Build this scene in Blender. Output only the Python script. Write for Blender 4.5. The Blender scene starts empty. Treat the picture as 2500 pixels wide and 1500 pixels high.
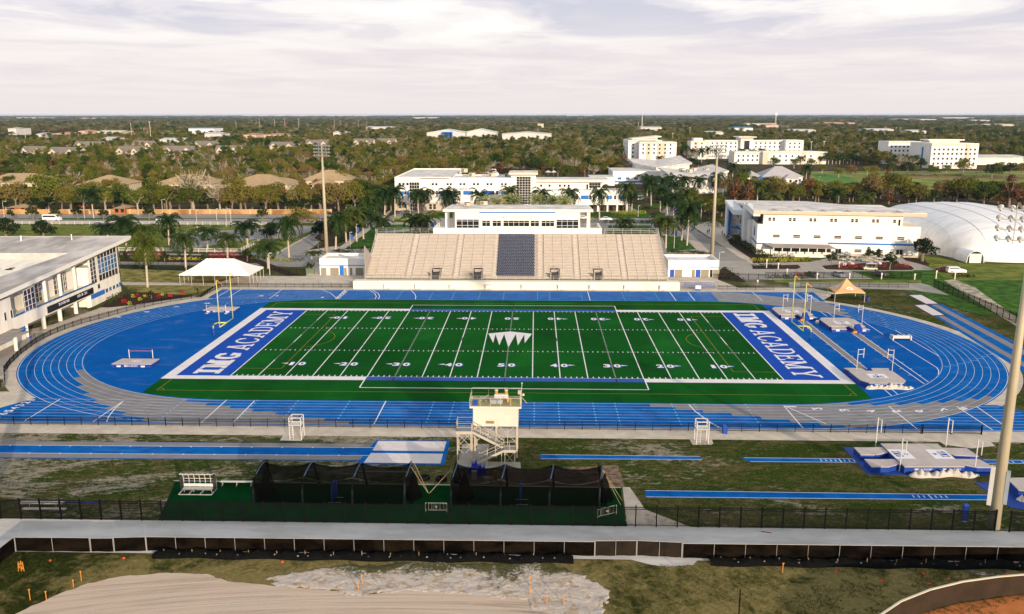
import bpy,math,random
import numpy as np
from mathutils import Vector,Matrix
random.seed(7); np.random.seed(7)
SC = bpy.context.scene; COL = SC.collection
CP = np.array([4.93673969,-158.972495,42.4675390]); YAW,PITCH,ROLL,FPX = -0.0277447915,0.222355905,-0.000717147,2080.40477
def _axes():
 cy,sy,cp,sp = math.cos(YAW),math.sin(YAW),math.cos(PITCH),math.sin(PITCH)
 f = np.array([sy*cp,cy*cp,-sp]); r = np.array([cy,-sy,0.0]); u = np.cross(r,f)
 cr,sr = math.cos(ROLL),math.sin(ROLL)
 return cr*r+sr*u,-sr*r+cr*u,f
AR,AU,AF = _axes()
cd = bpy.data.cameras.new('camera'); cam = bpy.data.objects.new('camera',cd); COL.objects.link(cam)
cam.matrix_world = Matrix(((AR[0],AU[0],-AF[0],CP[0]),(AR[1],AU[1],-AF[1],CP[1]),(AR[2],AU[2],-AF[2],CP[2]),(0,0,0,1)))
cd.sensor_width = 36; cd.lens = 36*FPX/2500; cd.clip_start = 0.5; cd.clip_end = 60000
SC.camera = cam
SC.render.resolution_x = 1024; SC.render.resolution_y = 614
def rayd(px,py): return AF+(px-1250)/FPX*AR-(py-750)/FPX*AU
def G(px,py,z=0.0):
 d = rayd(px,py); return CP+d*((z-CP[2])/d[2])
def Gxy(px,py,z=0.0):
 g = G(px,py,z); return (float(g[0]),float(g[1]))
def PXp(px,py,x0): d = rayd(px,py); return CP+d*((x0-CP[0])/d[0])
def PYp(px,py,y0): d = rayd(px,py); return CP+d*((y0-CP[1])/d[1])
def proj(X):
 d = np.asarray(X,float)-CP; zz = d@AF
 return 1250+FPX*(d@AR)/zz,750-FPX*(d@AU)/zz,zz
def HT(px,pyb,pyt):
 b = G(px,pyb); lo,hi = 0,90
 for _ in range(40):
  m = (lo+hi)/2
  if proj((b[0],b[1],m))[1] > pyt: lo = m
  else: hi = m
 return lo
K = 625/2473
CR = dict(C1=(0,250),C2=(625,250),C3=(1250,250),C4=(1875,250),D1=(0,525),D2=(625,475),D3=(1250,475),D4=(1875,475),
    E1=(0,750),E2=(625,750),E3=(1250,750),E4=(1875,700),F1=(0,1125),F2=(625,1125),F3=(1250,1125),F4=(1875,1050))
def q(cr,x,y):
 o = CR[cr]; k = 625/2061 if cr == 'F4' else K
 return (o[0]+x*k,o[1]+y*k)
def gq(cr,x,y,z=0.0): return Gxy(*q(cr,x,y),z)
SUN_EL = math.radians(12.0); SUN_DIR = Vector((0.447,-0.894,0)).normalized()   # horizontal direction towards the sun
W = bpy.data.worlds.new('World'); SC.world = W; W.use_nodes = True
nt = W.node_tree; N = nt.nodes; Lk = nt.links; N.clear()
def nn(t,**kw):
 n = N.new(t)
 for k_,v in kw.items(): setattr(n,k_,v)
 return n
def mth(op,a,b=None,c=None,tree=None):
 n = (tree or nt).nodes.new('ShaderNodeMath'); n.operation = op
 for i,v in enumerate((a,b,c)):
  if v is None: continue
  if isinstance(v,(int,float)): n.inputs[i].default_value = v
  else: (tree or nt).links.new(v,n.inputs[i])
 return n.outputs[0]
def ramp(tree,fac,stops,interp='EASE'):
 n = tree.nodes.new('ShaderNodeValToRGB'); n.color_ramp.interpolation = interp
 els = n.color_ramp.elements
 while len(els) > 1: els.remove(els[0])
 els[0].position = stops[0][0]; els[0].color = (*stops[0][1],1)
 for p_,c_ in stops[1:]:
  e = els.new(p_); e.color = (*c_,1)
 tree.links.new(fac,n.inputs[0]); return n.outputs[0]
def rgbmix(tree,fac,a,b,mode='MIX'):
 n = tree.nodes.new('ShaderNodeMix'); n.data_type = 'RGBA'; n.blend_type = mode
 for i,v in ((0,fac),(6,a),(7,b)):
  if isinstance(v,(int,float)): n.inputs[i].default_value = v
  elif isinstance(v,tuple): n.inputs[i].default_value = (*v,1)
  else: tree.links.new(v,n.inputs[i])
 return n.outputs[2]
sky = nn('ShaderNodeTexSky'); sky.sky_type = 'NISHITA'; sky.sun_disc = False
sky.sun_elevation = SUN_EL; sky.sun_rotation = math.atan2(SUN_DIR.x,SUN_DIR.y)
sky.air_density = 1.0; sky.dust_density = 2.0
tc = nn('ShaderNodeTexCoord'); sx = nn('ShaderNodeSeparateXYZ'); Lk.new(tc.outputs['Generated'],sx.inputs[0])
zc = mth('ADD',mth('MAXIMUM',sx.outputs[2],0.0),0.035)
cu = mth('DIVIDE',sx.outputs[0],zc); cv = mth('DIVIDE',sx.outputs[1],zc)
cb = nn('ShaderNodeCombineXYZ'); Lk.new(mth('MULTIPLY',cu,0.62),cb.inputs[0]); Lk.new(mth('ADD',mth('MULTIPLY',cv,0.52),4.3),cb.inputs[1])
n1 = nn('ShaderNodeTexNoise'); n1.inputs['Scale'].default_value = 1.0; n1.inputs['Detail'].default_value = 10; n1.inputs['Roughness'].default_value = 0.58
n1.inputs['Distortion'].default_value = 0.5
Lk.new(cb.outputs[0],n1.inputs['Vector'])
cb2 = nn('ShaderNodeCombineXYZ'); Lk.new(mth('ADD',mth('MULTIPLY',cu,0.10),3.1),cb2.inputs[0]); Lk.new(mth('MULTIPLY',cv,0.16),cb2.inputs[1])
n2 = nn('ShaderNodeTexNoise'); n2.inputs['Scale'].default_value = 1.0; n2.inputs['Detail'].default_value = 3; Lk.new(cb2.outputs[0],n2.inputs['Vector'])
cl = mth('ADD',mth('MULTIPLY',n1.outputs[0],0.6),mth('MULTIPLY',n2.outputs[0],0.4))
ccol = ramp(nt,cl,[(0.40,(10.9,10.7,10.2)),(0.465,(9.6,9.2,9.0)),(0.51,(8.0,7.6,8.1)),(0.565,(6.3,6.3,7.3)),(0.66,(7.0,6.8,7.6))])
hz = ramp(nt,sx.outputs[2],[(0.0,(1,1,1)),(0.055,(0.75,)*3),(0.12,(0,0,0))])
ccol = rgbmix(nt,hz,ccol,(8.5,7.75,7.8))
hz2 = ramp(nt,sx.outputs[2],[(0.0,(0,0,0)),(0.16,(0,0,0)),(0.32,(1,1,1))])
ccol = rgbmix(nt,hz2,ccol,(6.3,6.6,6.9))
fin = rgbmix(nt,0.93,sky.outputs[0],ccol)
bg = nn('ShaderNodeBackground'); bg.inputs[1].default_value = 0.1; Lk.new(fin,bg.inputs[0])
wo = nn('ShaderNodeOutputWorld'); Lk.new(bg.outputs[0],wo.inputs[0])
sl = bpy.data.lights.new('sun','SUN'); sl.energy = 5.0; sl.angle = math.radians(.8); sl.color = (1.0,0.81,0.60)
so = bpy.data.objects.new('sun',sl); COL.objects.link(so)
so.rotation_euler = Vector((SUN_DIR.x*math.cos(SUN_EL),SUN_DIR.y*math.cos(SUN_EL),math.sin(SUN_EL))).to_track_quat('Z','Y').to_euler()
SC.view_settings.view_transform = 'Standard'; SC.view_settings.look = 'None'; SC.view_settings.exposure = 0.12; SC.view_settings.gamma = 1.0
SC.cycles.max_bounces = 6; SC.cycles.transparent_max_bounces = 12
def newmat(name):
 m = bpy.data.materials.new(name); m.use_nodes = True
 t = m.node_tree; b = t.nodes['Principled BSDF']; return m,t,b
def noise(t,scale,detail=4,rough=.6,vec=None,dist=0):
 n = t.nodes.new('ShaderNodeTexNoise'); n.inputs['Scale'].default_value = scale; n.inputs['Detail'].default_value = detail
 n.inputs['Roughness'].default_value = rough; n.inputs['Distortion'].default_value = dist
 if vec is None:
  g = t.nodes.new('ShaderNodeTexCoord'); vec = g.outputs['Object']
 t.links.new(vec,n.inputs['Vector']); return n.outputs[0]
def setc(t,b,col): t.links.new(col,b.inputs['Base Color'])
def bump(t,b,fac,dist,strength=.5):
 n = t.nodes.new('ShaderNodeBump'); n.inputs['Distance'].default_value = dist; n.inputs['Strength'].default_value = strength
 t.links.new(fac,n.inputs['Height']); t.links.new(n.outputs[0],b.inputs['Normal'])
def stretch(t,sx_,sy_,sz_):
 g = t.nodes.new('ShaderNodeTexCoord'); m = t.nodes.new('ShaderNodeMapping'); m.inputs['Scale'].default_value = (sx_,sy_,sz_)
 t.links.new(g.outputs['Object'],m.inputs[0]); return m.outputs[0]
MATS = {}
def M(name,col,rough=.75,var=.12,scale=.6,metal=0,col2=None,spec=.3,bmp=0,sc3=None):
 if name in MATS: return MATS[name]
 m,t,b = newmat(name); b.inputs['Roughness'].default_value = rough; b.inputs['Metallic'].default_value = metal
 b.inputs['Specular IOR Level'].default_value = spec
 vec = stretch(t,*sc3) if sc3 else None
 f = noise(t,scale,6,.65,vec)
 lo = tuple(c*(1-var) for c in col); hi = tuple(min(1,c*(1+var)) for c in (col2 or col))
 setc(t,b,ramp(t,f,[(.33,lo),(.67,hi)]))
 if bmp: bump(t,b,f,bmp)
 MATS[name] = m; return m
class MB:
 def __init__(s): s.v = []; s.f = []; s.m = []; s.mi = 0; s.sm = False; s.xf = None
 def av(s,p):
  if s.xf: p = s.xf(p)
  s.v.append((float(p[0]),float(p[1]),float(p[2]))); return len(s.v)-1
 def face(s,pts):
  s.f.append([s.av(p) for p in pts]); s.m.append(s.mi); return s
 def box(s,x0,x1,y0,y1,z0,z1,skip=''):
  P = [(x0,y0,z0),(x1,y0,z0),(x1,y1,z0),(x0,y1,z0),(x0,y0,z1),(x1,y0,z1),(x1,y1,z1),(x0,y1,z1)]
  i = [s.av(p) for p in P]
  for k_,fc in (('b',(3,2,1,0)),('t',(4,5,6,7)),('f',(0,1,5,4)),('r',(1,2,6,5)),('k',(2,3,7,6)),('l',(3,0,4,7))):
   if k_ in skip: continue
   s.f.append([i[j] for j in fc]); s.m.append(s.mi)
  return s
 def prism(s,pts,z0,z1,bottom=True):
  n = len(pts); zz0 = z0 if hasattr(z0,'__len__') else [z0]*n; zz1 = z1 if hasattr(z1,'__len__') else [z1]*n
  a = [s.av((p[0],p[1],zz0[i])) for i,p in enumerate(pts)]; b = [s.av((p[0],p[1],zz1[i])) for i,p in enumerate(pts)]
  s.f.append(b); s.m.append(s.mi)
  if bottom: s.f.append(a[::-1]); s.m.append(s.mi)
  for i in range(n):
   j = (i+1) % n; s.f.append([a[i],a[j],b[j],b[i]]); s.m.append(s.mi)
  return s
 def sheet(s,pts,z): s.face([(p[0],p[1],z) for p in pts]); return s
 def bar(s,p0,p1,w,h=None):
  """square bar between two points"""
  h = h or w; p0 = Vector(p0); p1 = Vector(p1); d = (p1-p0)
  if d.length < 1e-6: return s
  d.normalize(); up = Vector((0,0,1)) if abs(d.z) < .95 else Vector((0,1,0))
  sd = d.cross(up).normalized()*w/2; uu = sd.cross(d).normalized()*h/2
  a = [s.av(p0+x) for x in (sd+uu,-sd+uu,-sd-uu,sd-uu)]; b = [s.av(p1+x) for x in (sd+uu,-sd+uu,-sd-uu,sd-uu)]
  s.f += [a,b[::-1]]; s.m += [s.mi]*2
  for i in range(4):
   j = (i+1) % 4; s.f.append([a[j],a[i],b[i],b[j]]); s.m.append(s.mi)
  return s
 def tube(s,pts,r,n=8,cap=True):
  rs = r if hasattr(r,'__len__') else [r]*len(pts); pts = [Vector(p) for p in pts]; rings = []
  for i,p in enumerate(pts):
   d = (pts[min(i+1,len(pts)-1)]-pts[max(i-1,0)]).normalized()
   up = Vector((0,0,1)) if abs(d.z) < .9 else Vector((1,0,0))
   a = d.cross(up).normalized(); b = a.cross(d).normalized()
   rings.append([s.av(p+(a*math.cos(2*math.pi*k_/n)+b*math.sin(2*math.pi*k_/n))*rs[i]) for k_ in range(n)])
  for i in range(len(rings)-1):
   for k_ in range(n):
    k2 = (k_+1) % n; s.f.append([rings[i][k2],rings[i][k_],rings[i+1][k_],rings[i+1][k2]]); s.m.append(s.mi)
  if cap: s.f += [rings[0],rings[-1][::-1]]; s.m += [s.mi]*2
  return s
 def lathe(s,prof,c=(0,0,0),n=16,ax=None):
  """prof: (r,z) list; optional axis frame (a,b,d)"""
  a,b,d = ax or (Vector((1,0,0)),Vector((0,1,0)),Vector((0,0,1))); c = Vector(c); rings = []
  for r_,z in prof:
   rings.append([s.av(c+d*z+(a*math.cos(2*math.pi*k_/n)+b*math.sin(2*math.pi*k_/n))*max(r_,1e-4)) for k_ in range(n)])
  for i in range(len(rings)-1):
   for k_ in range(n):
    k2 = (k_+1) % n; s.f.append([rings[i][k_],rings[i][k2],rings[i+1][k2],rings[i+1][k_]]); s.m.append(s.mi)
  return s
 def grid(s,fn,nu,nv):
  ids = [[s.av(fn(i/nu,j/nv)) for j in range(nv+1)] for i in range(nu+1)]
  for i in range(nu):
   for j in range(nv): s.f.append([ids[i][j],ids[i+1][j],ids[i+1][j+1],ids[i][j+1]]); s.m.append(s.mi)
  return s
 def build(s,name,mats,parent=None,smooth=None,loc=None):
  me = bpy.data.meshes.new(name)
  off = Vector((0,0,0))
  if parent is not None and s.xf is None and not getattr(s,'local',False):
   p_ = parent
   while p_ is not None: off += p_.location; p_ = p_.parent
  if loc is not None: off = Vector(loc)
  v = np.array(s.v,dtype=np.float64).reshape(-1,3)-np.array(off)
  me.from_pydata(v.tolist(),[],s.f)
  mats = mats if isinstance(mats,(list,tuple)) else [mats]
  for m_ in mats: me.materials.append(m_)
  if len(mats) > 1: me.polygons.foreach_set('material_index',[min(i,len(mats)-1) for i in s.m])
  if smooth is not None:
   me.polygons.foreach_set('use_smooth',[True]*len(me.polygons))
   if smooth < 180:
    try: me.set_sharp_from_angle(angle=math.radians(smooth))
    except Exception: pass
  me.update()
  o = bpy.data.objects.new(name,me); COL.objects.link(o)
  if parent is not None: o.parent = parent
  if loc is not None and parent is None: o.location = off
  return o
def tag(o,label=None,cat=None,group=None,kind=None):
 if label: o['label'] = label
 if cat: o['category'] = cat
 if group: o['group'] = group
 if kind: o['kind'] = kind
 return o
def thing(name,label,cat,loc=(0,0,0),rz=0,group=None):
 o = bpy.data.objects.new(name,None); COL.objects.link(o); o.empty_display_size = .5
 o.location = loc; o.rotation_euler = (0,0,rz); return tag(o,label,cat,group)
def kids(o): return [c for c in bpy.data.objects if c.parent == o]
KID = {}
def dup(root,loc,rz=0,label=None,scale=None,group=None):
 if root.name not in KID: KID[root.name] = [(c,kids(c)) for c in kids(root)]
 r_ = root.copy(); COL.objects.link(r_); r_.location = loc; r_.rotation_euler = (0,0,rz)
 if scale: r_.scale = (scale,)*3 if not hasattr(scale,'__len__') else scale
 if label: r_['label'] = label
 if group: r_['group'] = group
 for ch,gs in KID[root.name]:
  c_ = ch.copy(); COL.objects.link(c_); c_.parent = r_
  for g_ in gs:
   d_ = g_.copy(); COL.objects.link(d_); d_.parent = c_
 return r_
def BX(name,mat,parent,*bx,lo=0):
 m = MB(); m.local = bool(lo); m.box(*bx); return m.build(name,mat,parent)
def TB(name,mat,parent,pts,r,n=8,sm=None):
 m = MB(); m.tube(pts,r,n); return m.build(name,mat,parent,sm)
def struct(mb,name,mats,parent=None,smooth=None):
 o = mb.build(name,mats,parent,smooth)
 if parent is None: o['kind'] = 'structure'
 return o
_gl = {}
def text2d(txt,off=0.0):
 key = (txt,off)
 if key in _gl: return _gl[key]
 cu_ = bpy.data.curves.new('t','FONT'); cu_.body = txt; cu_.offset = off; cu_.resolution_u = 4
 o = bpy.data.objects.new('t',cu_); COL.objects.link(o)
 dg = bpy.context.evaluated_depsgraph_get(); me = bpy.data.meshes.new_from_object(o.evaluated_get(dg))
 V = np.array([v.co[:2] for v in me.vertices]); F = [list(p.vertices) for p in me.polygons]
 bpy.data.objects.remove(o); bpy.data.curves.remove(cu_); bpy.data.meshes.remove(me)
 V = (V-V.min(0))/(V.max(0)-V.min(0)); _gl[key] = (V,F); return V,F
def put_text(mb,txt,org,ux,uy,off=0.0):
 """text filling the box org + [0,1]ux + [0,1]uy"""
 V,F = text2d(txt,off); o = np.array(org,float); ux = np.array(ux,float); uy = np.array(uy,float)
 if txt == '1' and np.linalg.norm(ux) > .75: o = o+ux*.28; ux = ux*.44
 ids = [mb.av(o+v[0]*ux+v[1]*uy) for v in V]
 for f_ in F: mb.f.append([ids[i] for i in f_]); mb.m.append(mb.mi)
def _slab(ch,t):
 h = t*.62; sr = .16
 def V_(x): return ('q',x-t/2,x+t/2,0,1,0)
 def S(x,y,w=None): w = w or (t/2+sr); return ('q',x-w,x+w,(0 if y == 0 else 1-h),(h if y == 0 else 1),0)
 def Dg(x0,x1,y0,y1,tt=None): return ('d',x0,x1,y0,y1,tt or t*1.05)
 if ch == 'I': x = t/2+sr; return 2*x,[V_(x),S(x,0),S(x,1)]
 if ch == 'M':
  a = t/2+.12; b = 1.15-a; m_ = (a+b)/2
  return 1.15,[V_(a),V_(b),S(a,0),S(b,0),('q',a-t/2-.12,a+t/2,1-h,1,0),('q',b-t/2,b+t/2+.12,1-h,1,0),Dg(a,m_,1,.08),Dg(b,m_,1,.08)]
 if ch == 'A': return 1.0,[Dg(.16,.5,0,1),Dg(.84,.5,0,1),('q',.28,.72,.26,.26+h,0),('q',.0,.36,0,h,0),('q',.64,1.0,0,h,0),('q',.36,.62,1-h,1,0)]
 if ch == 'D': return .88,[V_(t/2+.12),('q',0,.45,0,h,0),('q',0,.45,1-h,1,0),('rR',.42,.5,.46,.5,t,h)]
 if ch == 'E': return .8,[V_(t/2+.12),('q',0,.78,0,h,0),('q',0,.74,1-h,1,0),('q',.12,.58,.5-h/2,.5+h/2,0),('q',.78-t*.7,.78,0,.28,0),('q',.74-t*.7,.74,.74,1,0),('q',.58-t*.5,.58,.36,.64,0)]
 if ch == 'F': return .78,[V_(t/2+.12),('q',0,t+.24,0,h,0),('q',0,.76,1-h,1,0),('q',.12,.58,.48-h/2,.48+h/2,0),('q',.76-t*.7,.76,.72,1,0),('q',.58-t*.5,.58,.34,.62,0)]
 if ch == 'L': return .76,[V_(t/2+.12),('q',0,.76,0,h,0),('q',0,t+.24,1-h,1,0),('q',.76-t*.7,.76,0,.3,0)]
 if ch == 'N': return 1.0,[V_(t/2+.1),V_(.9-t/2),('q',0,t+.2,0,h,0),('q',0,t*.9+.1,1-h,1,0),('q',.8-t,1.0,1-h,1,0),Dg(t/2+.1,.9-t/2,1,0)]
 if ch == 'T': return .86,[V_(.43),('q',.26,.60,0,h,0),('q',0,.86,1-h,1,0),('q',0,t*.6,.72,1,0),('q',.86-t*.6,.86,.72,1,0)]
 if ch == 'R': return .95,[V_(t/2+.12),('q',0,t+.24,0,h,0),('q',0,.45,1-h,1,0),('q',.2,.5,.45,.45+h,0),('rP',.42,.725,.36,.275,t,h),('d',.45,.78,.5,0,t*1.05),('q',.66,.95,0,h,0)]
 if ch == 'Y': return 1.0,[('q',.5-t/2,.5+t/2,0,.5,0),('q',.3,.7,0,h,0),Dg(.5,.15,.4,1),Dg(.5,.85,.4,1),('q',0,.34,1-h,1,0),('q',.66,1,1-h,1,0)]
 if ch == 'C': return .88,[('rC',.46,.5,.46,.5,t,h),('q',.84-t*.6,.84,.66,.96,0)]
 if ch == 'G': return .95,[('rC',.48,.5,.48,.5,t,h),('q',.84-t*.6,.84,.66,.96,0),('q',.9-t-.02,.9,.08,.46,0),('q',.52,.95,.46-h*.9,.46,0)]
 return .4,[]
def _in(st,x,y):
 k_ = st[0]
 if k_ == 'q': return (x >= st[1]) & (x <= st[2]) & (y >= st[3]) & (y <= st[4])
 if k_ == 'd':
  _,x0,x1,y0,y1,t = st; lo,hi = min(y0,y1),max(y0,y1); u_ = (y-y0)/(y1-y0); xc = x0+(x1-x0)*u_
  return (y >= lo) & (y <= hi) & (np.abs(x-xc) <= t/2)
 _,cx,cy,rx,ry,t,h = st
 outer = ((x-cx)/rx)**2+((y-cy)/ry)**2 <= 1; inner = ((x-cx)/max(rx-t,.01))**2+((y-cy)/max(ry-h,.01))**2 < 1
 ring = outer & ~inner
 if k_ in ('rR','rP'): return ring & (x >= cx)
 return ring & ~((x > cx+rx*.25) & (np.abs(y-cy) < ry*.42))
def slab_runs(txt,t=.2,gap=.12,res=44,bold=None):
 """horizontal runs (x0,x1,y0,y1) that fill the letters, height 1; returns runs,total width"""
 out = []; X = 0
 for ci,ch in enumerate(txt):
  if ch == ' ': X += .32; continue
  tt = bold if (bold and ci < 3) else t
  w,sts = _slab(ch,tt); nx = max(2,int(w*res*1.15)); xs = (np.arange(nx)+.5)*w/nx; ys = (np.arange(res)+.5)/res
  XX,YY = np.meshgrid(xs,ys); I = np.zeros_like(XX,bool)
  for s_ in sts: I |= _in(s_,XX,YY)
  for r_ in range(res):
   row = I[r_]; k_ = 0
   while k_ < nx:
    if row[k_]:
     e = k_
     while e+1 < nx and row[e+1]: e += 1
     out.append((X+k_*w/nx,X+(e+1)*w/nx,r_/res,(r_+1)/res)); k_ = e+1
    else: k_ += 1
  X += w+gap
 return out,X-gap
def put_slab(mb,txt,org,ux,uy,**kw):
 runs,Wt = slab_runs(txt,**kw); o = np.array(org,float); ux = np.array(ux,float)/Wt; uy = np.array(uy,float)
 for x0,x1,y0,y1 in runs:
  mb.face([o+x0*ux+y0*uy,o+x1*ux+y0*uy,o+x1*ux+y1*uy,o+x0*ux+y1*uy])

# ================================================================ ground, track and field
TC0 = -0.4; CX = 42.2; RI = 36.45; LW = 1.225; RO = RI+8*LW   # track centre line y, bend centre x, inner radius, lane width
def groundmat():
 m,t,b = newmat('ground'); b.inputs['Roughness'].default_value = 1; b.inputs['Specular IOR Level'].default_value = .0
 f1 = noise(t,.045,8,.62,dist=.4); f2 = noise(t,.9,6,.7); f3 = noise(t,.008,3,.5)
 veg = ramp(t,f2,[(.3,(.030,.045,.012)),(.5,(.075,.085,.026)),(.7,(.13,.115,.055))])
 dirt = ramp(t,f2,[(.3,(.16,.13,.095)),(.7,(.34,.29,.23))])
 c = rgbmix(t,ramp(t,f1,[(.52,(0,0,0)),(.60,(.9,)*3)],'LINEAR'),veg,dirt); setc(t,b,c); return m
def foregrass():
 """worn infield grass: dark tufts, straw and bare sandy earth"""
 m,t,b = newmat('worn_grass'); b.inputs['Roughness'].default_value = 1; b.inputs['Specular IOR Level'].default_value = .0
 s = stretch(t,.55,1.1,1)
 f1 = noise(t,.16,7,.72,s,.6); f2 = noise(t,1.5,7,.78,s,.4); f3 = noise(t,6,4,.7,s)
 green = ramp(t,f3,[(.30,(.008,.016,.003)),(.5,(.030,.055,.008)),(.72,(.11,.11,.035))])
 straw = ramp(t,f3,[(.30,(.050,.040,.014)),(.5,(.115,.095,.040)),(.72,(.24,.19,.10))])
 bare = ramp(t,f3,[(.25,(.15,.125,.09)),(.5,(.29,.25,.195)),(.75,(.46,.41,.34))])
 k1 = ramp(t,mth('ADD',mth('MULTIPLY',f1,.5,tree=t),mth('MULTIPLY',f2,.5,tree=t),tree=t),[(.47,(0,)*3),(.57,(1,)*3)],'LINEAR')
 c = rgbmix(t,k1,green,straw)
 f4 = noise(t,.07,6,.7,s,1.0)
 g = t.nodes.new('ShaderNodeTexCoord'); sp = t.nodes.new('ShaderNodeSeparateXYZ'); t.links.new(g.outputs['Object'],sp.inputs[0])
 w = mth('MULTIPLY',mth('SUBTRACT',-4.0,sp.outputs[0],tree=t),.0045,tree=t)
 w = mth('MINIMUM',mth('MAXIMUM',w,-.03,tree=t),.022,tree=t)
 v = mth('ADD',mth('ADD',mth('MULTIPLY',f4,.6,tree=t),mth('MULTIPLY',f2,.4,tree=t),tree=t),w,tree=t)
 k2 = ramp(t,v,[(.52,(0,)*3),(.575,(.95,)*3)],'LINEAR')
 c = rgbmix(t,k2,c,bare); setc(t,b,c); bump(t,b,f2,.25,.7); return m
def sandmat():
 m,t,b = newmat('sand'); b.inputs['Roughness'].default_value = 1; b.inputs['Specular IOR Level'].default_value = .0
 g = t.nodes.new('ShaderNodeTexCoord'); sp = t.nodes.new('ShaderNodeSeparateXYZ'); t.links.new(g.outputs['Object'],sp.inputs[0]); MM = lambda *a: mth(*a,tree=t)
 dx = MM('MULTIPLY',MM('ADD',sp.outputs[0],6.0),.33); dy = MM('ADD',sp.outputs[1],103.0); rr = MM('SQRT',MM('ADD',MM('MULTIPLY',dx,dx),MM('MULTIPLY',dy,dy))); an = MM('ARCTAN2',dx,dy)
 cx_ = t.nodes.new('ShaderNodeCombineXYZ'); t.links.new(MM('MULTIPLY',rr,1.15),cx_.inputs[0]); t.links.new(MM('MULTIPLY',an,1.1),cx_.inputs[1]); f1 = noise(t,1.5,8,.72,cx_.outputs[0],.5); f2 = noise(t,3.0,5,.7); f3 = noise(t,.12,4,.6)
 a = ramp(t,f1,[(.33,(.25,.19,.14)),(.43,(.46,.36,.28)),(.52,(.58,.46,.37)),(.66,(.55,.45,.37))])
 c = rgbmix(t,ramp(t,f2,[(.3,(0,)*3),(.72,(.35,)*3)]),a,(.40,.33,.27)); c = rgbmix(t,ramp(t,f3,[(.4,(0,)*3),(.6,(.4,)*3)]),c,(.58,.44,.34))
 setc(t,b,c); bump(t,b,f1,.12,.8); return m
def pale_sand():
 m,t,b = newmat('disturbed_sand'); b.inputs['Roughness'].default_value = 1; b.inputs['Specular IOR Level'].default_value = .0
 f1 = noise(t,.9,9,.78,dist=.7); f2 = noise(t,3.2,8,.82); f3 = noise(t,.22,4,.6,dist=.5)
 a = ramp(t,f1,[(.3,(.22,.19,.16)),(.42,(.46,.36,.27)),(.52,(.62,.54,.48)),(.62,(.48,.46,.46)),(.72,(.58,.45,.30))])
 veg = ramp(t,f2,[(.3,(.012,.022,.006)),(.55,(.10,.095,.04)),(.75,(.35,.30,.2))])
 v = mth('ADD',mth('MULTIPLY',f3,.5,tree=t),mth('MULTIPLY',f2,.5,tree=t),tree=t)
 g = t.nodes.new('ShaderNodeTexCoord'); sp = t.nodes.new('ShaderNodeSeparateXYZ'); t.links.new(g.outputs['Object'],sp.inputs[0])
 v = mth('ADD',v,mth('MULTIPLY',mth('ADD',sp.outputs[1],86.3,tree=t),.035,tree=t),tree=t)
 c = rgbmix(t,ramp(t,v,[(.50,(0,)*3),(.56,(1,)*3)],'LINEAR'),a,veg); setc(t,b,c); bump(t,b,f1,.35,1); return m
def drygrass():
 m,t,b = newmat('dry_grass'); b.inputs['Roughness'].default_value = 1; b.inputs['Specular IOR Level'].default_value = .0
 f1 = noise(t,.16,6,.7,dist=.6); f2 = noise(t,2.2,8,.8); f3 = noise(t,.6,5,.7,dist=.8)
 a = ramp(t,f2,[(.28,(.085,.068,.018)),(.5,(.20,.160,.060)),(.72,(.38,.30,.16))])
 d = ramp(t,f2,[(.3,(.006,.010,.002)),(.6,(.035,.042,.010)),(.8,(.09,.08,.03))])
 g = t.nodes.new('ShaderNodeTexCoord'); sp = t.nodes.new('ShaderNodeSeparateXYZ'); t.links.new(g.outputs['Object'],sp.inputs[0])
 k_ = mth('ADD',mth('ADD',mth('MULTIPLY',f1,.65,tree=t),mth('MULTIPLY',f3,.35,tree=t),tree=t),mth('MINIMUM',mth('MULTIPLY',mth('ADD',sp.outputs[0],26.0,tree=t),.006,tree=t),.0,tree=t),tree=t)
 c = rgbmix(t,ramp(t,k_,[(.36,(1,)*3),(.52,(0,)*3)]),a,d); setc(t,b,c); bump(t,b,f2,.2,.8); return m
GM = groundmat(); FG = foregrass(); SAND = sandmat(); PSAND = pale_sand(); DRYG = drygrass()
LAWN = M('lawn',(.105,.15,.018),1,.3,.25,col2=(.15,.165,.030),spec=.1)
LAWNY = M('dry_lawn',(.14,.145,.022),1,.4,.3,col2=(.23,.19,.062),spec=.1)
LAWNG = M('green_lawn',(.022,.085,.008),1,.35,.4,col2=(.05,.12,.012),spec=.1)
CONC = M('concrete',(.50,.435,.365),.9,.06,.45,spec=.05,col2=(.57,.50,.42)); CONC2 = M('grey_concrete',(.37,.34,.31),.9,.09,.4,spec=.05)
ASPH = M('asphalt',(.50,.475,.46),.9,.08,.3,spec=.03,col2=(.60,.575,.555),sc3=(.35,1,1)); ROADM = M('road',(.29,.275,.265),.9,.10,.3,spec=.05)
BLUE = M('track_blue',(.0006,.100,.385),.8,.10,.35,spec=.015,col2=(.0012,.120,.43))
def worn(m,sc3=None):
 """scuffs and pale dust over a coated surface"""
 t = m.node_tree; b = t.nodes['Principled BSDF']; src = b.inputs['Base Color'].links[0].from_socket
 f = noise(t,.35,8,.75,stretch(t,*(sc3 or (.5,1,1))),.6); c = rgbmix(t,ramp(t,f,[(.50,(0,)*3),(.72,(.16,)*3)]),src,(.30,.34,.44)); t.links.new(c,b.inputs['Base Color'])
BLUED = M('blue_infield',(.0004,.092,.38),.8,.07,.2,spec=.01)
worn(BLUE); worn(BLUED)
GREYT = M('track_grey',(.205,.190,.195),.7,.10,.5,spec=.3)
WHITE = M('white_line',(.78,.76,.78),.7,.05,.6)
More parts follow.
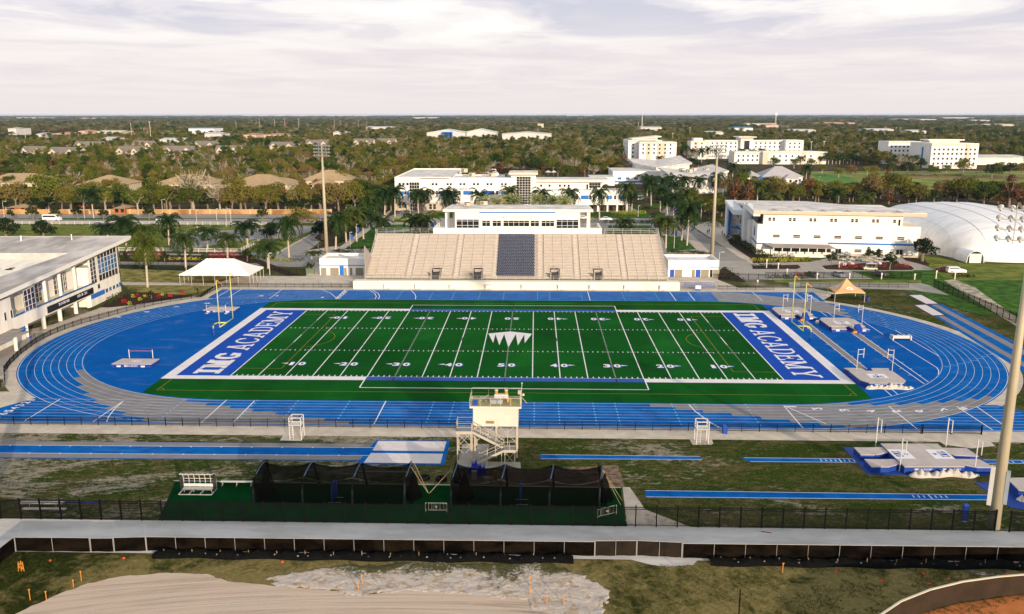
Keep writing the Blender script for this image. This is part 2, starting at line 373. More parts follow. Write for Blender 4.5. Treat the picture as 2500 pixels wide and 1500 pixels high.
def turfmat():
 m,t,b = newmat('turf'); b.inputs['Roughness'].default_value = .9; b.inputs['Specular IOR Level'].default_value = .02
 f = noise(t,.05,4,.6,dist=.5); f2 = noise(t,1.2,6,.7,stretch(t,.15,1.6,1)); f3 = noise(t,9,3,.7)
 v = mth('ADD',mth('MULTIPLY',f,.45,tree=t),mth('ADD',mth('MULTIPLY',f2,.3,tree=t),mth('MULTIPLY',f3,.25,tree=t),tree=t),tree=t)
 g = t.nodes.new('ShaderNodeTexCoord'); sp = t.nodes.new('ShaderNodeSeparateXYZ'); t.links.new(g.outputs['Object'],sp.inputs[0])
 bd = mth('MULTIPLY',mth('SINE',mth('MULTIPLY',sp.outputs[0],2*math.pi/9.144,tree=t),tree=t),.9,tree=t)
 seam = mth('LESS_THAN',mth('FRACT',mth('ADD',mth('DIVIDE',sp.outputs[0],4.572,tree=t),.21,tree=t),tree=t),.02,tree=t)
 v = mth('ADD',v,mth('MULTIPLY',mth('MINIMUM',mth('MAXIMUM',mth('MULTIPLY',bd,6.0,tree=t),-1.0,tree=t),1.0,tree=t),.022,tree=t),tree=t); v = mth('SUBTRACT',v,mth('MULTIPLY',seam,.05,tree=t),tree=t)
 setc(t,b,ramp(t,v,[(.36,(.001,.046,.004)),(.5,(.003,.080,.008)),(.64,(.008,.125,.014))])); return m
TURF = turfmat()
TURF2 = M('dark_turf',(.0015,.032,.007),.95,.22,.25,spec=.0,col2=(.002,.034,.009))
EZB = M('endzone_blue',(.013,.074,.42),.8,.06,.4,spec=.01)
TWHITE = M('turf_white',(.74,.70,.72),.85,.06,.5)
mb = MB(); S = 26000
rs = [0,400,1200,3000,8000,26000]
mb.face([(-S,-S,0),(S,-S,0),(S,S,0),(-S,S,0)]); struct(mb,'ground',GM)
def patch(name,cr,pts,z,mat,extra=None):
 mb = MB(); P = [gq(cr,*p) for p in pts] if cr else [tuple(p) for p in pts]
 if extra: P += extra
 mb.sheet(P,z); a = sum(P[i][0]*P[(i+1) % len(P)][1]-P[(i+1) % len(P)][0]*P[i][1] for i in range(len(P)))
 if a < 0: mb.f[0] = mb.f[0][::-1]
 return struct(mb,name,mat)
patch('worn_grass',None,[(-190,-76.4),(190,-76.4),(190,-48),(-190,-48)],.01,FG)
patch('service_road',None,[(-190,-82.9),(190,-82.9),(190,-76.0),(-190,-76.0)],.02,ASPH)
patch('dry_grass',None,[(-120,-130),(120,-130),(120,-82.9),(-120,-82.9)],.012,DRYG)
def wob(pts,amp,n=10,seed=1):
 rnd = random.Random(seed); out = []
 for i in range(len(pts)):
  a,b = pts[i],pts[(i+1) % len(pts)]
  for k_ in range(n):
   f_ = k_/n; out.append((a[0]+(b[0]-a[0])*f_+rnd.uniform(-amp,amp)*(1 if k_ else 0),a[1]+(b[1]-a[1])*f_+rnd.uniform(-amp,amp)*(1 if k_ else 0)))
 return out
def relief(name,poly,x0,x1,y0,y1,st,amp,mat,base=.014):
 from mathutils import noise as mn
 nx,ny = int((x1-x0)/st),int((y1-y0)/st); P = np.array(poly); m = MB()
 def inside(x,y):
  c_ = False; n = len(P)
  for a in range(n):
   (xa,ya),(xb,yb) = P[a],P[a-1]
   if (ya > y) != (yb > y) and x < (xb-xa)*(y-ya)/(yb-ya)+xa: c_ = not c_
  return c_
 def fn(u,v):
  x,y = x0+(x1-x0)*u,y0+(y1-y0)*v; q_ = Vector((x*.45,y*.7,0)); h = mn.fractal(q_,1.0,2.1,5)*.5+.35+.25*mn.noise(Vector((x*1.7,y*2.9,3)))
  return (x,y,base+amp*max(0,h)) if inside(x+.25*mn.noise(Vector((x*2,y*2,0))),y+.25*mn.noise(Vector((x*2,y*2,9)))) else (x,y,-.06)
 m.grid(fn,nx,ny); return struct(m,name,mat,None,180)
relief('disturbed_sand',wob([(-20,-87.0),(-14,-84.8),(-6,-84.1),(6,-83.9),(9.5,-86.0),(12.0,-88.5),(11.2,-91.5),(10.5,-95),(5,-95),(4.5,-90.2),(-2,-89.3),(-6.3,-89.0),(-11,-90.0),(-14,-89.1),(-19,-88.6)],.3,8,3),-21,13,-94,-83.5,.14,.17,PSAND)
patch('sand_track',None,wob([(-40.3,-93.8),(-38.6,-91),(-36.8,-88.9),(-34,-87.3),(-30,-86.5),(-26,-86.6),(-23.5,-87.9),(-19,-88.6),(-14,-89.0),(-11,-89.9),(-6.3,-88.9),(-1,-89.2),(4,-89.3),(7,-91.2),(9.5,-94.5),(10,-110),(-46,-110)],.12,6,5),.022,SAND)
patch('gravel_spot','F4',[(1380,1100),(1840,1105),(1960,1125),(1850,1175),(1640,1165),(1480,1125)],.026,PSAND)
patch('gate_concrete','F3',[(1120,950),(1800,955),(1750,1010),(1500,1025),(1350,1010)],.024,ASPH)
patch('cage_turf',None,[(-37.6,-66.0),(15.0,-66.5),(14.7,-76.02),(-35.4,-75.9)],.02,TURF2)
patch('cage_kerb',None,[(-38.1,-65.75),(15.25,-66.25),(15.0,-66.5),(-37.6,-66.0)],.024,CONC2)
patch('brown_earth',None,wob([(2.9,-61.5),(15.3,-59.9),(15.6,-66.1),(-4,-66.2),(-4,-62.3)],.12,8,2),.017,M('brown_earth',(.13,.085,.06),1,.4,1.2,spec=.1,col2=(.20,.14,.10)))
patch('concrete_strip',None,[(15.25,-66.3),(16.1,-66.3),(17.2,-72.0),(21.5,-76.0),(14.8,-76.0)],.0235,CONC)
patch('near_promenade',None,[(-190,-51.0),(190,-51.0),(190,-46.6),(-190,-46.6)],.018,CONC)
for nm_,c_ in (('E2',[(280,1205),(485,1215),(440,1295),(232,1290)]),('E3',[(1690,1240),(1920,1245),(1945,1320),(1925,1332),(1745,1332)])):
 patch('coach_stand_slab',nm_,c_,.022,CONC)
patch('tower_slab',None,[(-4.6,-61.2),(3.3,-61.3),(3.2,-59.2),(-1.0,-59.2),(-1.0,-53.4),(-4.5,-53.4)],.022,CONC2)
patch('gate_slab','F4',[(1210,35),(1720,38),(1830,130),(1640,150),(1420,120),(1360,80)],.022,CONC)
def arc(cx,cy,r_,a0,a1,n):
 return [(cx+r_*math.cos(math.radians(a0+(a1-a0)*i/n)),cy+r_*math.sin(math.radians(a0+(a1-a0)*i/n))) for i in range(n+1)]
def stadium(r_,n=48,cx=CX): return arc(cx,TC0,r_,-90,90,n)+arc(-cx,TC0,r_,90,270,n)
patch('apron',None,stadium(RO+2.2),.016,CONC)
patch('apron',None,[(-100,2),(-98,-27),(-84,-27),(-60,-30),(-60,42),(-78,33),(-84,26),(-93,26),(-95,10)],.014,CONC)
patch('plaza',None,[(-140,2),(-140,-33),(-84,-27.5),(-84,3)],.0145,CONC2)
patch('plaza_walk',None,[(-140,-49),(-140,-42.5),(-74,-42.5),(-71.8,-36.7),(-73,-33.2),(-140,-36.5)],.0135,CONC)
patch('far_promenade',None,[(-76,47.3),(-76,52.6),(-58,52.6),(-40,66),(42,66),(52,66),(56,52),(74,52.4),(78,46),(72.5,38)],.0142,CONC)
mb = MB(); mb.sheet(stadium(RO+.25),.03)
struct(mb,'running_track',BLUE)
patch('track_chute',None,[(-71.7,-36.4),(74.0,-36.0),(78.4,-40.5),(82.5,-44.6),(82.5,-47.0),(-73.0,-47.0),(-86,-47.0),(-86,-45.6),(-75.9,-43.6)],.026,BLUE)
patch('track_chute',None,[(-72.6,36.2),(72.3,36.2),(72.8,46.75),(-72.5,46.75)],.026,BLUE)
patch('track_spur','E4',[(2245,1320),(2390,1300),(2440,1300),(2560,1400),(2300,1395)],.0262,BLUE)
patch('infield',None,stadium(RI-.35),.034,BLUED)
def inside_oval(x,r_):
 d = max(0,abs(x)-CX); return math.sqrt(max(0,r_*r_-d*d))
pts = []
XE = 56.6
for i in range(41):
 x = -XE+2*XE*i/40; pts.append((x,TC0-inside_oval(x,RI-.45)))
for i in range(41):
 x = XE-2*XE*i/40; pts.append((x,TC0+inside_oval(x,RI-.45)))
mb = MB(); mb.sheet(pts,.038); field = struct(mb,'football_field',TURF)
YD = .9144; HW = 26.667*YD; L = 54.864
def paint(name,mat,z,fn,parent=None):
 mb = MB(); mb.zz = z; fn(mb,z); return struct(mb,name,mat,parent or field)
def rct(mb,x0,x1,y0,y1,z): mb.face([(x0,y0,z),(x1,y0,z),(x1,y1,z),(x0,y1,z)])
def ln(mb,a,b,w,z):
 a = Vector((a[0],a[1],0)); b = Vector((b[0],b[1],0)); d = (b-a).normalized(); n_ = Vector((-d.y,d.x,0))*w/2
 P = [a-n_,b-n_,b+n_,a+n_]; mb.face([(p.x,p.y,z) for p in P])
def poly(mb,pts,w,z):
 for i in range(len(pts)-1): ln(mb,pts[i],pts[i+1],w,z)
def f_(mb,z):
 for s in (-1,1): rct(mb,min(s*45.72,s*L),max(s*45.72,s*L),-HW,HW,z)
paint('end_zone',EZB,.043,f_)
def f_(mb,z):
 for s in (-1,1):
  for a,b in ((-22.86,22.86),): rct(mb,a,b,min(s*HW,s*(HW+1.85)),max(s*HW,s*(HW+1.85)),z)
paint('bench_strip',M('bench_blue',(.016,.07,.40),.8,.06,.4),.043,f_)
def f_(mb,z):
 B = 1.85
 for s in (-1,1):
  rct(mb,min(s*L,s*(L+B)),max(s*L,s*(L+B)),-HW-B,HW+B,z)
  for t_ in (-1,1):
   rct(mb,min(t_*22.86,t_*L),max(t_*22.86,t_*L),min(s*HW,s*(HW+B)),max(s*HW,s*(HW+B)),z)
paint('border',TWHITE,.0435,f_)
def f_(mb,z):
 w = .17
 for i in range(-9,10):
  if i in (-4,0,4): continue
  if abs(i) == 9:
   for a,b in ((-HW,-14.7),(-3,3.2),(14.7,HW)): rct(mb,i*5*YD-w/2,i*5*YD+w/2,a,b,z)
  else: rct(mb,i*5*YD-w/2,i*5*YD+w/2,-HW,HW,z)
 for s in (-1,1):
  rct(mb,s*45.72-.1,s*45.72+.1,-HW,HW,z)
  rct(mb,-45.6,45.6,s*HW-.08*(s > 0),s*HW+.08*(s < 0)+0,z+.002)
  poly(mb,[(s*22.95,-HW),(s*22.95,-30.1)],.2,z+.003); poly(mb,[(s*22.95,HW),(s*22.95,30.1)],.2,z+.003)
  poly(mb,[(-22.95,s*30.1),(22.95,s*30.1)],.22,z+.001)
 for i in range(-49,50):
  x = i*YD
  if i % 5 == 0:
   for hy in (-8.3,8.3): rct(mb,x-.6,x+.6,hy-.06,hy+.06,z+.002)
   continue
  for a,b in ((-HW+.1,-HW+.85),(HW-.75,HW-.1),(-8.6,-8.0),(8.0,8.6)):
   rct(mb,x-.09,x+.09,a,b,z)
paint('yard_line',WHITE,.046,f_)
def f_(mb,z):
 for x in (-4*5*YD,0,4*5*YD): rct(mb,x-.11,x+.11,-HW,HW,z)
 for s in (-1,1): rct(mb,s*9*5*YD-.08,s*9*5*YD+.08,-14.6,-3.1,z); rct(mb,s*9*5*YD-.08,s*9*5*YD+.08,3.3,14.6,z)
paint('grey_line',M('grey_line',(.17,.19,.17),.9,.2,.6),.0458,f_)
BLK = M('black_line',(.006,.010,.007),.9,.1)
def circ(cx,cy,r_,n=64,a0=0,a1=360): return arc(cx,cy,r_,a0,a1,n)
def f_(mb,z):
 w = .13; poly(mb,circ(0,.3,9.15),w,z)
 for s in (-1,1):
  poly(mb,circ(s*41.1,.3,2.75,40),w,z+.001)
  a = 75 if s < 0 else 105
  poly(mb,circ(s*40.6,.2,9.9,40,-115 if s < 0 else 65,85 if s < 0 else 265),w,z+.001)
  poly(mb,circ(s*41.2,.2,14.6,50,-90 if s < 0 else 90,90 if s < 0 else 270),w,z+.002)
  ln(mb,(s*41.9,-2.5),(s*35.5,-8.4),w,z+.002)
  ln(mb,(-55,s*18.5),(55,s*18.5),.12,z+.003)
  ln(mb,(-56.4,s*27.9),(56.4,s*27.9),.12,z+.003)
  ln(mb,(s*4*5*YD,-HW),(s*4*5*YD,-HW-3),.2,z+.004); ln(mb,(s*4*5*YD,HW),(s*4*5*YD,HW+2.4),.2,z+.004)
 ln(mb,(0,-HW),(0,-32.3),.12,z+.005); ln(mb,(0,HW),(0,32),.12,z+.005)
paint('dark_line',BLK,.0485,f_)
def f_(mb,z):
 w = .12
 for s in (-1,1):
  poly(mb,[(s*45.7,20.3),(s*38.45,20.3)],w,z); ln(mb,(s*38.45,20.3),(s*38.45,-20.1),w,z+.001); poly(mb,[(s*38.45,-20.1),(s*45.7,-20.1)],w,z)
  poly(mb,circ(s*41.5,.2,7.4,30,-62 if s < 0 else 118,62 if s < 0 else 242),w,z+.001)
  ln(mb,(-54.7,s*32.2),(54.7,s*32.2),w,z+.002)
  for t_ in (-1,1):
   ln(mb,(s*54.7,t_*32.2),(s*54.7,t_*26.5),w,z+.003)
   a0 = {(-1,-1): 0,(1,-1): 90,(1,1): 180,(-1,1): 270}[(s,t_)]
   poly(mb,circ(s*54.7,t_*32.2,1,8,a0,a0+90),w,z+.004)
paint('yellow_line',M('yellow_line',(.22,.19,.01),.9,.15),.052,f_)
NB = M('number_blue',(.02,.12,.62),.8,.05)
def numbers(mb,z,dx,dy):
 for n_ in range(-4,5):
  ds = '50' if n_ == 0 else str((5-abs(n_))*10); x = n_*10*YD
  for s in (-1,1):
   for k_ in (0,1):
    cxx = (x-.9) if k_ == 0 else (x+.9)
    w1 = .55 if ds[k_] == '1' else 1.0
    if s < 0: put_text(mb,ds[k_],(cxx-.60*w1+dx,-18.05+dy,z),(1.2*w1,0,0),(0,1.9,0),.035)
    else: put_text(mb,ds[k_],(2*x-(cxx-.60*w1)+dx,18.35+dy,z),(-1.2*w1,0,0),(0,-1.9,0),.035)
   if n_:
    sg = 1 if n_ > 0 else -1; x0 = x+sg*1.65+dx; yy = (-16.9 if s < 0 else 17.3)+dy
    P = [(x0,yy-.3,z),(x0+sg*1.15,yy,z),(x0,yy+.3,z)]
    mb.face(P if sg > 0 else P[::-1])
paint('number_shadow',NB,.0565,lambda mb,z: numbers(mb,z,.17,-.13))
paint('yard_number',WHITE,.060,lambda mb,z: numbers(mb,z,0,0))
def f_(mb,z):
 top = [(-4.3,4.6),(0,6.3),(4.35,4.6)]
 sp = [(4.35,4.6),(3.05,-2.5),(2.95,3.9),(1.75,-4.2),(1.25,4.2),(0.0,-5.6),(-1.15,4.2),(-1.75,-4.2),(-2.85,4.0),(-3.0,-2.5),(-4.3,4.6)]
 mb.face([(-4.3,4.6,z),(-3.0,-2.5,z),(-2.85,4.0,z)][::1]); mb.face([(-2.85,4.0,z),(-1.75,-4.2,z),(-1.15,4.2,z)])
 mb.face([(-1.15,4.2,z),(0,-5.6,z),(1.15,4.2,z)]); mb.face([(1.15,4.2,z),(1.75,-4.2,z),(2.85,4.0,z)]); mb.face([(2.85,4.0,z),(3.0,-2.5,z),(4.35,4.6,z)])
 mb.face([(-4.3,4.6,z),(-2.85,4.0,z),(-1.15,4.2,z),(1.15,4.2,z),(2.85,4.0,z),(4.35,4.6,z),(0,6.3,z)])
paint('midfield_emblem',TWHITE,.060,f_)
def f_(mb,z):
 put_slab(mb,'IMG ACADEMY',(-48.1,-23.2,z),(0,46.2,0),(-4.5,0,0),t=.155,bold=.30,gap=.09,res=40)
 put_slab(mb,'IMG ACADEMY',(48.1,23.4,z),(0,-46.4,0),(4.5,0,0),t=.155,bold=.30,gap=.09,res=40)
paint('end_zone_lettering',TWHITE,.0475,f_)
track = bpy.data.objects['running_track']
def lane_pt(r_,s_side,x): return (x,TC0+s_side*r_)
def f_(mb,z):
 for k_ in range(9):
  r_ = RI+k_*LW; w = .07 if k_ else .09
  if k_ == 8: w = .12
  for sgn in (-1,1):
   x0 = -71.0 if sgn < 0 else -72.3; x1 = 74 if sgn < 0 else 71.5
   rct(mb,x0+(-.3*k_*.8 if sgn < 0 else 0),x1+(k_*.9 if sgn < 0 else 0),TC0+sgn*r_-w/2,TC0+sgn*r_+w/2,z)
  for cx,a0 in ((CX,-90),(-CX,90)):
   n_ = 72
   for i in range(n_):
    a,b = math.radians(a0+180*i/n_),math.radians(a0+180*(i+1)/n_)
    P = [(cx+rr*math.cos(t_),TC0+rr*math.sin(t_),z+.002) for rr,t_ in ((r_-w/2,a),(r_+w/2,a),(r_+w/2,b),(r_-w/2,b))]
    mb.face(P)
paint('lane_line',M('lane_white',(.50,.57,.68),.8,.12,.5),.042,f_,track)
def lane_quad(mb,k_,segs,z):
 r0,r1 = RI+k_*LW+.03,RI+(k_+1)*LW-.03
 for s0,s1 in segs:
  def pt(s,r_):
   if s[0] == 'x': return (s[1],TC0+s[2]*r_,z)
   return (s[2]+r_*math.cos(s[1]),TC0+r_*math.sin(s[1]),z)
  mb.face([pt(s0,r0),pt(s0,r1),pt(s1,r1),pt(s1,r0)])
def f_(mb,z):
 LS = [(-72.2,-21.5),(-70.7,-25.8),(-67.8,-30.2),(-64.8,-33.8),(-61.7,-37.2),(-58.3,-40.1),(-54.7,-42.7),(-51.0,-44.8)]; LE = [-48.0,-44.3,-40.3,-36.5,-32.7,-29.0,-25.0,-21.2]
 for k_ in range(8):
  a0 = math.atan2(LS[k_][1]-TC0,LS[k_][0]+CX); e = math.radians(-90); n_ = 16
  if LE[k_] < -CX:
   e2 = math.atan2(-RI,LE[k_]+CX); e = e2 if k_ < 2 else e
  P = [('a',a0+(e-a0)*i/n_,-CX) for i in range(n_+1)]
  if LE[k_] > -CX: P.append(('x',LE[k_],-1))
  lane_quad(mb,k_,list(zip(P[:-1],P[1:])),z)
 RS = [22.2,25.8,29.6,33.5,37.4,41.2,45.0,48.1]; RE = [(52.0,-35.8),(55.4,-36.2),(59.1,-35.8),(62.6,-35.3),(65.7,-34.5),(68.8,-33.7),(71.7,-32.9),(74.6,-31.6)]
 for k_ in range(8):
  a1 = math.atan2(RE[k_][1]-TC0,RE[k_][0]-CX); s = math.radians(-90); n_ = 16; P = []
  if RS[k_] < CX: P.append(('x',RS[k_],-1))
  else: s = math.atan2(-RI-k_*LW,RS[k_]-CX)
  P += [('a',s+(a1-s)*i/n_,CX) for i in range(n_+1)]
  lane_quad(mb,k_,list(zip(P[:-1],P[1:])),z)
 for k_ in range(8):
  f0 = k_/7; a1 = math.radians(35.5+f0*11.5+(1.6 if k_ % 2 else -.6)); P = [('a',math.radians(81.5+f0*1.5+(90-81.5)*0)+(a1-math.radians(81.5+f0*1.5))*i/24,CX) for i in range(25)]
  lane_quad(mb,k_,list(zip(P[:-1],P[1:])),z)
 mb.sheet([(48,38.2),(63.5,33.2),(66.5,37.9),(60.5,42.6),(54,46.0),(48,46.4)],z-.003)
paint('grey_lane',GREYT,.036,f_,track)
BLT = M('mark_pale_blue',(.25,.55,.75),.7,.05)
def f_(mb,z):
 w = .16
 def across(x0,x1,sgn=-1,a=0,b=8,ww=w): ln(mb,(x0,TC0+sgn*(RI+a*LW)),(x1,TC0+sgn*(RI+b*LW)),ww,z)
 for cr,a,b in (('E1',(580,893),(240,1100)),('E1',(1205,900),(900,1110)),('E1',(2190,900),(1945,1120)),('E1',(2460,908),(2250,1122)),
      ('E2',(1255,910),(1140,1133)),('E3',(1708,943),(1770,1010)),('E4',(152,1153),(338,1370)),('E4',(1165,1157),(1440,1378)),('E4',(1820,1160),(2170,1388)),('E4',(2010,1160),(2340,1386)),('E4',(158,1155),(560,1328)),
      ('D2',(250,922),(130,1008)),('D2',(860,925),(775,1012)),('D3',(730,937),(755,1025)),('D3',(1520,940),(1585,1028)),('D3',(1697,942),(1768,1028)),('D3',(2320,945),(2420,1028)),('D1',(2225,720),(2090,800)),('D1',(2335,720),(2205,800)),('D4',(255,950),(365,1030)),
      ('E1',(1205,900),(1105,990)),('E1',(1105,990),(1050,1060)),('E1',(1050,1060),(1030,1112)),
      ('E3',(1770,1010),(1850,1070)),('E3',(1850,1070),(1920,1120)),('E3',(1920,1120),(2000,1165)),
      ('D2',(645,928),(720,955)),('D2',(720,955),(778,1005)),('D2',(1100,928),(1150,960)),('D2',(1150,960),(1162,990)),('D2',(1162,990),(1150,1012)),('D2',(1130,928),(1182,960)),('D2',(1182,960),(1195,988)),('D2',(1195,988),(1183,1013)),('D2',(1500,930),(1535,965)),('D2',(1535,965),(1545,990)),('D2',(1545,990),(1538,1015))):
  ln(mb,gq(cr,*a),gq(cr,*b),w,z)
 z2 = z+.004
 for i in range(8):
  x,y = -72.2-.1*i-.0,TC0-(RI+(i+.5)*LW)
  put_text(mb,str(i+1),(x+1.0,y-.42,z2),(0,.84,0),(-1.25,0,0),.03)
  x,y = 66.3+.74*(8-i)*0,0
 for i,(px_,py_) in enumerate(((225,1163),(475,1183),(735,1198),(1000,1207),(1240,1208),(1465,1205),(1685,1193),(1885,1182))):
  gx,gy = gq('E4',px_,py_); a = math.atan2(gy-TC0,gx-CX); t_ = Vector((-math.sin(a),math.cos(a))); n_ = Vector((math.cos(a),math.sin(a)))
  o_ = Vector((gx,gy))-t_*.75+n_*.45
  put_text(mb,str(i+1),(o_.x,o_.y,z2),(-n_.x*.9,-n_.y*.9,0),(t_.x*1.5,t_.y*1.5,0),.03)
 for i in range(8):
  x,y = 68.2+.52*(8-i)*0+ (8-i)*.28,TC0+RI+(i+.5)*LW
  put_text(mb,str(i+1),(71.2,y+.4,z2),(0,-.8,0),(-1.2,0,0),.03)
 a = gq('D2',808,1010); b = gq('D2',900,925)
 put_text(mb,'IMG ACADEMY',(a[0],a[1],z2),(b[0]-a[0],b[1]-a[1],0),(-1.2,.0,0),.02)
 for cr,x,y,ch in (('D1',1140,988,'5'),('D1',1420,938,'6'),('D1',1700,890,'7'),('D1',2000,856,'8'),('D2',195,982,'4'),('D2',640,996,'1'),('D2',45,982,'3')):
  gx,gy = gq(cr,x,y); put_text(mb,ch,(gx-.6,gy-.45,z2),(1.3,0,0),(0,.9,0),.03)
paint('start_mark',WHITE,.047,f_,track)
def f_(mb,z):
 for sgn,xs in ((-1,(-48.5,-37.2,-31,-23.1,-10.3,-7.2,1.6,4.9,8.5,13.7,17.0,25.5,28.9,36.5)),(1,(-8.4,-2.6,5.5,8.4,16.0,26.0,-14.7,-20.0,-27.6,34,42,50))):
  for j,x in enumerate(xs):
   for k_ in range(8):
    y = TC0+sgn*(RI+k_*LW); rct(mb,x-.09,x+.09,y-.22,y+.22,z)
 for i,(cx,a0,a1) in enumerate(((CX,20,36),(-CX,118,150),(-CX,150,160),(CX,-25,-10))):
  for k_ in range(8):
   t_ = math.radians(a0+(a1-a0)*k_/7);
   for r_ in (0.1,.9):
    rr0,rr1 = RI+(k_+.05)*LW,RI+(k_+.95)*LW
   ln(mb,(cx+rr0*math.cos(t_),TC0+rr0*math.sin(t_)),(cx+rr1*math.cos(t_+.004),TC0+rr1*math.sin(t_+.004)),.12,z)
paint('relay_tick',BLT,.052,f_,track)
inf = bpy.data.objects['infield']
def f_(mb,z):
 for cr,a,b,c_,d in (('E4',(280,318),(350,318),(960,800),(870,785)),('E4',(780,430),(850,430),(1225,690),(1150,690))):
  mb.face([(*gq(cr,*p),z) for p in (d,c_,b,a)])
paint('vault_runway',GREYT,.040,f_,inf)
def f_(mb,z):
 for cr,a,b in (('E4',(350,318),(960,800)),('E4',(280,318),(870,785)),('E4',(850,430),(1550,925)),('E4',(780,430),(1512,945)),('E4',(500,240),(570,290)),('E4',(570,250),(630,292)),('E4',(915,335),(1115,465)),('E4',(1230,422),(1295,465)),
      ('E4',(1195,515),(1560,740)),('E4',(1560,740),(1630,785)),('E4',(1630,785),(1650,815)),('E4',(1650,815),(1645,850)),('E4',(1378,515),(1650,675)),('E4',(1110,985),(1195,1058)),('E4',(1190,990),(1255,1045))):
  ln(mb,gq(cr,*a),gq(cr,*b),.13,z)
 for cr,a,b,n_ in (('E4',(345,318),(960,800),9),('E4',(850,430),(1550,925),9)):
  for i in range(1,n_):
   x0,y0 = gq(cr,*a); x1,y1 = gq(cr,*b); x = x0+(x1-x0)*i/n_; y = y0+(y1-y0)*i/n_
   rct(mb,x+.1,x+.45,y-.06,y+.06,z); rct(mb,x-1.75,x-1.4,y-.06,y+.06,z)
paint('runway_line',WHITE,.045,f_,inf)
def strip(name,pts,z,mat,lines=(),z2=None,ticks=None):
 o = patch(name,None,pts,z,mat)
 if lines or ticks:
  mb = MB()
  for a,b,w in lines: ln(mb,a,b,w,z+.006)
  for t_ in (ticks or []): rct(mb,*t_,z+.008)
  struct(mb,'runway_line',WHITE,o)
 return o
strip('jump_runway',[(-190,-60.6),(-15.8,-59.35),(-15.8,-53.6),(-190,-54.9)],.022,BLUE)
strip('jump_runway',[(-190,-55.0+.2),(-15.9,-53.75),(-15.9,-55.0),(-190,-56.2)],.026,GREYT,[((-190,-56.25),(-16,-55.02),.1)])
strip('jump_runway',[(-190,-59.1),(-15.9,-57.75),(-15.9,-59.1),(-190,-60.3)],.026,GREYT,[((-190,-58.95),(-16,-57.68),.1)],ticks=[(x-.08,x+.08,-57.72+(x+16)*.0077-.1,-57.72+(x+16)*.0077+.22) for x in range(-100,-18,4)]+[(x-.08,x+.08,-55.05+(x+16)*.0071-.25,-55.05+(x+16)*.0071+.02) for x in range(-100,-18,4)])
patch('sand_pit_edge',None,[(-17.2,-60.4),(-6.2,-60.35),(-6.3,-52.35),(-16.2,-52.4)],.03,BLUE)
PIT = M('pit_cover',(.66,.60,.60),.85,.06,1.0)
patch('sand_pit',None,[(-16.0,-56.0),(-6.75,-56.0),(-6.75,-52.65),(-15.85,-52.7)],.036,PIT)
patch('sand_pit',None,[(-16.35,-59.95),(-6.75,-59.95),(-6.75,-56.85),(-16.05,-56.85)],.036,PIT)
strip('javelin_runway',[(5.7,-58.25),(26,-57.95),(26,-56.85),(5.7,-56.65)],.022,BLUE,[((5.8,-58.1),(26,-57.85),.08),((5.8,-56.75),(26,-56.85),.08)])
yA = gq('F4',0,213); yB = gq('F4',0,257)
strip('vault_approach',[(32.0,-58.45),(85,-58.0),(85,-56.9),(31.0,-57.05)],.022,BLUE,[((32,-58.35),(85,-57.92),.08),((31.5,-57.12),(85,-56.98),.08)],ticks=[(x-.05,x+.05,-58.0,-57.4) for x in (41,41.6,42.2,42.8,43.9,44.5,45.1,45.7)]+[(43.3,43.42,-58.2,-57.1)]+[(x-.05,x+.05,-57.9,-57.3) for x in (63.6,64.2,64.8,66)])
strip('vault_approach',[(17.6,-68.95),(60,-68.7),(60,-67.2),(17.8,-67.0)],.022,BLUE,[((17.7,-68.82),(60,-68.58),.09),((17.8,-67.12),(60,-67.32),.09)],ticks=[(x-.05,x+.05,-68.2,-67.6) for x in (48.1,48.7,49.3,50.6,51.2,51.8)]+[(49.9,50.02,-68.5,-67.4)])
def persp_strip(name,cr,a,b,c_,d,z,mat): return patch(name,cr,[a,b,c_,d],z,mat)
persp_strip('jump_runway','E4',(1530,170),(1690,175),(2700,700),(2700,900),.024,BLUE)
persp_strip('jump_runway','E4',(1600,280),(1735,282),(2700,860),(2700,975),.0255,BLUE)
persp_strip('jump_runway','E4',(1575,175),(1640,175),(2700,735),(2700,790),.030,GREYT)
persp_strip('jump_runway','E4',(1640,285),(1700,285),(2700,865),(2700,915),.031,GREYT)
persp_strip('sand_pit_edge','E4',(1325,78),(1495,76),(1680,172),(1525,178),.033,M('black_edge',(.02,.02,.025),.8))
persp_strip('sand_pit','E4',(1365,84),(1480,82),(1640,166),(1530,168),.038,PIT)
persp_strip('sand_pit_edge','E4',(1382,176),(1535,172),(1740,282),(1580,286),.036,M('black_edge',(.02,.02,.025)))
persp_strip('sand_pit','E4',(1420,182),(1525,178),(1700,276),(1590,280),.041,PIT)
patch('bend_grass',None,[(60,30),(73.5,47.2),(74,51.5),(190,51.5),(190,-60),(84,-60),(60,-40)],.0115,FG)
patch('north_lawn',None,[(96,52),(92,79.5),(190,74),(190,-20),(101,24)],.0118,LAWNG)
patch('walk','D4',[(200,850),(1480,858),(1560,880),(1750,975),(1640,960),(1410,925),(330,893),(210,900)],.020,CONC2)
patch('bend_apron','E4',[(2065,578),(2160,582),(2320,690),(2410,870),(2330,1060),(2190,1165),(2080,1140)],.0135,CONC)

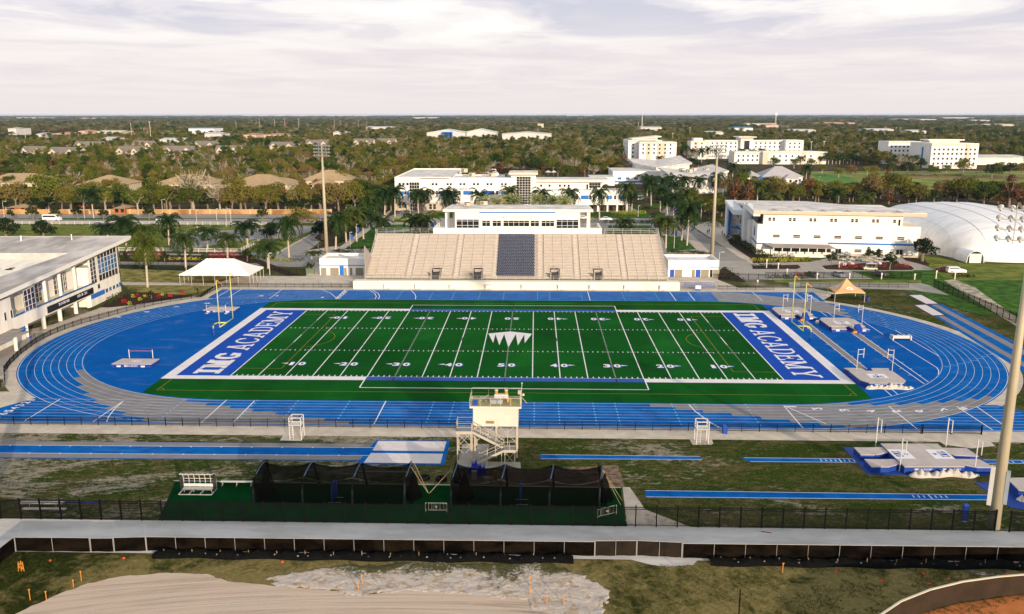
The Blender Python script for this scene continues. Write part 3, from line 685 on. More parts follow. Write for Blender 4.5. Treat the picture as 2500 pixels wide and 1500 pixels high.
# ================================================================ campus ground behind the stadium
MULCH = M('mulch',(.050,.030,.022),1,.4,2,spec=.05)
FLOOR = M('forest_floor',(.035,.034,.014),1,.5,.08,col2=(.075,.055,.025),spec=.05)
mb = MB(); mb.sheet([(-900,214),(-60,212),(120,196),(900,190),(9000,9000),(-9000,9000)],.004); struct(mb,'forest_floor',FLOOR)
patch('north_lawn','C1',[(-700,1182),(0,1182),(2473,1188),(2900,1190),(2900,1440),(2310,1452),(1150,1425),(0,1420),(-700,1420)],.006,LAWN)
patch('north_lawn','C1',[(-700,1340),(1150,1340),(1150,1484),(2300,1484),(2900,1484),(2900,1560),(-700,1700)],.0062,LAWNY)
patch('asphalt_path','C1',[(1620,1258),(2300,1232),(2900,1190),(3100,1200),(2850,1310),(2473,1322),(2260,1345),(1880,1412),(1640,1400)],.008,ROADM)
patch('public_road','C1',[(-900,1088),(3700,1088),(3700,1120),(-900,1122)],.008,ROADM); patch('public_road','C1',[(-900,1128),(3700,1126),(3700,1166),(-900,1162)],.0085,ROADM)
patch('median','C1',[(360,1119),(1000,1119),(1500,1128),(1500,1138),(1000,1134),(380,1134)],.010,LAWNG)
patch('verge','C1',[(-900,1062),(3700,1062),(3700,1090),(-900,1090)],.006,M('verge',(.10,.05,.022),1,.35,.6))
patch('verge_kerb','C1',[(-900,1086),(3700,1086),(3700,1090),(-900,1090)],.012,CONC)
patch('asphalt_path','D1',[(1160,372),(1650,372),(1960,380),(2473,372),(2473,395),(1160,388)],.0085,CONC2)
patch('plant_bed','D1',[(1160,388),(2473,392),(2473,420),(3000,620),(2900,645),(2480,470),(1160,448)],.010,MULCH)
patch('asphalt_path','D1',[(1160,452),(1760,452),(1950,462),(1950,488),(1160,478)],.009,CONC2)
patch('plant_bed','D1',[(1160,478),(1900,490),(1900,545),(1160,520)],.010,M('dark_bed',(.012,.014,.006),1,.5,1))
patch('dry_lawn','D1',[(1165,520),(1900,548),(2473,560),(2473,600),(1790,655),(1170,652)],.0105,LAWNY)
patch('walk','D1',[(1170,652),(2473,660),(2600,700),(1190,678)],.011,CONC)
patch('dry_lawn','D1',[(1190,678),(2060,684),(1960,760),(1870,790),(1300,760)],.0115,LAWNY)
patch('plant_bed','D1',[(1040,830),(1190,735),(1310,745),(1640,765),(1880,780),(1310,868),(960,907)],.013,MULCH)
patch('walk','D1',[(1940,795),(2130,660),(2290,600),(3900,600),(3900,800),(2473,715),(2170,708),(2010,800),(1750,840),(1310,912),(960,905),(1310,866),(1870,790)],.0128,CONC)
patch('promenade','D2',[(-150,790),(1060,790),(1060,905),(-400,905),(-400,860)],.0133,CONC)
patch('drive','D2',[(-60,560),(200,566),(555,368),(680,330),(850,170),(900,175),(720,380),(510,540),(600,600),(640,640),(470,700),(330,700),(60,690),(-200,640)],.0092,ROADM)
patch('drive_kerb','D2',[(195,566),(552,368),(560,374),(215,572)],.012,CONC)
patch('lawn','D2',[(270,440),(480,400),(552,366),(400,300),(0,300),(-300,420),(-300,560),(60,560)],.0072,LAWN)
patch('courtyard','D2',[(510,540),(700,500),(1100,520),(1060,800),(470,800),(560,690),(600,620)],.009,CONC)
patch('courtyard_lawn','D2',[(820,510),(960,400),(1145,282),(1190,290),(1190,520),(880,530)],.0105,LAWNG)
patch('courtyard_lawn','D2',[(1150,290),(1440,292),(1440,330),(1160,345)],.0105,LAWNG)
patch('shrub_bed','D2',[(510,540),(760,500),(900,420),(1000,300),(900,250),(700,300),(560,420),(660,470)],.0102,MULCH)
patch('walk','D2',[(800,515),(870,520),(1175,285),(1310,160),(1290,155),(1130,270)],.013,CONC)
patch('courtyard_floor','C2',[(1180,1160),(1500,1000),(3600,1000),(4200,1300),(4300,1500),(1130,1500)],.0095,CONC2)
for pts in ([(1160,1185),(1440,1180),(1500,1200),(1490,1225),(1160,1250)],[(1130,1290),(1500,1240),(1720,1240),(1720,1300),(1130,1480)],[(1340,1120),(1480,1125),(1480,1165),(1330,1155)],[(1700,1065),(1900,1060),(1900,1120),(1700,1115)]):
 patch('courtyard_lawn','C2',pts,.0125,LAWNG)
for pts in ([(730,1060),(1330,1060),(1330,1120),(730,1120)],[(920,1190),(1330,1190),(1390,1240),(930,1215)],[(910,1240),(1340,1250),(1400,1275),(920,1280)],[(1450,1290),(1640,1300),(1780,1420),(1500,1440)],[(1310,990),(1500,960),(1640,970),(1640,1000),(1340,1030)],[(1230,860),(1310,930),(1250,930),(1200,880)],[(1170,990),(1280,1010),(1250,1030),(1170,1030)],[(1390,1065),(1480,1070),(1480,1110),(1400,1100)]):
 patch('courtyard_lawn','C3',pts,.0125,LAWNG)
patch('campus_road','C3',[(660,1125),(1010,1125),(1400,1150),(1440,1060),(1560,960),(1640,960),(1640,1150),(1900,1310),(2300,1560),(2473,1620),(2473,1720),(2180,1720),(1990,1530),(1620,1180),(1400,1175),(660,1165)],.0105,ROADM)
patch('campus_walk','C3',[(1600,1180),(1640,1180),(1905,1440),(1890,1484),(1800,1460)],.0125,CONC)
patch('campus_walk','C3',[(1750,1200),(1900,1150),(1990,1150),(2380,1560),(2473,1600),(2420,1610),(2200,1500)],.0128,CONC)
patch('plant_bed','D3',[(2080,430),(2290,450),(2473,560),(2473,660),(2350,650),(2100,480)],.0135,MULCH)
patch('plant_bed','D3',[(1990,740),(2050,700),(2260,840),(2250,850),(1990,830)],.0135,MULCH)
patch('parking_lot','D4',[(-600,640),(430,650),(560,620),(1300,600),(1430,660),(1840,800),(1830,825),(1480,815),(-600,830)],.0112,CONC2)
patch('parking_island','D4',[(515,690),(620,680),(1200,650),(1380,690),(1415,715),(1390,732),(900,735),(560,725)],.0145,MULCH)
patch('island_kerb','D4',[(505,690),(620,676),(1200,645),(1390,688),(1425,715),(1395,738),(900,740),(550,730)],.0138,CONC)
patch('parking_island','D4',[(-150,690),(290,680),(318,705),(280,722),(-150,722)],.0145,MULCH)
patch('shrub_bed','D4',[(-150,600),(400,625),(420,650),(-150,665)],.0145,MULCH)
patch('shrub_bed','D4',[(1280,600),(1440,620),(1590,680),(1500,680),(1330,640)],.0145,MULCH)
patch('lawn_by_lot','D4',[(60,830),(1480,830),(1480,860),(60,855)],.0122,LAWN)
patch('north_lawn','D4',[(1500,600),(1640,605),(1900,670),(3200,680),(3200,830),(1840,830),(1700,800),(1560,700)],.0121,LAWN)
patch('dirt_margin','D4',[(1700,830),(1800,820),(2000,900),(2700,1400),(2600,1400),(1900,960)],.0124,M('dry_margin',(.30,.26,.19),1,.35,.5,col2=(.38,.34,.27)))
patch('golf_green','C4',[(420,668),(2700,662),(2900,700),(2900,850),(2300,860),(760,828),(380,805),(400,740)],.0082,M('golf_grass',(.13,.18,.018),1,.25,.06,col2=(.19,.21,.035)))
patch('golf_green','C4',[(430,690),(700,700),(900,770),(860,830),(500,800)],.0102,M('putting_green',(.07,.19,.018),1,.12,.1))
patch('bunker','C4',[(540,792),(640,794),(655,810),(560,815)],.013,CONC)
patch('golf_path','C4',[(1450,690),(1560,696),(1600,706),(1500,705)],.0125,CONC2)
patch('golf_bed','C4',[(1200,700),(1480,698),(2060,705),(2473,730),(2473,750),(2100,735),(1200,718)],.0122,M('pampas_bed',(.20,.12,.05),1,.4,.3))

# ================================================================ buildings
CREAM = M('cream_wall',(.80,.755,.67),.85,.09,.5,spec=.1,sc3=(1,1,.18)); WWALL = M('white_wall',(.84,.82,.79),.85,.08,.5,spec=.1,sc3=(1,1,.18))
BEIGE = M('beige_wall',(.52,.47,.37),.85,.06,.3,spec=.2); ROOFW = M('white_roof',(.62,.58,.56),.9,.16,.25,spec=.2,col2=(.70,.66,.63))
ROOFG = M('grey_roof',(.30,.27,.26),.9,.12,.3,spec=.2); ROOFD = M('weathered_roof',(.40,.365,.345),.9,.22,.14,spec=.15,col2=(.55,.51,.49),sc3=(1,.35,1))
BSTR = M('stripe_blue',(.015,.15,.52),.6,.08,.5); BDARK = M('dark_blue',(.01,.03,.16),.5,.1)
FRAME = M('window_frame',(.72,.68,.62),.6,.03); TAN = M('tan_tile',(.40,.285,.165),.9,.14,1.2,spec=.15,sc3=(.3,.3,3))
METAL = M('galvanised_metal',(.55,.52,.48),.45,.08,2,metal=.3); DMET = M('dark_metal',(.02,.02,.024),.5,.1,2)
def glassmat(name,col,rough=.08):
 m,t,b = newmat(name); b.inputs['Roughness'].default_value = rough; b.inputs['Specular IOR Level'].default_value = .8
 f = noise(t,1.1,3,.5); setc(t,b,ramp(t,f,[(.35,tuple(c*.6 for c in col)),(.65,tuple(min(1,c*1.5) for c in col))])); return m
GLASS = glassmat('dark_glass',(.012,.016,.022),.15); GLASSB = glassmat('blue_glass',(.05,.14,.30),.1); GLASSN = glassmat('navy_glass',(.006,.012,.07),.15)
class LB(MB):
 def __init__(s): super().__init__(); s.local = True
def win(parent,x0,x1,z0,z1,y=0.0,nx=2,nz=2,glass=None,frame=None,fw=.07,name='window',side=None,zs=None,fl=None):
 """window on a wall facing -y (or facing -x / +x when side is set): glass panel with a proud frame"""
 b = LB()
 if side == 'left': b.xf = lambda p: (y-(-p[1]) if False else y+p[1],p[0],p[2])
 elif side == 'right': b.xf = lambda p: (y-p[1],p[0],p[2])
 else: b.xf = lambda p: (p[0],y+p[1],p[2])
 b.mi = 1; b.box(x0,x1,-.03,.02,z0,z1)
 b.mi = 0; d = -.09
 xs = [x0+(x1-x0)*i/nx for i in range(nx+1)]; zz = zs or [z0+(z1-z0)*i/nz for i in range(nz+1)]
 for x in xs: b.box(x-fw/2,x+fw/2,d,-.03,z0-fw/2,z1+fw/2)
 for z in zz:
  for i in range(nx): b.box(xs[i]+fw/2,xs[i+1]-fw/2,d+.004,-.03,z-fw/2,z+fw/2)
 return b.build(name,[frame or FRAME,glass or GLASS],parent)
def lbox(name,mat,parent,*boxes):
 if len(boxes) > 1 and name in ('blue_band','ground_storey','roof','louvre','fascia'):
  for bx in boxes: o_ = lbox(name,mat,parent,bx)
  return o_
 b = LB()
 for bx in boxes: b.box(*bx)
 return b.build(name,mat,parent)
def ac_unit(name,label,loc,rz=0,s=1.0,group='air conditioning units'):
 t = thing(name,label,'air conditioner',loc,rz,group)
 lbox('casing',M('ac_casing',(.50,.46,.38),.6,.08),t,(-1*s,1*s,-.7*s,.7*s,.12,1.25*s))
 b = LB(); b.lathe([(.5*s,0),(.5*s,.16),(.42*s,.18),(.1*s,.14)],(-.45*s,0,1.25*s),14); b.lathe([(.5*s,0),(.5*s,.16),(.42*s,.18),(.1*s,.14)],(.5*s,0,1.25*s),14); b.build('fan_guard',DMET,t)
 lbox('louvre',M('louvre',(.18,.15,.11),.7,.1),t,(-.9*s,-.1*s,-.72*s-.02,-.7*s,.3,1.1*s)); return t
F0 = Vector((-93.15,-20.0,0)); ANG = math.atan2(62,-2.85)-math.pi/2     # local +y runs along the facade, local x = 0 is the facade
fh = thing('field_house','cream two storey field house with sloping flat roof, scoreboard and blue bands at left edge','building',tuple(F0),ANG)
def yz(*p): return p
YF = 62.1
b = LB(); b.mi = 0
b.box(-34,0,-30,18.8,0,2.6)        # south solid end
b.box(-34,-5.0,18.8,46.4,0,3.4)      # recessed ground floor
b.box(-34,0,46.4,YF,0,4.9,'b')          # north solid end
b.box(-34,0,-30,15.2,2.6,9.0,'b')
b.box(-34,0,15.2,46.4,2.6,4.95)        # floor slab and parapet band
b.box(-34,-2.6,15.2,46.4,4.95,9.4,'b')
b.box(-34,-.12,46.4,YF,4.9,9.0,'b')
b.prism([(-34,30),(-2.6,30),(-2.6,52),(-34,52)],[9.4]*4,[9.5,9.5,11.6,11.6])
b.prism([(-34,50),(-.12,50),(-.12,YF),(-34,YF)],[9.0]*4,[11.5,11.5,12.2,12.2])
b.build('wall',CREAM,fh)
b = LB(); b.local = True
zr = lambda y: 8.9+(y+30)*(13.25-8.9)/(66.5+30)
b.prism([(-12,-30),(2.0,-30),(1.4,67.0),(-40,67.0),(-40,47.5),(-3.8,46.8)],[zr(-30)-.45,zr(-30)-.45,zr(67)-.55,zr(67)-.55,zr(47)-.55,zr(47)-.55],[zr(-30)+.1,zr(-30)+.1,zr(67),zr(67),zr(47),zr(47)])
rf = b.build('roof',ROOFD,fh)
lbox('fascia',M('fascia',(.80,.76,.68),.8,.03),fh,*[(2.02,2.14,-30+i*9.7,-30+(i+1)*9.7,zr(-30+i*9.7)-.6,zr(-30+(i+.5)*9.7)+.05) for i in range(0)] or [(-40,1.5,67.0,67.12,zr(67)-.75,zr(67)+.04)])
b = LB(); b.prism([(2.0,-30),(2.14,-30),(1.54,67.1),(1.4,67.1)],[zr(-30)-.65]*2+[zr(67)-.75]*2,[zr(-30)+.12]*2+[zr(67)+.05]*2); b.build('fascia',MATS['fascia'],fh)
b = LB(); b.box(-40,-4,-30,46.5,8.2,8.6); b.box(-40,-4.2,46.5,46.9,8.6,12.4); b.build('lower_roof',M('lower_roof',(.50,.47,.44),.9,.15,.3),fh)
for yy in (20.0,26.6,33.2,40.1,46.0):
 b = LB(); b.tube([(-.5,yy,0),(-.5,yy,2.7)],.42,14); b.build('column',CREAM,fh)
for yy in (28.5,34.6,41.0,48.4):
 b = LB(); b.tube([(-.5,yy,4.9),(-.5,yy,zr(yy)-.4)],.36,14); b.build('column',CREAM,fh)
b = LB(); b.tube([(-2.0,65.6,0),(-2.0,65.6,zr(66)-.6)],.28,12); b.build('column',CREAM,fh)
def fwin(y0,y1,z0,z1,nx,nz,x=0.0,glass=None,zt=None):
 b = LB(); b.xf = lambda p: (x-p[1],p[0],p[2]); b.mi = 1
 z1b = z1 if zt is None else zt
 b.face([(y0,-.03,z0),(y1,-.03,z0),(y1,-.03,z1b),(y0,-.03,z1)]); b.mi = 0
 for i in range(nx+1):
  u = i/nx; yy = y0+(y1-y0)*u; b.bar((yy,-.06,z0),(yy,-.06,z1+(z1b-z1)*u),.09,.06)
 for j in range(nz+1):
  v = j/nz; b.bar((y0,-.065,z0+(z1-z0)*v),(y1,-.065,z0+(z1b-z0)*v),.06,.09)
 return b.build('window',[FRAME,glass or GLASS],fh)
fwin(20.3-.6,23.6,5.0,9.2,3,4,.01,GLASSN,9.45)
fwin(23.9,26.2,5.0,8.2,3,3,-2.58); fwin(28.6,31.0,5.0,8.8,2,4,-2.58)
fwin(36.0,39.8,5.0,9.2,3,4,-2.58); fwin(40.2,41.6,5.0,9.2,2,4,-2.58)
fwin(47.6,50.4,4.95,10.6,2,6,-.10,None,10.9);
fwin(51.2,61.2,6.6,10.0,6,3,.015,GLASSB,10.3); fwin(51.2,61.2,10.05,11.1,6,1,.016,GLASS,11.9); fwin(51.2,61.2,5.0,6.5,6,1,.016,GLASS,6.55)
fwin(12.4,13.2,5.0,6.6,1,1,.01,GLASSN); fwin(14.5,15.3,5.0,6.6,1,1,.01,GLASSN); fwin(50.0,51.4,3.4,4.5,1,1,.01,GLASS)
for y0,y1 in ((53.6,55.2),(55.5,57.1),(57.4,59.0),(59.3,60.9)): fwin(y0,y1,1.75,2.7,1,1,.02,GLASSB)
lbox('blue_band',BSTR,fh,(0,.05,46.5,53.4,1.7,2.75),(0,.05,61.0,YF+.02,1.7,2.75),(0,.05,-30,18.8,1.5,2.5))
b = LB(); b.box(-.02,.06,15.4,49,4.95,5.35); b.build('glass_balustrade',GLASSB,fh)
lbox('blue_band',M('flag_blue',(.01,.09,.5),.7,.1),fh,(-2.6,-2.5,30.6,32.2,7.2,9.3))
sb = lbox('scoreboard',M('scoreboard_black',(.006,.008,.014),.4,.1),fh,(.02,.22,27.6,47.6,2.95,4.3))
for y0,y1,tx in ((31.8,33.0,'21'),(33.3,34.8,'120'),(35.1,36.4,'50'),(40.0,41.4,'120'),(41.8,42.6,'3'),(43.2,44.4,'21')):
 b = LB(); put_text(b,tx,(.235,y0,3.55),(0,y1-y0,0),(0,0,.55),.03); b.build('digit',WHITE,sb)
lbox('canopy',ROOFG,fh,(0,3.4,-8,12.6,2.7,2.95)); b = LB(); b.tube([(3.0,9.8,0),(3.0,9.8,2.7)],.32,12); b.build('column',CREAM,fh)
lbox('canopy',ROOFG,fh,(.0,2.2,12.6,14.6,2.85,3.0))
b = LB(); b.tube([(-10.5,62,zr(62)),(-10.5,62,zr(62)+1.4)],.12,8); b.build('vent_pipe',WWALL,fh); b = LB(); b.tube([(-22,61,zr(61)),(-22,61,zr(61)+1.3)],.16,8); b.build('vent_pipe',WWALL,fh)
for i,(x,y,s) in enumerate(((-15.5,37,1.5),(-12.4,38.2,1.3),(-7.6,42.5,1.0),(-24.5,39.5,.8))):
 v = Vector((x,y,8.6)); v.rotate(Matrix.Rotation(ANG,3,'Z')); lab = ['large tan rooftop air unit with twin fans on the left building roof','second large rooftop air unit right beside the largest one','small rooftop air unit half hidden by the sloping roof edge','small pale rooftop unit nearest the left edge of the photo'][i]
 ac_unit('air_conditioner',lab,tuple(F0+v),ANG+1.57,s)
gs = thing('grandstand','large aluminium bleacher grandstand with navy seats in its middle behind the far straight','grandstand',(0,48.2,0))
ALU = M('bleacher_aluminium',(.76,.69,.61),.6,.05,.8,spec=.2); ALUD = M('bleacher_tread',(.40,.35,.31),.75,.08,.8,spec=.1)
SW = 38.0; Y0,Z0,Y1,Z1,NR = 51.2,2.15,70.2,10.85,30
bw = MB(); bw.box(-40.4,40.6,48.2,48.5,0,2.0); bw.box(-40.4,40.6,48.504,51.0,1.7,1.95); bw.build('front_wall',M('cream_paint',(.80,.75,.60),.85,.03,.3),gs)
bu = MB()
for s in (-1,1): bu.prism([(s*(SW-.1),Y0),(s*(SW-.1)-s*.12,Y0),(s*(SW-.1)-s*.12,Y1),(s*(SW-.1),Y1)][::s],[0]*4,[Z0-.4,Z0-.4,Z1-.4,Z1-.4])
bu.box(-SW,SW,Y1+.3,Y1+.5,0,Z1); bu.build('side_cladding',ALUD,gs)
aisles = [(-28.2,-26.2),(-16.2,-14.2),(-5.9,-4.9),(4.9,7.2),(14.4,16.4),(26.3,28.3)]
def in_aisle(x):
 return any(a < x < b_ for a,b_ in aisles)
portals = [-20.2,-9.6,9.9,20.8]
secs = [(-SW,-28.2),(-26.2,-16.2),(-14.2,-5.9),(-4.85,4.85),(7.2,14.4),(16.4,26.3),(28.3,SW)]
dy,dz = (Y1-Y0)/NR,(Z1-Z0)/NR
NAVY = M('navy_seat',(.003,.006,.022),.5,.25,1.5,spec=.3)
for i in range(NR):
 y = Y0+i*dy; z = Z0+i*dz; m = MB(); m.mi = 1
 spans = [(-SW,SW)] if i > 6 else list(zip([-SW]+[p_+1.2 for p_ in portals],[p_-1.2 for p_ in portals]+[SW]))
 for a,b_ in spans:
  m.box(a,b_,y,y+dy,z-.06,z); m.box(a,b_,y+dy-.02,y+dy,z,z+dz-.06)
 m.mi = 0; y += dy*.30
 for a,b_ in secs:
  if (a,b_) == (-4.85,4.85): continue
  cuts = [(a,b_)]
  if i < 6:
   for p_ in portals:
    cuts = [c_ for s in cuts for c_ in ([(s[0],p_-1.3),(p_+1.3,s[1])] if s[0] < p_ < s[1] else [s])]
  for c0,c1 in cuts:
   n_ = max(1,round((c1-c0)/2.4))
   for k_ in range(n_):
    x0,x1 = c0+(c1-c0)*k_/n_+.02,c0+(c1-c0)*(k_+1)/n_-.02
    m.box(x0,x1,y,y+.27,z+.36,z+.42); m.box(x0+.06,x0+.10,y+.05,y+.22,z,z+.36)
 m.build('seating_row',[ALU,ALUD],gs)
SEATG = M('seat_top_glint',(.085,.115,.21),.35,.35,1.5,spec=.5)  # lighter tops of the seat backs: row glints put into the colour
for i in range(1,29):
 y = Y0+i*dy; z = Z0+i*dz; m = MB(); n_ = 20
 for k_ in range(n_):
  x = -4.75+9.5*(k_+.3+.4*(i % 2))/n_
  m.box(x-.20,x+.20,y+.12,y+.46,z+.34,z+.40)
  m.grid(lambda u,v,x=x: (x-.21+.42*u,y+.47+.05*v-.06*math.sin(math.pi*u),z+.40+v*.42*(1-.25*(2*u-1)**4)),4,3)
  m.box(x-.02,x+.02,y+.3,y+.36,z,z+.34)
 o_ = m.build('chair_row',[NAVY,SEATG],gs); o_.data.polygons.foreach_set('material_index',[1 if p_.center.z > z+.64 else 0 for p_ in o_.data.polygons])
for a,b_ in aisles:
 m = MB(); xm = (a+b_)/2
 for i in range(NR):
  y = Y0+i*dy; z = Z0+i*dz
  for w0,w1 in ((xm-.55,xm+.55),): m.box(w0,w1,y+dy*.5,y+dy,z,z+dz*.5)
 for i in range(0,NR,3):
  y = Y0+i*dy; z = Z0+i*dz; m.bar((xm,y,z),(xm,y,z+.85),.03); m.bar((xm,y,z+.85),(xm,y+dy*1.8,z+.85+dz*1.8),.03)
 m.build('aisle',M('aisle_aluminium',(.60,.54,.48),.6,.06,.8),gs)
for p_ in portals:
 m = MB(); m.mi = 1; m.box(p_-.95,p_+.95,Y0+.2,Y0+3.6,1.96,3.2); m.mi = 0
 for s in (-1,1): m.prism([(p_+s*.95,Y0-.05),(p_+s*1.15,Y0-.05),(p_+s*1.15,Y0+4.2),(p_+s*.95,Y0+4.2)][::s],[1.98]*4,[2.6,2.6,3.9,3.9])
 m.box(p_-.95,p_+.95,Y0+3.9,Y0+4.2,3.2,3.9)
 for zz in (.45,.9):
  for s in (-1,1): m.bar((p_+s*1.05,Y0,2.5+zz),(p_+s*1.05,Y0+4.1,3.8+zz),.03)
  m.bar((p_-1.05,Y0+4.1,3.8+zz),(p_+1.05,Y0+4.1,3.8+zz),.03)
 m.build('portal',[ALUD,DMET],gs)
def railing(name,pts,h,parent,mat,post=2.4,nr=3,w=.05,z_on=None):
 m = MB();
 for i in range(len(pts)-1):
  a,b_ = Vector(pts[i]),Vector(pts[i+1]); n_ = max(1,round((b_-a).length/post))
  for j in range(n_+(1 if i == len(pts)-2 else 0)): p_ = a.lerp(b_,j/n_); m.bar(p_,p_+Vector((0,0,h)),w)
  for k_ in range(1,nr+1): hh = Vector((0,0,h*k_/nr)); m.bar(a+hh,b_+hh,w*.8)
 return m.build(name,mat,parent)
railing('front_rail',[(-SW,50.9,2.0),(SW,50.9,2.0)],1.05,gs,METAL)
railing('side_rail',[(-SW-.08,Y0,Z0),(-SW-.08,Y1+.2,Z1)],1.1,gs,METAL,1.6); railing('side_rail',[(SW+.08,Y0,Z0),(SW+.08,Y1+.2,Z1)],1.1,gs,METAL,1.6)
railing('back_rail',[(-SW,Y1+.5,Z1),(-24,Y1+.5,Z1)],1.5,gs,METAL); railing('back_rail',[(23.6,Y1+.5,Z1),(SW,Y1+.5,Z1)],1.5,gs,METAL)
bx0 = thing('wall_cabinet','white equipment cabinet at the foot of the grandstand wall','cabinet',(0,0,0),0,'white cabinets along the grandstand wall')
lbox('cabinet_box',WWALL,bx0,(-.65,.65,-.75,0,.5,1.25)); b = LB(); b.box(-.72,.72,-.85,0,1.25,1.36); b.build('lid',CREAM,bx0)
b = LB(); [b.box(x-.05,x+.05,-.7,-.6,.0,.5) for x in (-.55,.55)]; b.build('leg',METAL,bx0)
cabx = [gq('D2',1268,915)[0],gq('D2',1568,915)[0],gq('D2',1900,918)[0],gq('D2',2245,920)[0],gq('D3',120,925)[0],gq('D3',470,925)[0],gq('D3',775,925)[0],gq('D3',1110,928)[0],gq('D3',1452,930)[0]]
ords = ['leftmost','second from left','third from left','fourth from left','middle one','fourth from right','third from right','second from right','rightmost']
for i,x in enumerate(cabx):
 lb = 'white cabinet on the grandstand foot wall, %s of the nine' % ords[i]
 if i == 0: bx0.location = (x,48.18,0); bx0['label'] = lb
 else: dup(bx0,(x,48.18,0),0,lb)
YP = 71.3
def zp(px,py): return PYp(px,py,YP)
pb = thing('press_box','white press box building with long flat roof and dark windows above the grandstand','building',(0,YP,0))
zt0 = 10.7; zroof = 15.5
b = MB(); b.box(-22.9,22.9,YP,YP+.5,7,12.3); b.box(-22.9,-22.4,YP+.504,YP+12,7,12.3); b.box(22.4,22.9,YP+.504,YP+12,7,12.3); b.box(-22.4,22.4,YP+.504,YP+12,10.9,11.2)
b.box(-17.0,17.0,YP+.9,YP+11,11.204,16.7)
b.build('wall',M('press_white',(.85,.81,.73),.8,.03,.3),pb)
b = MB(); b.box(-10.3,10.4,YP+.55,YP+.9,11.2,16.7); b.build('centre_bay',M('press_white2',(.86,.82,.73),.8,.03,.3),pb)
b = MB(); b.prism([(-20.2,YP+.2),(20.5,YP+.2),(20.0,YP+13),(-19,YP+13)],[16.7]*4,[17.35]*4); b.build('roof',M('press_roof',(.78,.73,.66),.85,.05,.3),pb)
b = MB(); b.prism([(-19.4,YP+1),(19.7,YP+1),(19.2,YP+12.3),(-18.3,YP+12.3)],[17.35]*4,[17.40]*4); b.build('roof_membrane',ROOFW,pb)
b = MB(); b.box(-10.2,10.3,YP+.48,YP+.55,16.35,16.68); b.build('blue_band',BSTR,pb)
def pwin(x0,x1,z0,z1,nx,zs,y):
 b = MB(); b.mi = 1; b.box(x0,x1,y-.03,y+.02,z0,z1); b.mi = 0; fw = .09
 for i in range(nx+1): x = x0+(x1-x0)*i/nx; b.box(x-fw/2,x+fw/2,y-.1,y-.031,z0-.04,z1+.04)
 for z in zs:
  for i in range(nx): b.box(x0+(x1-x0)*i/nx+fw/2,x0+(x1-x0)*(i+1)/nx-fw/2,y-.09,y-.031,z-fw/2,z+fw/2)
 b.build('window',[FRAME,GLASS],pb)
for x0,x1 in ((-16.6,-10.5),(10.6,16.6)): pwin(x0,x1,12.25,14.6,4,(12.25,12.95,14.15,14.6),YP+.9)
def pxw(cr,xa,xb): return PYp(*q(cr,xa,1180),YP+.5)[0],PYp(*q(cr,xb,1180),YP+.5)[0]
for cr,xa,xb,n_ in (('C2',2185,2262,2),('C2',2285,2368,2),('C2',2390,2640,5),('C3',180,262,2),('C3',285,408,3)):
 x0,x1 = pxw(cr,xa,xb); pwin(x0,x1,12.75,14.35,n_,(12.75,13.85,14.35),YP+.55)
pwin(*pxw('C3',-80+0,155),12.75,14.35,5,(12.75,13.85,14.35),YP+.55) if pxw('C2',2390,2640)[1] < pxw('C3',-80,155)[0] else None
x0 = pxw('C2',2362,0)[0]; x1 = pxw('C3',232,0)[0]
b = MB(); put_slab(b,'IMG ACADEMY FIELD',(x0,YP+.53,15.0),(x1-x0,0,0),(0,0,.62),t=.13,bold=.24,gap=.10,res=14); b.build('sign_lettering',M('sign_grey',(.36,.38,.44),.5,.05),pb)
for x in (-19.6,19.6):
 for yy in (YP+2.5,YP+9): b = MB(); b.box(x-.25,x+.25,yy,yy+.5,11.2,16.7); b.build('column',MATS['press_white'],pb)
railing('rail',[(-22.6,YP+11.8,11.2),(-17.2,YP+11.8,11.2)],1.1,pb,METAL); railing('rail',[(17.2,YP+11.8,11.2),(22.6,YP+11.8,11.2)],1.1,pb,METAL)
ac_unit('air_conditioner','small air conditioner on the left part of the press box roof',(-14.2,YP+8,17.4),0,.8)
ac_unit('air_conditioner','pair of fans in a low box near the middle of the press box roof',(-9.6,YP+10.5,17.4),0,1.0)
def wing(x0,x1,y,label,ops):
 t = thing('concession_building',label,'building',((x0+x1)/2,y,0),0,'low buildings beside the grandstand'); d = 9.5; h = 4.55
 b = MB(); b.box(x0,x1,y,y+d,0,2.6); b.box(x0,x1,y,y+.3,2.604,h); b.box(x0,x1,y+d-.3,y+d,2.604,h); b.box(x0,x0+.3,y+.304,y+d-.304,2.604,h); b.box(x1-.3,x1,y+.304,y+d-.304,2.604,h); b.build('wall',WWALL,t)
 b = MB(); b.box(x0+.3,x1-.3,y+.3,y+d-.3,3.6,3.9); b.build('roof',ROOFW,t)
 b = MB(); b.box(x0-.02,x1+.02,y-.06,y,2.6,2.78); b.build('blue_band',BSTR,t)
 for a,b_,m_,nm in ops: c_ = MB(); c_.box(a,b_,y-.04,y,0.02,2.55 if m_ is BSTR else 2.0); c_.build(nm,m_,t)
 return t
KH = M('khaki_panel',(.27,.24,.17),.8,.06)
def wx(cr,x): return gq(cr,x,785)[0]
wing(-53.4,-40.2,66.8,'low white restroom building with blue door left of the grandstand',[(wx('D2',622),wx('D2',676),KH,'panel'),(wx('D2',712),wx('D2',795),KH,'panel'),(wx('D2',805),wx('D2',845),BSTR,'door'),(wx('D2',848),wx('D2',873),KH,'panel'),(wx('D2',905),wx('D2',925),KH,'panel'),(wx('D2',960),wx('D2',1035),KH,'panel')])
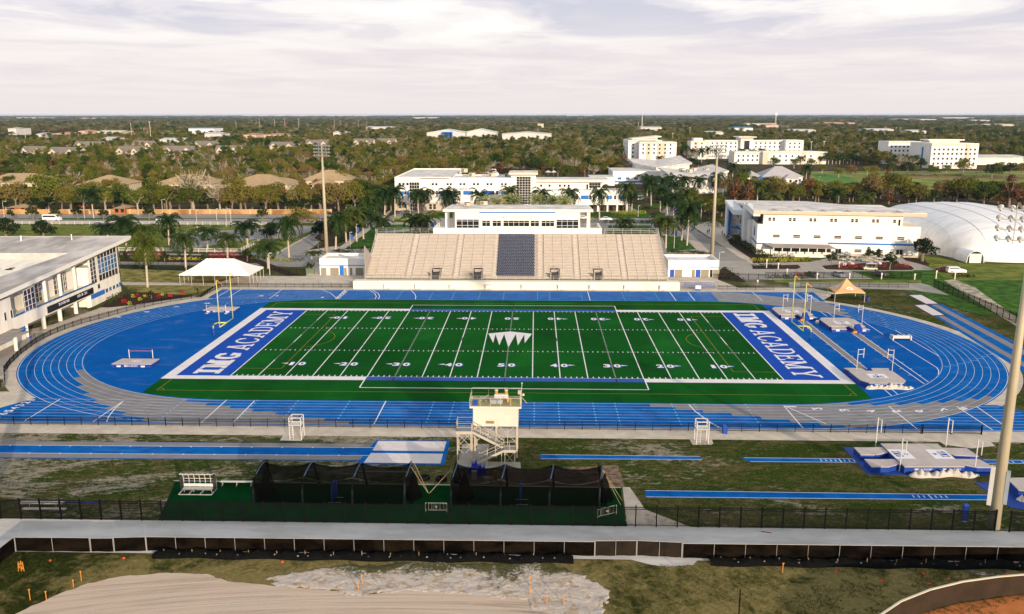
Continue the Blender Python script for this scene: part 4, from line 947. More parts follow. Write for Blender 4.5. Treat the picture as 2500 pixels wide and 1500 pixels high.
wing(40.4,53.8,66.4,'low white restroom building with two blue doors right of the grandstand',[(wx('D3',1515),wx('D3',1555),M('door_blue',(.01,.07,.42),.5,.08),'door'),(wx('D3',1560),wx('D3',1630),KH,'panel'),(wx('D3',1722),wx('D3',1752),KH,'panel'),(wx('D3',1760),wx('D3',1805),MATS['door_blue'],'door'),(wx('D3',1810),wx('D3',1885),KH,'panel'),(wx('D3',1895),wx('D3',1920),DMET,'door'),(wx('D3',1925),wx('D3',1985),KH,'panel')])
A_ = Vector((73.6,105.5,0)); RA = math.atan2(-6.0,47.0)
rb = thing('training_building','white three storey training building with long flat roof beside the air dome','building',tuple(A_),RA)
b = LB(); b.box(0,47.6,0,13.2,0,9.35); b.box(1.6,42.2,.05,13.2,9.354,12.6); b.box(12,46,13.204,40,0,11.8); b.box(.2,12,22.0,40,0,9.0); b.build('wall',M('bright_white_wall',(.86,.83,.78),.8,.06,.5,sc3=(1,1,.15)),rb)
b = LB(); b.prism([(-1.6,-1.3),(48.6,-1.3),(48.6,6),(40,16),(30,16.2),(24,30),(24,42),(-1.2,42),(-1.0,26)][:4]+[(40,16),(0.2,16.5)],[12.6]*6,[13.5]*6); b.build('roof',M('training_fascia',(.62,.50,.36),.8,.05),rb)
b = LB(); b.prism([(-1.5,-1.2),(48.5,-1.2),(48.5,6),(40,15.9),(0.3,16.4)],[13.5]*5,[13.62]*5); b.prism([(0.5,16.6),(39.5,16.2),(30,34),(22,46),(-4,46),(-3.6,44)],[11.8]*6,[12.9,13.3,12.6,12.2,12.2,12.2]); b.build('roof_membrane',ROOFW,rb)
for i in range(6):
 b = LB(); x = 4.5+i*7.2; b.face([(x-1.4,-1.0,13.63),(x+1.4,-1.0,13.63),(x,.9,14.15)]); b.face([(x+1.4,-1.0,13.63),(x+.2,2.6,13.63),(x,.9,14.15)]); b.face([(x+.2,2.6,13.63),(x-1.4,-1.0,13.63),(x,.9,14.15)]); b.build('roof_scupper',ROOFG,rb)
lbox('blue_band',BSTR,rb,(-.04,4.4,-.05,0,3.1,3.55),(21.2,46.6,-.05,0,3.6,4.1),(-.05,0,-.05,13.2,3.1,3.6))
for x in (4.7,10.75,16.8,22.85,28.9,34.95,41.1): win(rb,x,x+2.1,5.3,6.25,0,1,2,GLASS,fw=.12)
for i in range(7):
 x = 3.1+i*6.07
 for dx in (0,1.22)[: (1 if i == 6 else 2)]: win(rb,x+dx,x+dx+.8,10.4,11.45,.05,1,2,GLASS,fw=.08)
win(rb,41.0,41.6,9.6,11.5,.05,1,1,GLASS,name='door')
for x in (29.1,35.3): win(rb,x,x+2.1,1.2,2.2,0,1,2,GLASS,fw=.12)
for x in (23.3,41.1): win(rb,x,x+2.0,.05,2.3,0,2,1,GLASS,name='door',fw=.12)
lbox('door_canopy',METAL,rb,(40.4,43.8,-1.2,0,2.5,2.65))
b = LB(); b.prism([(4.3,-4.4),(22.8,-4.4),(21.4,0),(1.9,0)],[2.75,2.75,3.2,3.2],[2.9,2.9,3.45,3.45]); pc = b.build('porch_roof',ROOFG,rb)
lbox('porch_wall',CREAM,rb,(4.4,22.6,-4.3,-4.1,0,1.0)); lbox('porch_opening',GLASS,rb,(5,22.2,-.06,-.0,1.0,2.6))
for i in range(8): lbox('porch_post',CREAM,rb,(4.5+i*2.55,4.75+i*2.55,-4.3,-4.1,1.0,2.75))
lbox('plinth',BEIGE,rb,(22.8,47.6,-.04,0,0,.75))
b = LB(); b.face([(-.055,5.2+1.5,4.6),(-.055,5.2,5.3),(-.055,5.2+.3,6.6),(-.055,6.3,8.2),(-.055,6.9,8.2),(-.055,8.2,6.6),(-.055,8.4,5.3)][::-1]); b.build('emblem',M('emblem_blue',(.01,.08,.42),.6,.05),rb)
b = LB(); b.prism([(-1.2,13.6),(3,13.6),(3,16),(-1.2,16)],[0]*4,[9.0]*4)
b.prism([(-1.6,-1.2),(0.4,-1.2),(0.4,17),(-1.6,24)],[11.9]*4,[13.6]*4); b.build('end_frame',WWALL,rb)
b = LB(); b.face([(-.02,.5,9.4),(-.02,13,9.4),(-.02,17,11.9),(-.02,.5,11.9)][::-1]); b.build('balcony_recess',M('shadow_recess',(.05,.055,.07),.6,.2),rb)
W2 = M('pylon_white',(.70,.72,.76),.8,.04)
b = LB(); P = [(17.0,0),(22.5,0),(26.2,9.2),(23.0,13.6),(20.5,13.6),(18.0,9.2)]
for x0,x1 in ((-2.2,0.2),):
 A1 = [b.av((x0,y,z)) for y,z in P]; B1 = [b.av((x1,y,z)) for y,z in P]
 b.f += [A1,B1[::-1]]; b.m += [0,0]
 for i in range(6): j = (i+1) % 6; b.f.append([A1[j],A1[i],B1[i],B1[j]]); b.m.append(0)
b.build('pylon',W2,rb)
b = LB(); b.mi = 1; b.face([(-.2,22.5,.3),(-3.6,26.2,9.4),(-4.6,43.5,11.4),(-.5,42.5,.3)][::1]); b.mi = 0
for v in (0,.28,.45,.62,.8,1): b.bar(Vector((-.35,22.5,.3)).lerp(Vector((-3.75,26.2,9.4)),v),Vector((-.65,42.5,.3)).lerp(Vector((-4.75,43.5,11.4)),v),.22)
b.build('glass_front',[FRAME,GLASS],rb)
b = LB(); b.prism([(-5.2,25.0),(-2.0,24.6),(-2,46),(-6.2,45.5)],[9.3,9.3,11.2,11.2],[10.9,10.9,12.3,12.3]); b.build('lobby_roof_edge',W2,rb)
b = LB(); b.prism([(-5.4,43.2),(-1.2,43.2),(-.5,46),(-5.8,46)],[0]*4,[11.2]*4); b.build('end_pier',W2,rb)
b = LB(); b.prism([(-4.9,41.8),(-4.2,41.8),(-4.2,43.1),(-4.9,43.1)],[.2]*4,[11.0]*4); b.build('blue_column',BSTR,rb)
b = LB(); b.prism([(-5.5,34),(-.5,30.5),(-.5,39)],[3.6]*3,[4.0]*3); b.build('entrance_canopy',BSTR,rb)
DM = newmat('dome_fabric'); m_,t_,b_ = DM; b_.inputs['Roughness'].default_value = .5; b_.inputs['Specular IOR Level'].default_value = .3
f1 = noise(t_,.35,5,.6,stretch(t_,.25,1.5,1)); setc(t_,b_,ramp(t_,f1,[(.3,(.70,.70,.74)),(.6,(.84,.83,.84))])); bump(t_,b_,f1,.2,.3)
dome = thing('air_dome','huge white air supported dome right of the training building','dome',(151,131.5,0),0)
AXD,AYD,HD = 23.5,40.5,12.6
def domept(u,v):
 a = 2*math.pi*u; r_ = v; ca,sa = math.cos(a),math.sin(a); e = 3.2
 k_ = (abs(ca)**e+abs(sa)**e)**(-1/e)
 return (AXD*k_*ca*math.sin(r_*math.pi/2)**.9,AYD*k_*sa*math.sin(r_*math.pi/2)**.9,HD*max(0,math.cos(r_*math.pi/2))**.62)
b = LB(); b.grid(domept,96,28); b.build('dome_skin',DM[0],dome,smooth=180)
b = LB()
for i in range(7):
 x = (i-3)*6.5
 pts = []
 for j in range(41):
  y = -AYD*.995+2*AYD*.995*j/40; e = 3.2
  rr = (abs(x/AXD)**e+abs(y/AYD)**e)**(1/e)
  if rr < .995: pts.append((x,y,HD*max(0,math.cos(math.asin(min(1,rr**(1/.9)))))**.62+.06))
 b.tube(pts,.07,4)
b.build('seam_cable',M('seam',(.68,.68,.71),.7,.05),dome)
b = LB(); b.grid(lambda u,v: (-17.6+2.4*math.cos(math.pi*(1-u)),-33-8.0*(1-v),3.4*math.sin(math.pi*u)**.7),16,4); b.build('tunnel',DM[0],dome,smooth=180)
b = LB(); b.box(-19.3,-15.9,-41.04,-40.94,0,2.7); [b.bar((-17.6+2.5*math.cos(math.pi*i/8),-41.1,3.5*math.sin(math.pi*i/8)**.7),(-17.6+2.5*math.cos(math.pi*(i+1)/8),-41.1,3.5*math.sin(math.pi*(i+1)/8)**.7),.16) for i in range(8)]; b.build('tunnel_door',CREAM,dome)
ac = thing('academic_building','long white academic centre with blue window bands and glass tower beyond the stadium','building',(-57.5,226,0));
WW2 = M('academic_white',(.85,.82,.78),.85,.07,.4,sc3=(1,1,.15))
b = LB(); b.box(-.8,10.4,-1.5,22,3.6,14.6); b.box(10.4,24.5,.6,34,3.6,14.3); b.box(-.8,24,20,60,3.6,14.6); b.box(24.5,51.5,1.2,22,3.6,14.1)
b.box(62.5,104.5,-3.0,10,3.0,9.3); b.box(62.5,92.8,4.0,16,9.304,12.7); b.box(51.5,62.5,1.0,14,.0,16.2)
b.build('wall',WW2,ac)
lbox('ground_storey',M('academic_beige',(.50,.43,.33),.85,.05,.3),ac,(-.8,10.4,-1.3,22,0,3.6),(10.4,24.5,.8,34,0,3.6),(24.5,51.5,1.4,22,0,3.6),(62.5,76,-2.8,10,0,3.0))
lbox('roof',ROOFW,ac,(-.5,24.2,-1.2,59.5,14.604,14.7),(24.6,51.2,1.5,21.7,14.104,14.2),(92.8,104.2,-2.7,9.7,9.304,9.4),(62.6,104.2,-2.8,4,9.31,9.38))
for bb in ((-.8,51.5,1.1,1.5),): pass
b = LB()
for x0,x1,y0,y1,z in ((-.8,24.5,-1.5,60,14.6),(24.5,51.5,1.2,22,14.1)):
 b.box(x0,x1,y0-.1,y0+.25,z,z+.55); b.box(x0,x1,y1,y1+.3,z,z+.55); b.box(x0-.1,x0+.2,y0+.26,y1-.01,z,z+.5)
b.build('parapet',WW2,ac)
b = LB(); b.prism([(60,1.5),(95.4,1.5),(95.4,18),(60,18)],[12.75]*4,[13.75]*4); b.prism([(50.3,-1.4),(63.4,-1.4),(63.4,15),(50.3,15)],[16.2]*4,[17.0]*4); b.build('roof_slab',M('slab_warm',(.72,.65,.56),.8,.04),ac)
b = LB(); b.box(60.3,95.1,1.9,17.6,13.76,13.84); b.box(50.8,62.9,-.9,14.6,17.01,17.1); b.build('roof',ROOFW,ac)
win(ac,53.8,60.2,2.8,15.2,1.0,5,11,GLASS,fw=.13); win(ac,5.8,10.2,.3,12.8,-1.5,4,9,GLASS,fw=.12)
bl = [(12.6,15.0),(21.2,27.3),(38.0,42.0),(47.8,50.8),(-.8,5.6)]
for x0,x1 in ((11.2,14.0),(18.6,23.0),(30.0,33.6),(38.8,42.8),(47.0,51.0)): lbox('blue_band',BSTR,ac,(x0,x1,-.5+.98,1.2 if x0 > 24 else .6,7.2,8.8))
lbox('blue_band',BSTR,ac,(-.8,5.6,-1.58,-1.5,7.2,8.8))
for x in (1.0,3.4): win(ac,x,x+1.0,7.3,8.7,-1.6,1,1); win(ac,x-.2,x+.8,1.2,3.0,-1.3,1,2)
for x in (.9,2.6,4.4): win(ac,x,x+1.1,11.4,12.6,-1.5,1,1)
for x in (16.6,18.2,31.6+2.4,36.6,43.6,45.4,24.4,28.4): win(ac,x-.9,x+.2,7.2,8.8,.6 if x < 24.4 else 1.2,1,2)
for x in (15.6,17.2,22.3,23.7,28.1,29.7,34.2,35.9,40.3,41.9,46.8,48.4): win(ac,x,x+1.0,11.3,12.3,.6 if x < 24.4 else 1.2,1,1)
for x in (14.2,16.0): win(ac,x,x+1.3,.5,2.9,.8,1,2)
for x0,x1 in ((63.2,66.0),(75.2,80.2),(82.6,86.0),(90.2,92.0),(94.0,96.4),(99.5,104.5)): lbox('blue_band',BSTR,ac,(x0,x1,-3.06,-3.0,5.5,7.2))
for x in (66.6,68.2,70.0,72.5,78.0-5,80.4,86.2,92.2,94.2,97.2,88.0,73.9): win(ac,x+.1,x+1.1,5.5,7.1,-3.0,1,2)
for x in (64.4,68.2,72.9,75.0,76.9): win(ac,x,x+1.0,10.4,11.5,4.0,1,1)
win(ac,86.6,91.8,10.0,12.2,4.0,4,2); win(ac,85.3,86.2,9.4,11.6,4.0,1,1,name='door')
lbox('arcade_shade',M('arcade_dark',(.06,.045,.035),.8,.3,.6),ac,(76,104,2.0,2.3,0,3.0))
for i in range(7): lbox('column',WW2,ac,(77+i*4.3,77.7+i*4.3,-2.9,-2.3,0,3.0))
b = LB(); x0 = PYp(*q('C2',1948,884),227)[0]+57.5; x1 = PYp(*q('C2',2052,884),227)[0]+57.5; put_slab(b,'CENTER'.replace('R','R'),(x0,1.05+.1-.6,9.2),(x1-x0,0,0),(0,0,1.1),t=.18,gap=.1,res=12); b.build('sign_lettering',MATS['sign_grey'],ac)
for i,(x,y,s,lb) in enumerate(((-30+.0,262,1.6,'rooftop unit at the back of the left block of the academic centre'),(-24.6,240,1.5,'leftmost of three tan rooftop units beside the academic parapet'),(-15.5,240,1.5,'middle of three tan rooftop units beside the academic parapet'),(-8.2,240,1.2,'rightmost of three tan rooftop units beside the academic parapet'))): ac_unit('air_conditioner',lb,(x,y,14.7 if i == 0 else 14.2),0,s)
def shed(name,label,pts,zb,zt,wallmat,th=.8,z0=0,over=1.5,cat='building',roofmat=None):
 """building with an arbitrary footprint and a roof whose corner heights differ"""
 cx = sum(p_[0] for p_ in pts)/len(pts); cy = sum(p_[1] for p_ in pts)/len(pts)
 t = thing(name,label,cat,(cx,cy,0)); b = MB(); b.prism([(cx+(x-cx)*.93,cy+(y-cy)*.95) for x,y in pts],[0]*len(pts),zb); b.build('wall',wallmat,t)
 b = MB(); b.prism(pts,zb,zt); b.build('roof',roofmat or ROOFW,t); return t
d1 = shed('dining_hall','white dining hall with upswept butterfly roof and white columns behind the palms',[(78,318),(97,309),(112,322),(113,372),(96,368),(80,372)],[9.6,8.0,11.0,11.6,8.6,9.8],[10.6,9.0,12.0,12.6,9.6,10.8],WWALL)
for x,y,w,n_ in ((100.5,312.9,2.6,3),(104.3,316.2,2.4,3),(108.2,319.8,2.0,3)):
 b = MB(); b.mi = 1; b.box(x,x+w,y+1.7,y+1.75,3.5,6.5); b.mi = 0; [b.box(x+w*i/n_-.06,x+w*i/n_+.06,y+1.6,y+1.7,3.5,6.5) for i in range(n_+1)]; [b.box(x,x+w,y+1.58,y+1.7,z-.06,z+.06) for z in (3.5,4.5,5.5,6.5)]; b.build('window',[FRAME,GLASS],d1)
for x,y in ((111.0,322.5),(111.2,332)): b = MB(); b.tube([(x,y,0),(x,y,11.0)],.35,8); b.build('column',WWALL,d1)
for i,(x,y) in enumerate(((90,345),(98,352),(104,346),(93,338))): ac_unit('air_conditioner','tan rooftop unit on the butterfly roofed dining hall, %s' % ['nearest its left end','farthest back','nearest the light pole','lowest on the front slope'][i],(x,y,9.7),.2,1.6)
d2 = shed('dining_hall','white hall with tilted roof planes between the dining hall and the five storey block',[(70,420),(82,395),(110,425),(112,490),(92,470),(73,485)],[9.8,8.2,9.6,11.4,9.0,9.5],[10.9,9.3,10.7,12.5,10.1,10.6],WWALL)
for i in range(5): b = MB(); b.box(92+i*3,93.4+i*3,408+i*3.2-1.2,408.4+i*3.2-1.2,4,6); b.build('window',GLASS,d2)
d3 = thing('service_building','low white service building with blue base stripe behind the academic centre','building',(64,390,0)); b = MB(); b.box(53,84,378,425,0,7.2); b.box(53,84,378,378.5,7.204,8.0); b.box(53,53.5,378.504,425,7.204,8.0); b.build('wall',WWALL,d3)
b = MB(); b.box(53.5,84,378.6,425,7.21,7.3); b.build('roof',ROOFW,d3); b = MB(); b.box(54,84,377.92,378,1.0,1.9); b.build('blue_band',BSTR,d3)
for i in range(5): b = MB(); x = 56+i*5.1; b.box(x,x+2.2,377.9,377.97,2.8,4.2); b.build('window',GLASSB,d3)
b = thing('service_building','small white annex left of the low service building','building',(46,372,0)); m = MB(); m.box(38,53,366,384,0,5.0); m.build('wall',WWALL,b); m = MB(); m.box(37.7,53,365.7,384,5.0,5.3); m.build('roof',ROOFW,b)
def dorm(name,label,boxes,wins,extra=None,pil=(),over=None):
 x0 = min(b_[0] for b_ in boxes); y0 = min(b_[2] for b_ in boxes)
 t = thing(name,label,'building',((x0+max(b_[1] for b_ in boxes))/2,y0,0)); m = MB()
 for bx in boxes: m.box(*bx)
 m.build('wall',WWALL,t); m = MB()
 for bx in boxes: m.box(bx[0]+.3,bx[1]-.3,bx[2]+.3,bx[3]-.3,bx[5],bx[5]+.15)
 m.build('roof',ROOFW,t)
 m = MB(); PB = M('dorm_tan',(.66,.54,.42),.85,.04)
 for a,b_,y,z1 in pil: m.box(a,b_,y-.35,y,0,z1)
 for bx in boxes: m.box(bx[0]-.1,bx[1]+.1,bx[2]-.12,bx[2],bx[5]-1.5,bx[5]-.4)
 m.build('tan_panel',PB,t)
 for wx0,wx1,n_,y,zs,side in wins:
  for z in zs:
   for i in range(n_):
    x = wx0+(wx1-wx0)*(i+.5)/n_; m = MB()
    if side: m.box(y-.08,y,x-.75,x+.75,z,z+1.7)
    else: m.box(x-.75,x+.75,y-.42,y-.36,z,z+1.6) if any(a < x < b_ for a,b_,yy,z1 in pil) else m.box(x-.75,x+.75,y-.08,y,z,z+1.6)
    m.build('window',GLASS,t)
 return t
Z5 = [3.2,7.0,10.8,14.2]
t1 = dorm('dormitory','five storey white dormitory at the wood edge behind the dining halls',[(100,134,640,664,0,17.6),(91,99.9,652,700,0,18.6),(100,124,664.1,690,0,18.4)],[(101,131,6,640,Z5[1:],0),(655,690,3,91,Z5[1:],1),(92,99,1,652,Z5,0)],pil=[(106.5,110.5,640,17.3),(116.5,124.5,640,17.3)])
m = MB(); m.prism([(95,660),(122,655),(122,690),(95,690)],[19.2,21.6,21.6,19.2],[20.0,22.6,22.6,20.0]); m.prism([(97,662),(119,660),(119,688),(97,688)],[18.4]*4,[19.3,21.5,21.5,19.3]); m.build('penthouse',CREAM,t1)
def squeeze(bs,x0): return [(x0+(b[0]-x0)*.845,x0+(b[1]-x0)*.845,*b[2:]) for b in bs]
t2 = dorm('dormitory','long four storey white dormitory with stair tower behind palm avenue',squeeze([(154,172,680,700,0,17.0),(172.1,212,690,708,0,17.6),(212.1,226,686,708,0,20.5),(226.1,262,690,708,0,17.6),(262.1,282,682,708,0,18.0)],154),squeeze([(178,210,6,690,Z5[1:],0),(228,260,6,690,Z5[1:],0),(264,280,3,682,Z5[1:],0),(156,170,2,680,Z5[1:],0)],154),pil=squeeze([(172,177,690,17.4),(158,162,680,17)],154))
m = MB(); m.box(206.4,211.5,685.85,686,9,17.5); m.build('stair_window',GLASS,t2); m = MB(); m.box(200.5,217.4,683,710,20.5,21.3); m.box(157.4,165.8,684,696,17.2,20); m.build('tower_roof',CREAM,t2)
t2b = dorm('dormitory','lower three storey white dormitory in front of the long one',squeeze([(178,206,600,622,0,10.4),(206.1,262,596,618,0,10.8),(262.1,272,598,618,0,10.4)],178),squeeze([(180,204,5,600,(2.6,6.2),0),(214,258,7,596,(2.6,6.2),0)],178),pil=squeeze([(206,212,596,10.6),(246,250,596,10.6),(262.1,266,598,10.2)],178))
XA = float(G(2269,412)[0]); YA = float(G(2269,412)[1])
t3 = dorm('dormitory','five storey white dormitory with blue vertical stripe beyond the golf practice green',[(XA,XA+37,YA,YA+40,0,19.6),(XA-9,XA+22,YA+62,YA+85,0,19.2),(XA+22.1,XA+36,YA+45,YA+62,0,20.6)],[(XA+1,XA+36,10,YA,Z5,0),(XA-8,XA+20,8,YA+62,Z5,0)],pil=[(XA+27,XA+30,YA,19.2)])
m = MB(); m.box(XA-.12,XA,YA+14,YA+17,0,16.5); m.build('blue_band',BSTR,t3); m = MB(); m.box(XA+6,XA+35,YA+20,YA+36,21.4,22.2); m.box(XA+8,XA+32,YA+22,YA+34,19.7,21.4); m.build('penthouse',CREAM,t3)
wh = thing('warehouse','long low cream warehouse right of the five storey dormitory','building',(400,590,0)); m = MB(); m.box(378,425,590,615,0,6.0); m.build('wall',CREAM,wh); m = MB(); m.prism([(377,589),(426,589),(426,616),(377,616)],[6]*4,[6.4,6.4,7.6,7.6]); m.build('roof',ROOFW,wh)
def hiproof(m,x0,x1,y0,y1,z,h,ridge=None):
 ov = .8; x0 -= ov; x1 += ov; y0 -= ov; y1 += ov; d = min((y1-y0)/2,(x1-x0)/2)
 ym = (y0+y1)/2; xa,xb = x0+d,x1-d
 if xb <= xa: xa = xb = (x0+x1)/2
 A = (x0,y0,z); B = (x1,y0,z); C = (x1,y1,z); D = (x0,y1,z); R0 = (xa,ym,z+h); R1 = (xb,ym,z+h)
 m.face([A,B,R1,R0]); m.face([C,D,R0,R1]); m.face([D,A,R0]); m.face([B,C,R1]); m.face([A,D,C,B])
def hipped(name,label,x0,x1,y0,y1,h,rh,wm,rm,wz=(1.2,),nwin=6,extra=(),group=None,cat='house',win_h=1.6):
 t = thing(name,label,cat,((x0+x1)/2,(y0+y1)/2,0),0,group); m = MB(); m.box(x0,x1,y0,y1,0,h)
 for e in extra: m.box(e[0],e[1],e[2],e[3],0,e[4])
 m.build('wall',wm,t); m = MB(); hiproof(m,x0,x1,y0,y1,h,rh)
 for e in extra: hiproof(m,e[0],e[1],e[2],e[3],e[4],e[5])
 m.build('roof',rm,t)
 for z in wz:
  for i in range(nwin):
   x = x0+(x1-x0)*(i+.5)/nwin; yy = y0
   for e in extra:
    if e[0] < x < e[1]: yy = min(yy,e[2])
   BX('window',GLASS,t,x-.7,x+.7,yy-.06,yy,z,z+win_h)
 return t
hipped('clubhouse','grey hip roofed golf clubhouse beside the putting green',147,172,384,405,4.2,6.0,CREAM,M('clubhouse_roof',(.42,.40,.42),.8,.06),nwin=7,extra=((137,147.5,388,400,3.8,3.5),(160,168,379,386,3.6,2.6)),cat='building')
def roofed(px0,px1,pye,z,label,d=20,rh=4.2,extra=None):
 a = G(px0,pye,z); b_ = G(px1,pye,z); y = float(a[1])
 ex = extra(float(a[0]),float(b_[0]),y) if extra else ()
 return hipped('tan_roofed_building',label,float(a[0])+1,float(b_[0])-1,y+.8,y+d,z,rh,M('tan_wall',(.55,.47,.34),.85,.05),TAN,(1.4,4.6),9,ex,'tan roofed apartment blocks along the road','building')
roofed(-60,112,446,7.2,'tan hip roofed apartment block cut by the left edge',22,4.2)
roofed(184,304,452,7.2,'tan hip roofed apartment block second from the left',22,4.4,lambda a,b,y: ((a+9,a+22,y-7,y+6,6.2,2.6),))
roofed(368,520,450,7.2,'tan hip roofed apartment block, middle of the five',24,4.4,lambda a,b,y: ((a+2,a+10,y-6,y+6,6.0,2.4),))
roofed(543,706,452,7.2,'tan hip roofed apartment block second from the right',26,4.6,lambda a,b,y: ((a+14,a+27,y-11,y+8,6.0,3.0),))
roofed(733,856,441,7.6,'tan hip roofed apartment block nearest the tall light pole',22,5.0,lambda a,b,y: ((a+8,a+20,y-9,y+6,6.0,3.0),))
GRF = M('shingle_grey',(.205,.175,.155),.9,.12,.8); HW_ = M('house_cream',(.62,.54,.42),.85,.05); HWH = M('house_white',(.66,.63,.60),.85,.05)
def gable(m,x0,x1,y0,y1,z,h,along='x',ov=.7):
 if along == 'x':
  ym = (y0+y1)/2; P = lambda x: [(x,y0-ov,z-.3),(x,ym,z+h),(x,y1+ov,z-.3)]
  a,b_ = P(x0-ov),P(x1+ov)
 else:
  xm = (x0+x1)/2; P = lambda y: [(x0-ov,y,z-.3),(xm,y,z+h),(x1+ov,y,z-.3)]
  a,b_ = P(y0-ov),P(y1+ov)
 for i in (0,1):
  m.face([a[i],b_[i],b_[i+1],a[i+1]]); q0 = [(p_[0],p_[1],p_[2]-.25) for p_ in (a[i],b_[i],b_[i+1],a[i+1])]; m.face(q0[::-1])
  m.face([a[i],a[i+1],q0[3],q0[0]]); m.face([b_[i+1],b_[i],q0[1],q0[2]])
 m.face([a[0],b_[0],(b_[0][0],b_[0][1],b_[0][2]-.25),(a[0][0],a[0][1],a[0][2]-.25)][::-1])
def gwall(m,x0,x1,y0,y1,z,h,along='x'):
 if along == 'x':
  ym = (y0+y1)/2; A = [(x0,y0,0),(x0,y0,z),(x0,ym,z+h-.2),(x0,y1,z),(x0,y1,0)]; B = [(x1,*p_[1:]) for p_ in A]
 else:
  xm = (x0+x1)/2; A = [(x0,y0,0),(x0,y0,z),(xm,y0,z+h-.2),(x1,y0,z),(x1,y0,0)]; B = [(p_[0],y1,p_[2]) for p_ in A]
 m.face(A); m.face(B[::-1])
 for i in (0,3,): m.face([A[i],A[i+1],B[i+1],B[i]])
def gabled(px,py,w,label,h=8.0,wing=True,mat=None,roof=None,d=13,rh=4.6,rz=0):
 g = G(px,py,3.5); w *= 1.1; x,y = float(g[0]),float(g[1]); t = thing('gabled_house',label,'house',(x,y,0),rz,'grey gabled houses in the woods')
 m = LB(); gwall(m,-w/2,w/2,0,d,h,rh); m.box(-w/2,w/2,.0,.02,0,h)
 fr = [(-w*.42,-w*.12),(w*.16,w*.44)] if wing else [(-w*.15,w*.15)]
 for a,b_ in fr: gwall(m,a,b_,-3.5,4,h-.3,rh*.85,'y')
 m.build('wall',mat or HW_,t); m = LB(); gable(m,-w/2,w/2,0,d,h,rh)
 for a,b_ in fr: gable(m,a,b_,-3.5,5.5,h-.3,rh*.85,'y',.5)
 m.build('roof',roof or GRF,t)
 for a,b_ in fr:
  for z in (3.4,6.6): m = LB(); xm = (a+b_)/2; m.box(xm-.9,xm+.9,-3.58,-3.5,z,z+1.6); m.build('window',GLASS,t)
 for z in (3.4,6.8):
  BX('window',GLASS,t,-.9,.9,-.08,0,z,z+1.5,lo=1)
 return t
for px,py,w,lab in ((80,381,22,'low grey roofed house, leftmost in the woods'),(155,384,30,'large cream grey roofed house with two front gables, second from left'),(216,366,28,'grey roofed house standing behind the second one from left'),(315,381,26,'grey roofed cream house standing alone in the middle of the left woods'),(348,364,22,'partly hidden grey roofed house behind the lone cream house'),(436,380,30,'cream grey roofed house with big gable right of the lone house'),(500,364,28,'grey roofed house behind and right of the big gabled one'),(556,379,22,'low grey roofed house at the right end of the near row'),
        (690,367,30,'brown grey roofed house left of the stadium light bank'),(775,361,26,'brown grey roofed house just above the stadium light bank'),(885,357,24,'dark roofed house right of the light bank, left one of the joined pair'),(940,356,22,'dark roofed house at the right end of the joined pair')):
 gabled(px,py,w,lab,rz=random.uniform(-.25,.25))
far = [(263,345,24,8,3.4,'HWH','long white flat roofed shed behind the grey roofed houses'),(152,334,36,14,5,'pink','terracotta roofed pink building far left'),(200,329,16,10,6,'pink','small terracotta roofed building right of the pink one'),(268,328,60,18,4.5,'HW_','long cream flat building in the far left woods'),
    (492,326,62,20,9,'blue','white building with bright blue roof in the far left woods'),(520,337,40,20,6,'HWH','white houses block just in front of the blue roofed building'),(610,338,30,12,5,'pink','orange roofed house right of the blue roofed building'),(672,336,60,14,4,'pink','row of pinkish roofs left of the tall pole'),(828,330,28,12,4,'HWH','grey white building beyond the joined dark roofed houses'),
    (925,316,60,14,4,'HWH','thin white shed on the far plain left of the sports halls'),(420,347,60,10,3,'HWH','pale flat roof between the grey houses'),(1320,312,14,10,8,'HW_','small cream block behind the right sports hall'),
    (1590,318,50,20,5,'HWH','white sheds below the tall white mast'),(1815,320,44,22,6,'blue','cream building with blue roof far right of the mast'),(1860,308,70,20,5,'HW_','pale long building behind the blue roofed one on the right'),(1885,312,30,14,6,'pink','small tan building at the foot of the phone tower'),
    (2040,303,90,14,3,'pink','long reddish roof on the far right plain'),(2215,294,50,14,4,'HWH','white buildings below the horizon, left of the far right group'),(2265,295,40,12,5,'HW_','small pale building below the horizon on the right'),(2395,297,40,12,4,'HWH','white roof below the horizon near the right edge'),(2440,308,90,16,3,'HW_','long pale building near the right edge below the horizon'),
    (70,290,60,14,5,'HWH','bright white building just below the horizon at far left'),(220,291,60,14,4,'HW_','cream building just below the horizon left of centre'),(745,284,300,30,5,'HWH','very long white roof right at the horizon'),(1035,290,60,16,5,'HWH','small white building near the horizon above the sports halls'),(1415,284,60,16,5,'HWH','tiny white building at the horizon right of centre'),(2330,290,90,14,4,'HWH','string of white roofs at the horizon right'),
    (30,322,20,12,6,'HWH','small white house far left among trees'),(95,338,12,10,6,'HWH','white gable end far left among trees'),(1745,330,40,12,4,'HWH','pale roofs in the woods above the long dormitory'),(1960,324,60,14,4,'HWH','grey white roofs right of the long dormitory'),(2150,322,60,14,4,'HWH','white roofs in woods left of the tall dormitory'),(2240,326,40,12,4,'HWH','grey roofed house just above the tall dormitory')]
FB = {'HWH': (M('far_white',(.60,.58,.57),.85,.08),M('far_white_roof',(.58,.57,.57),.85,.08)),'HW_': (HW_,M('far_cream_roof',(.62,.55,.46),.85,.06)),'pink': (M('far_pink',(.60,.42,.34),.85,.06),M('far_terracotta',(.42,.22,.15),.85,.1)),'blue': (M('far_pale',(.72,.72,.72),.85,.05),M('far_blue_roof',(.03,.19,.42),.6,.08))}
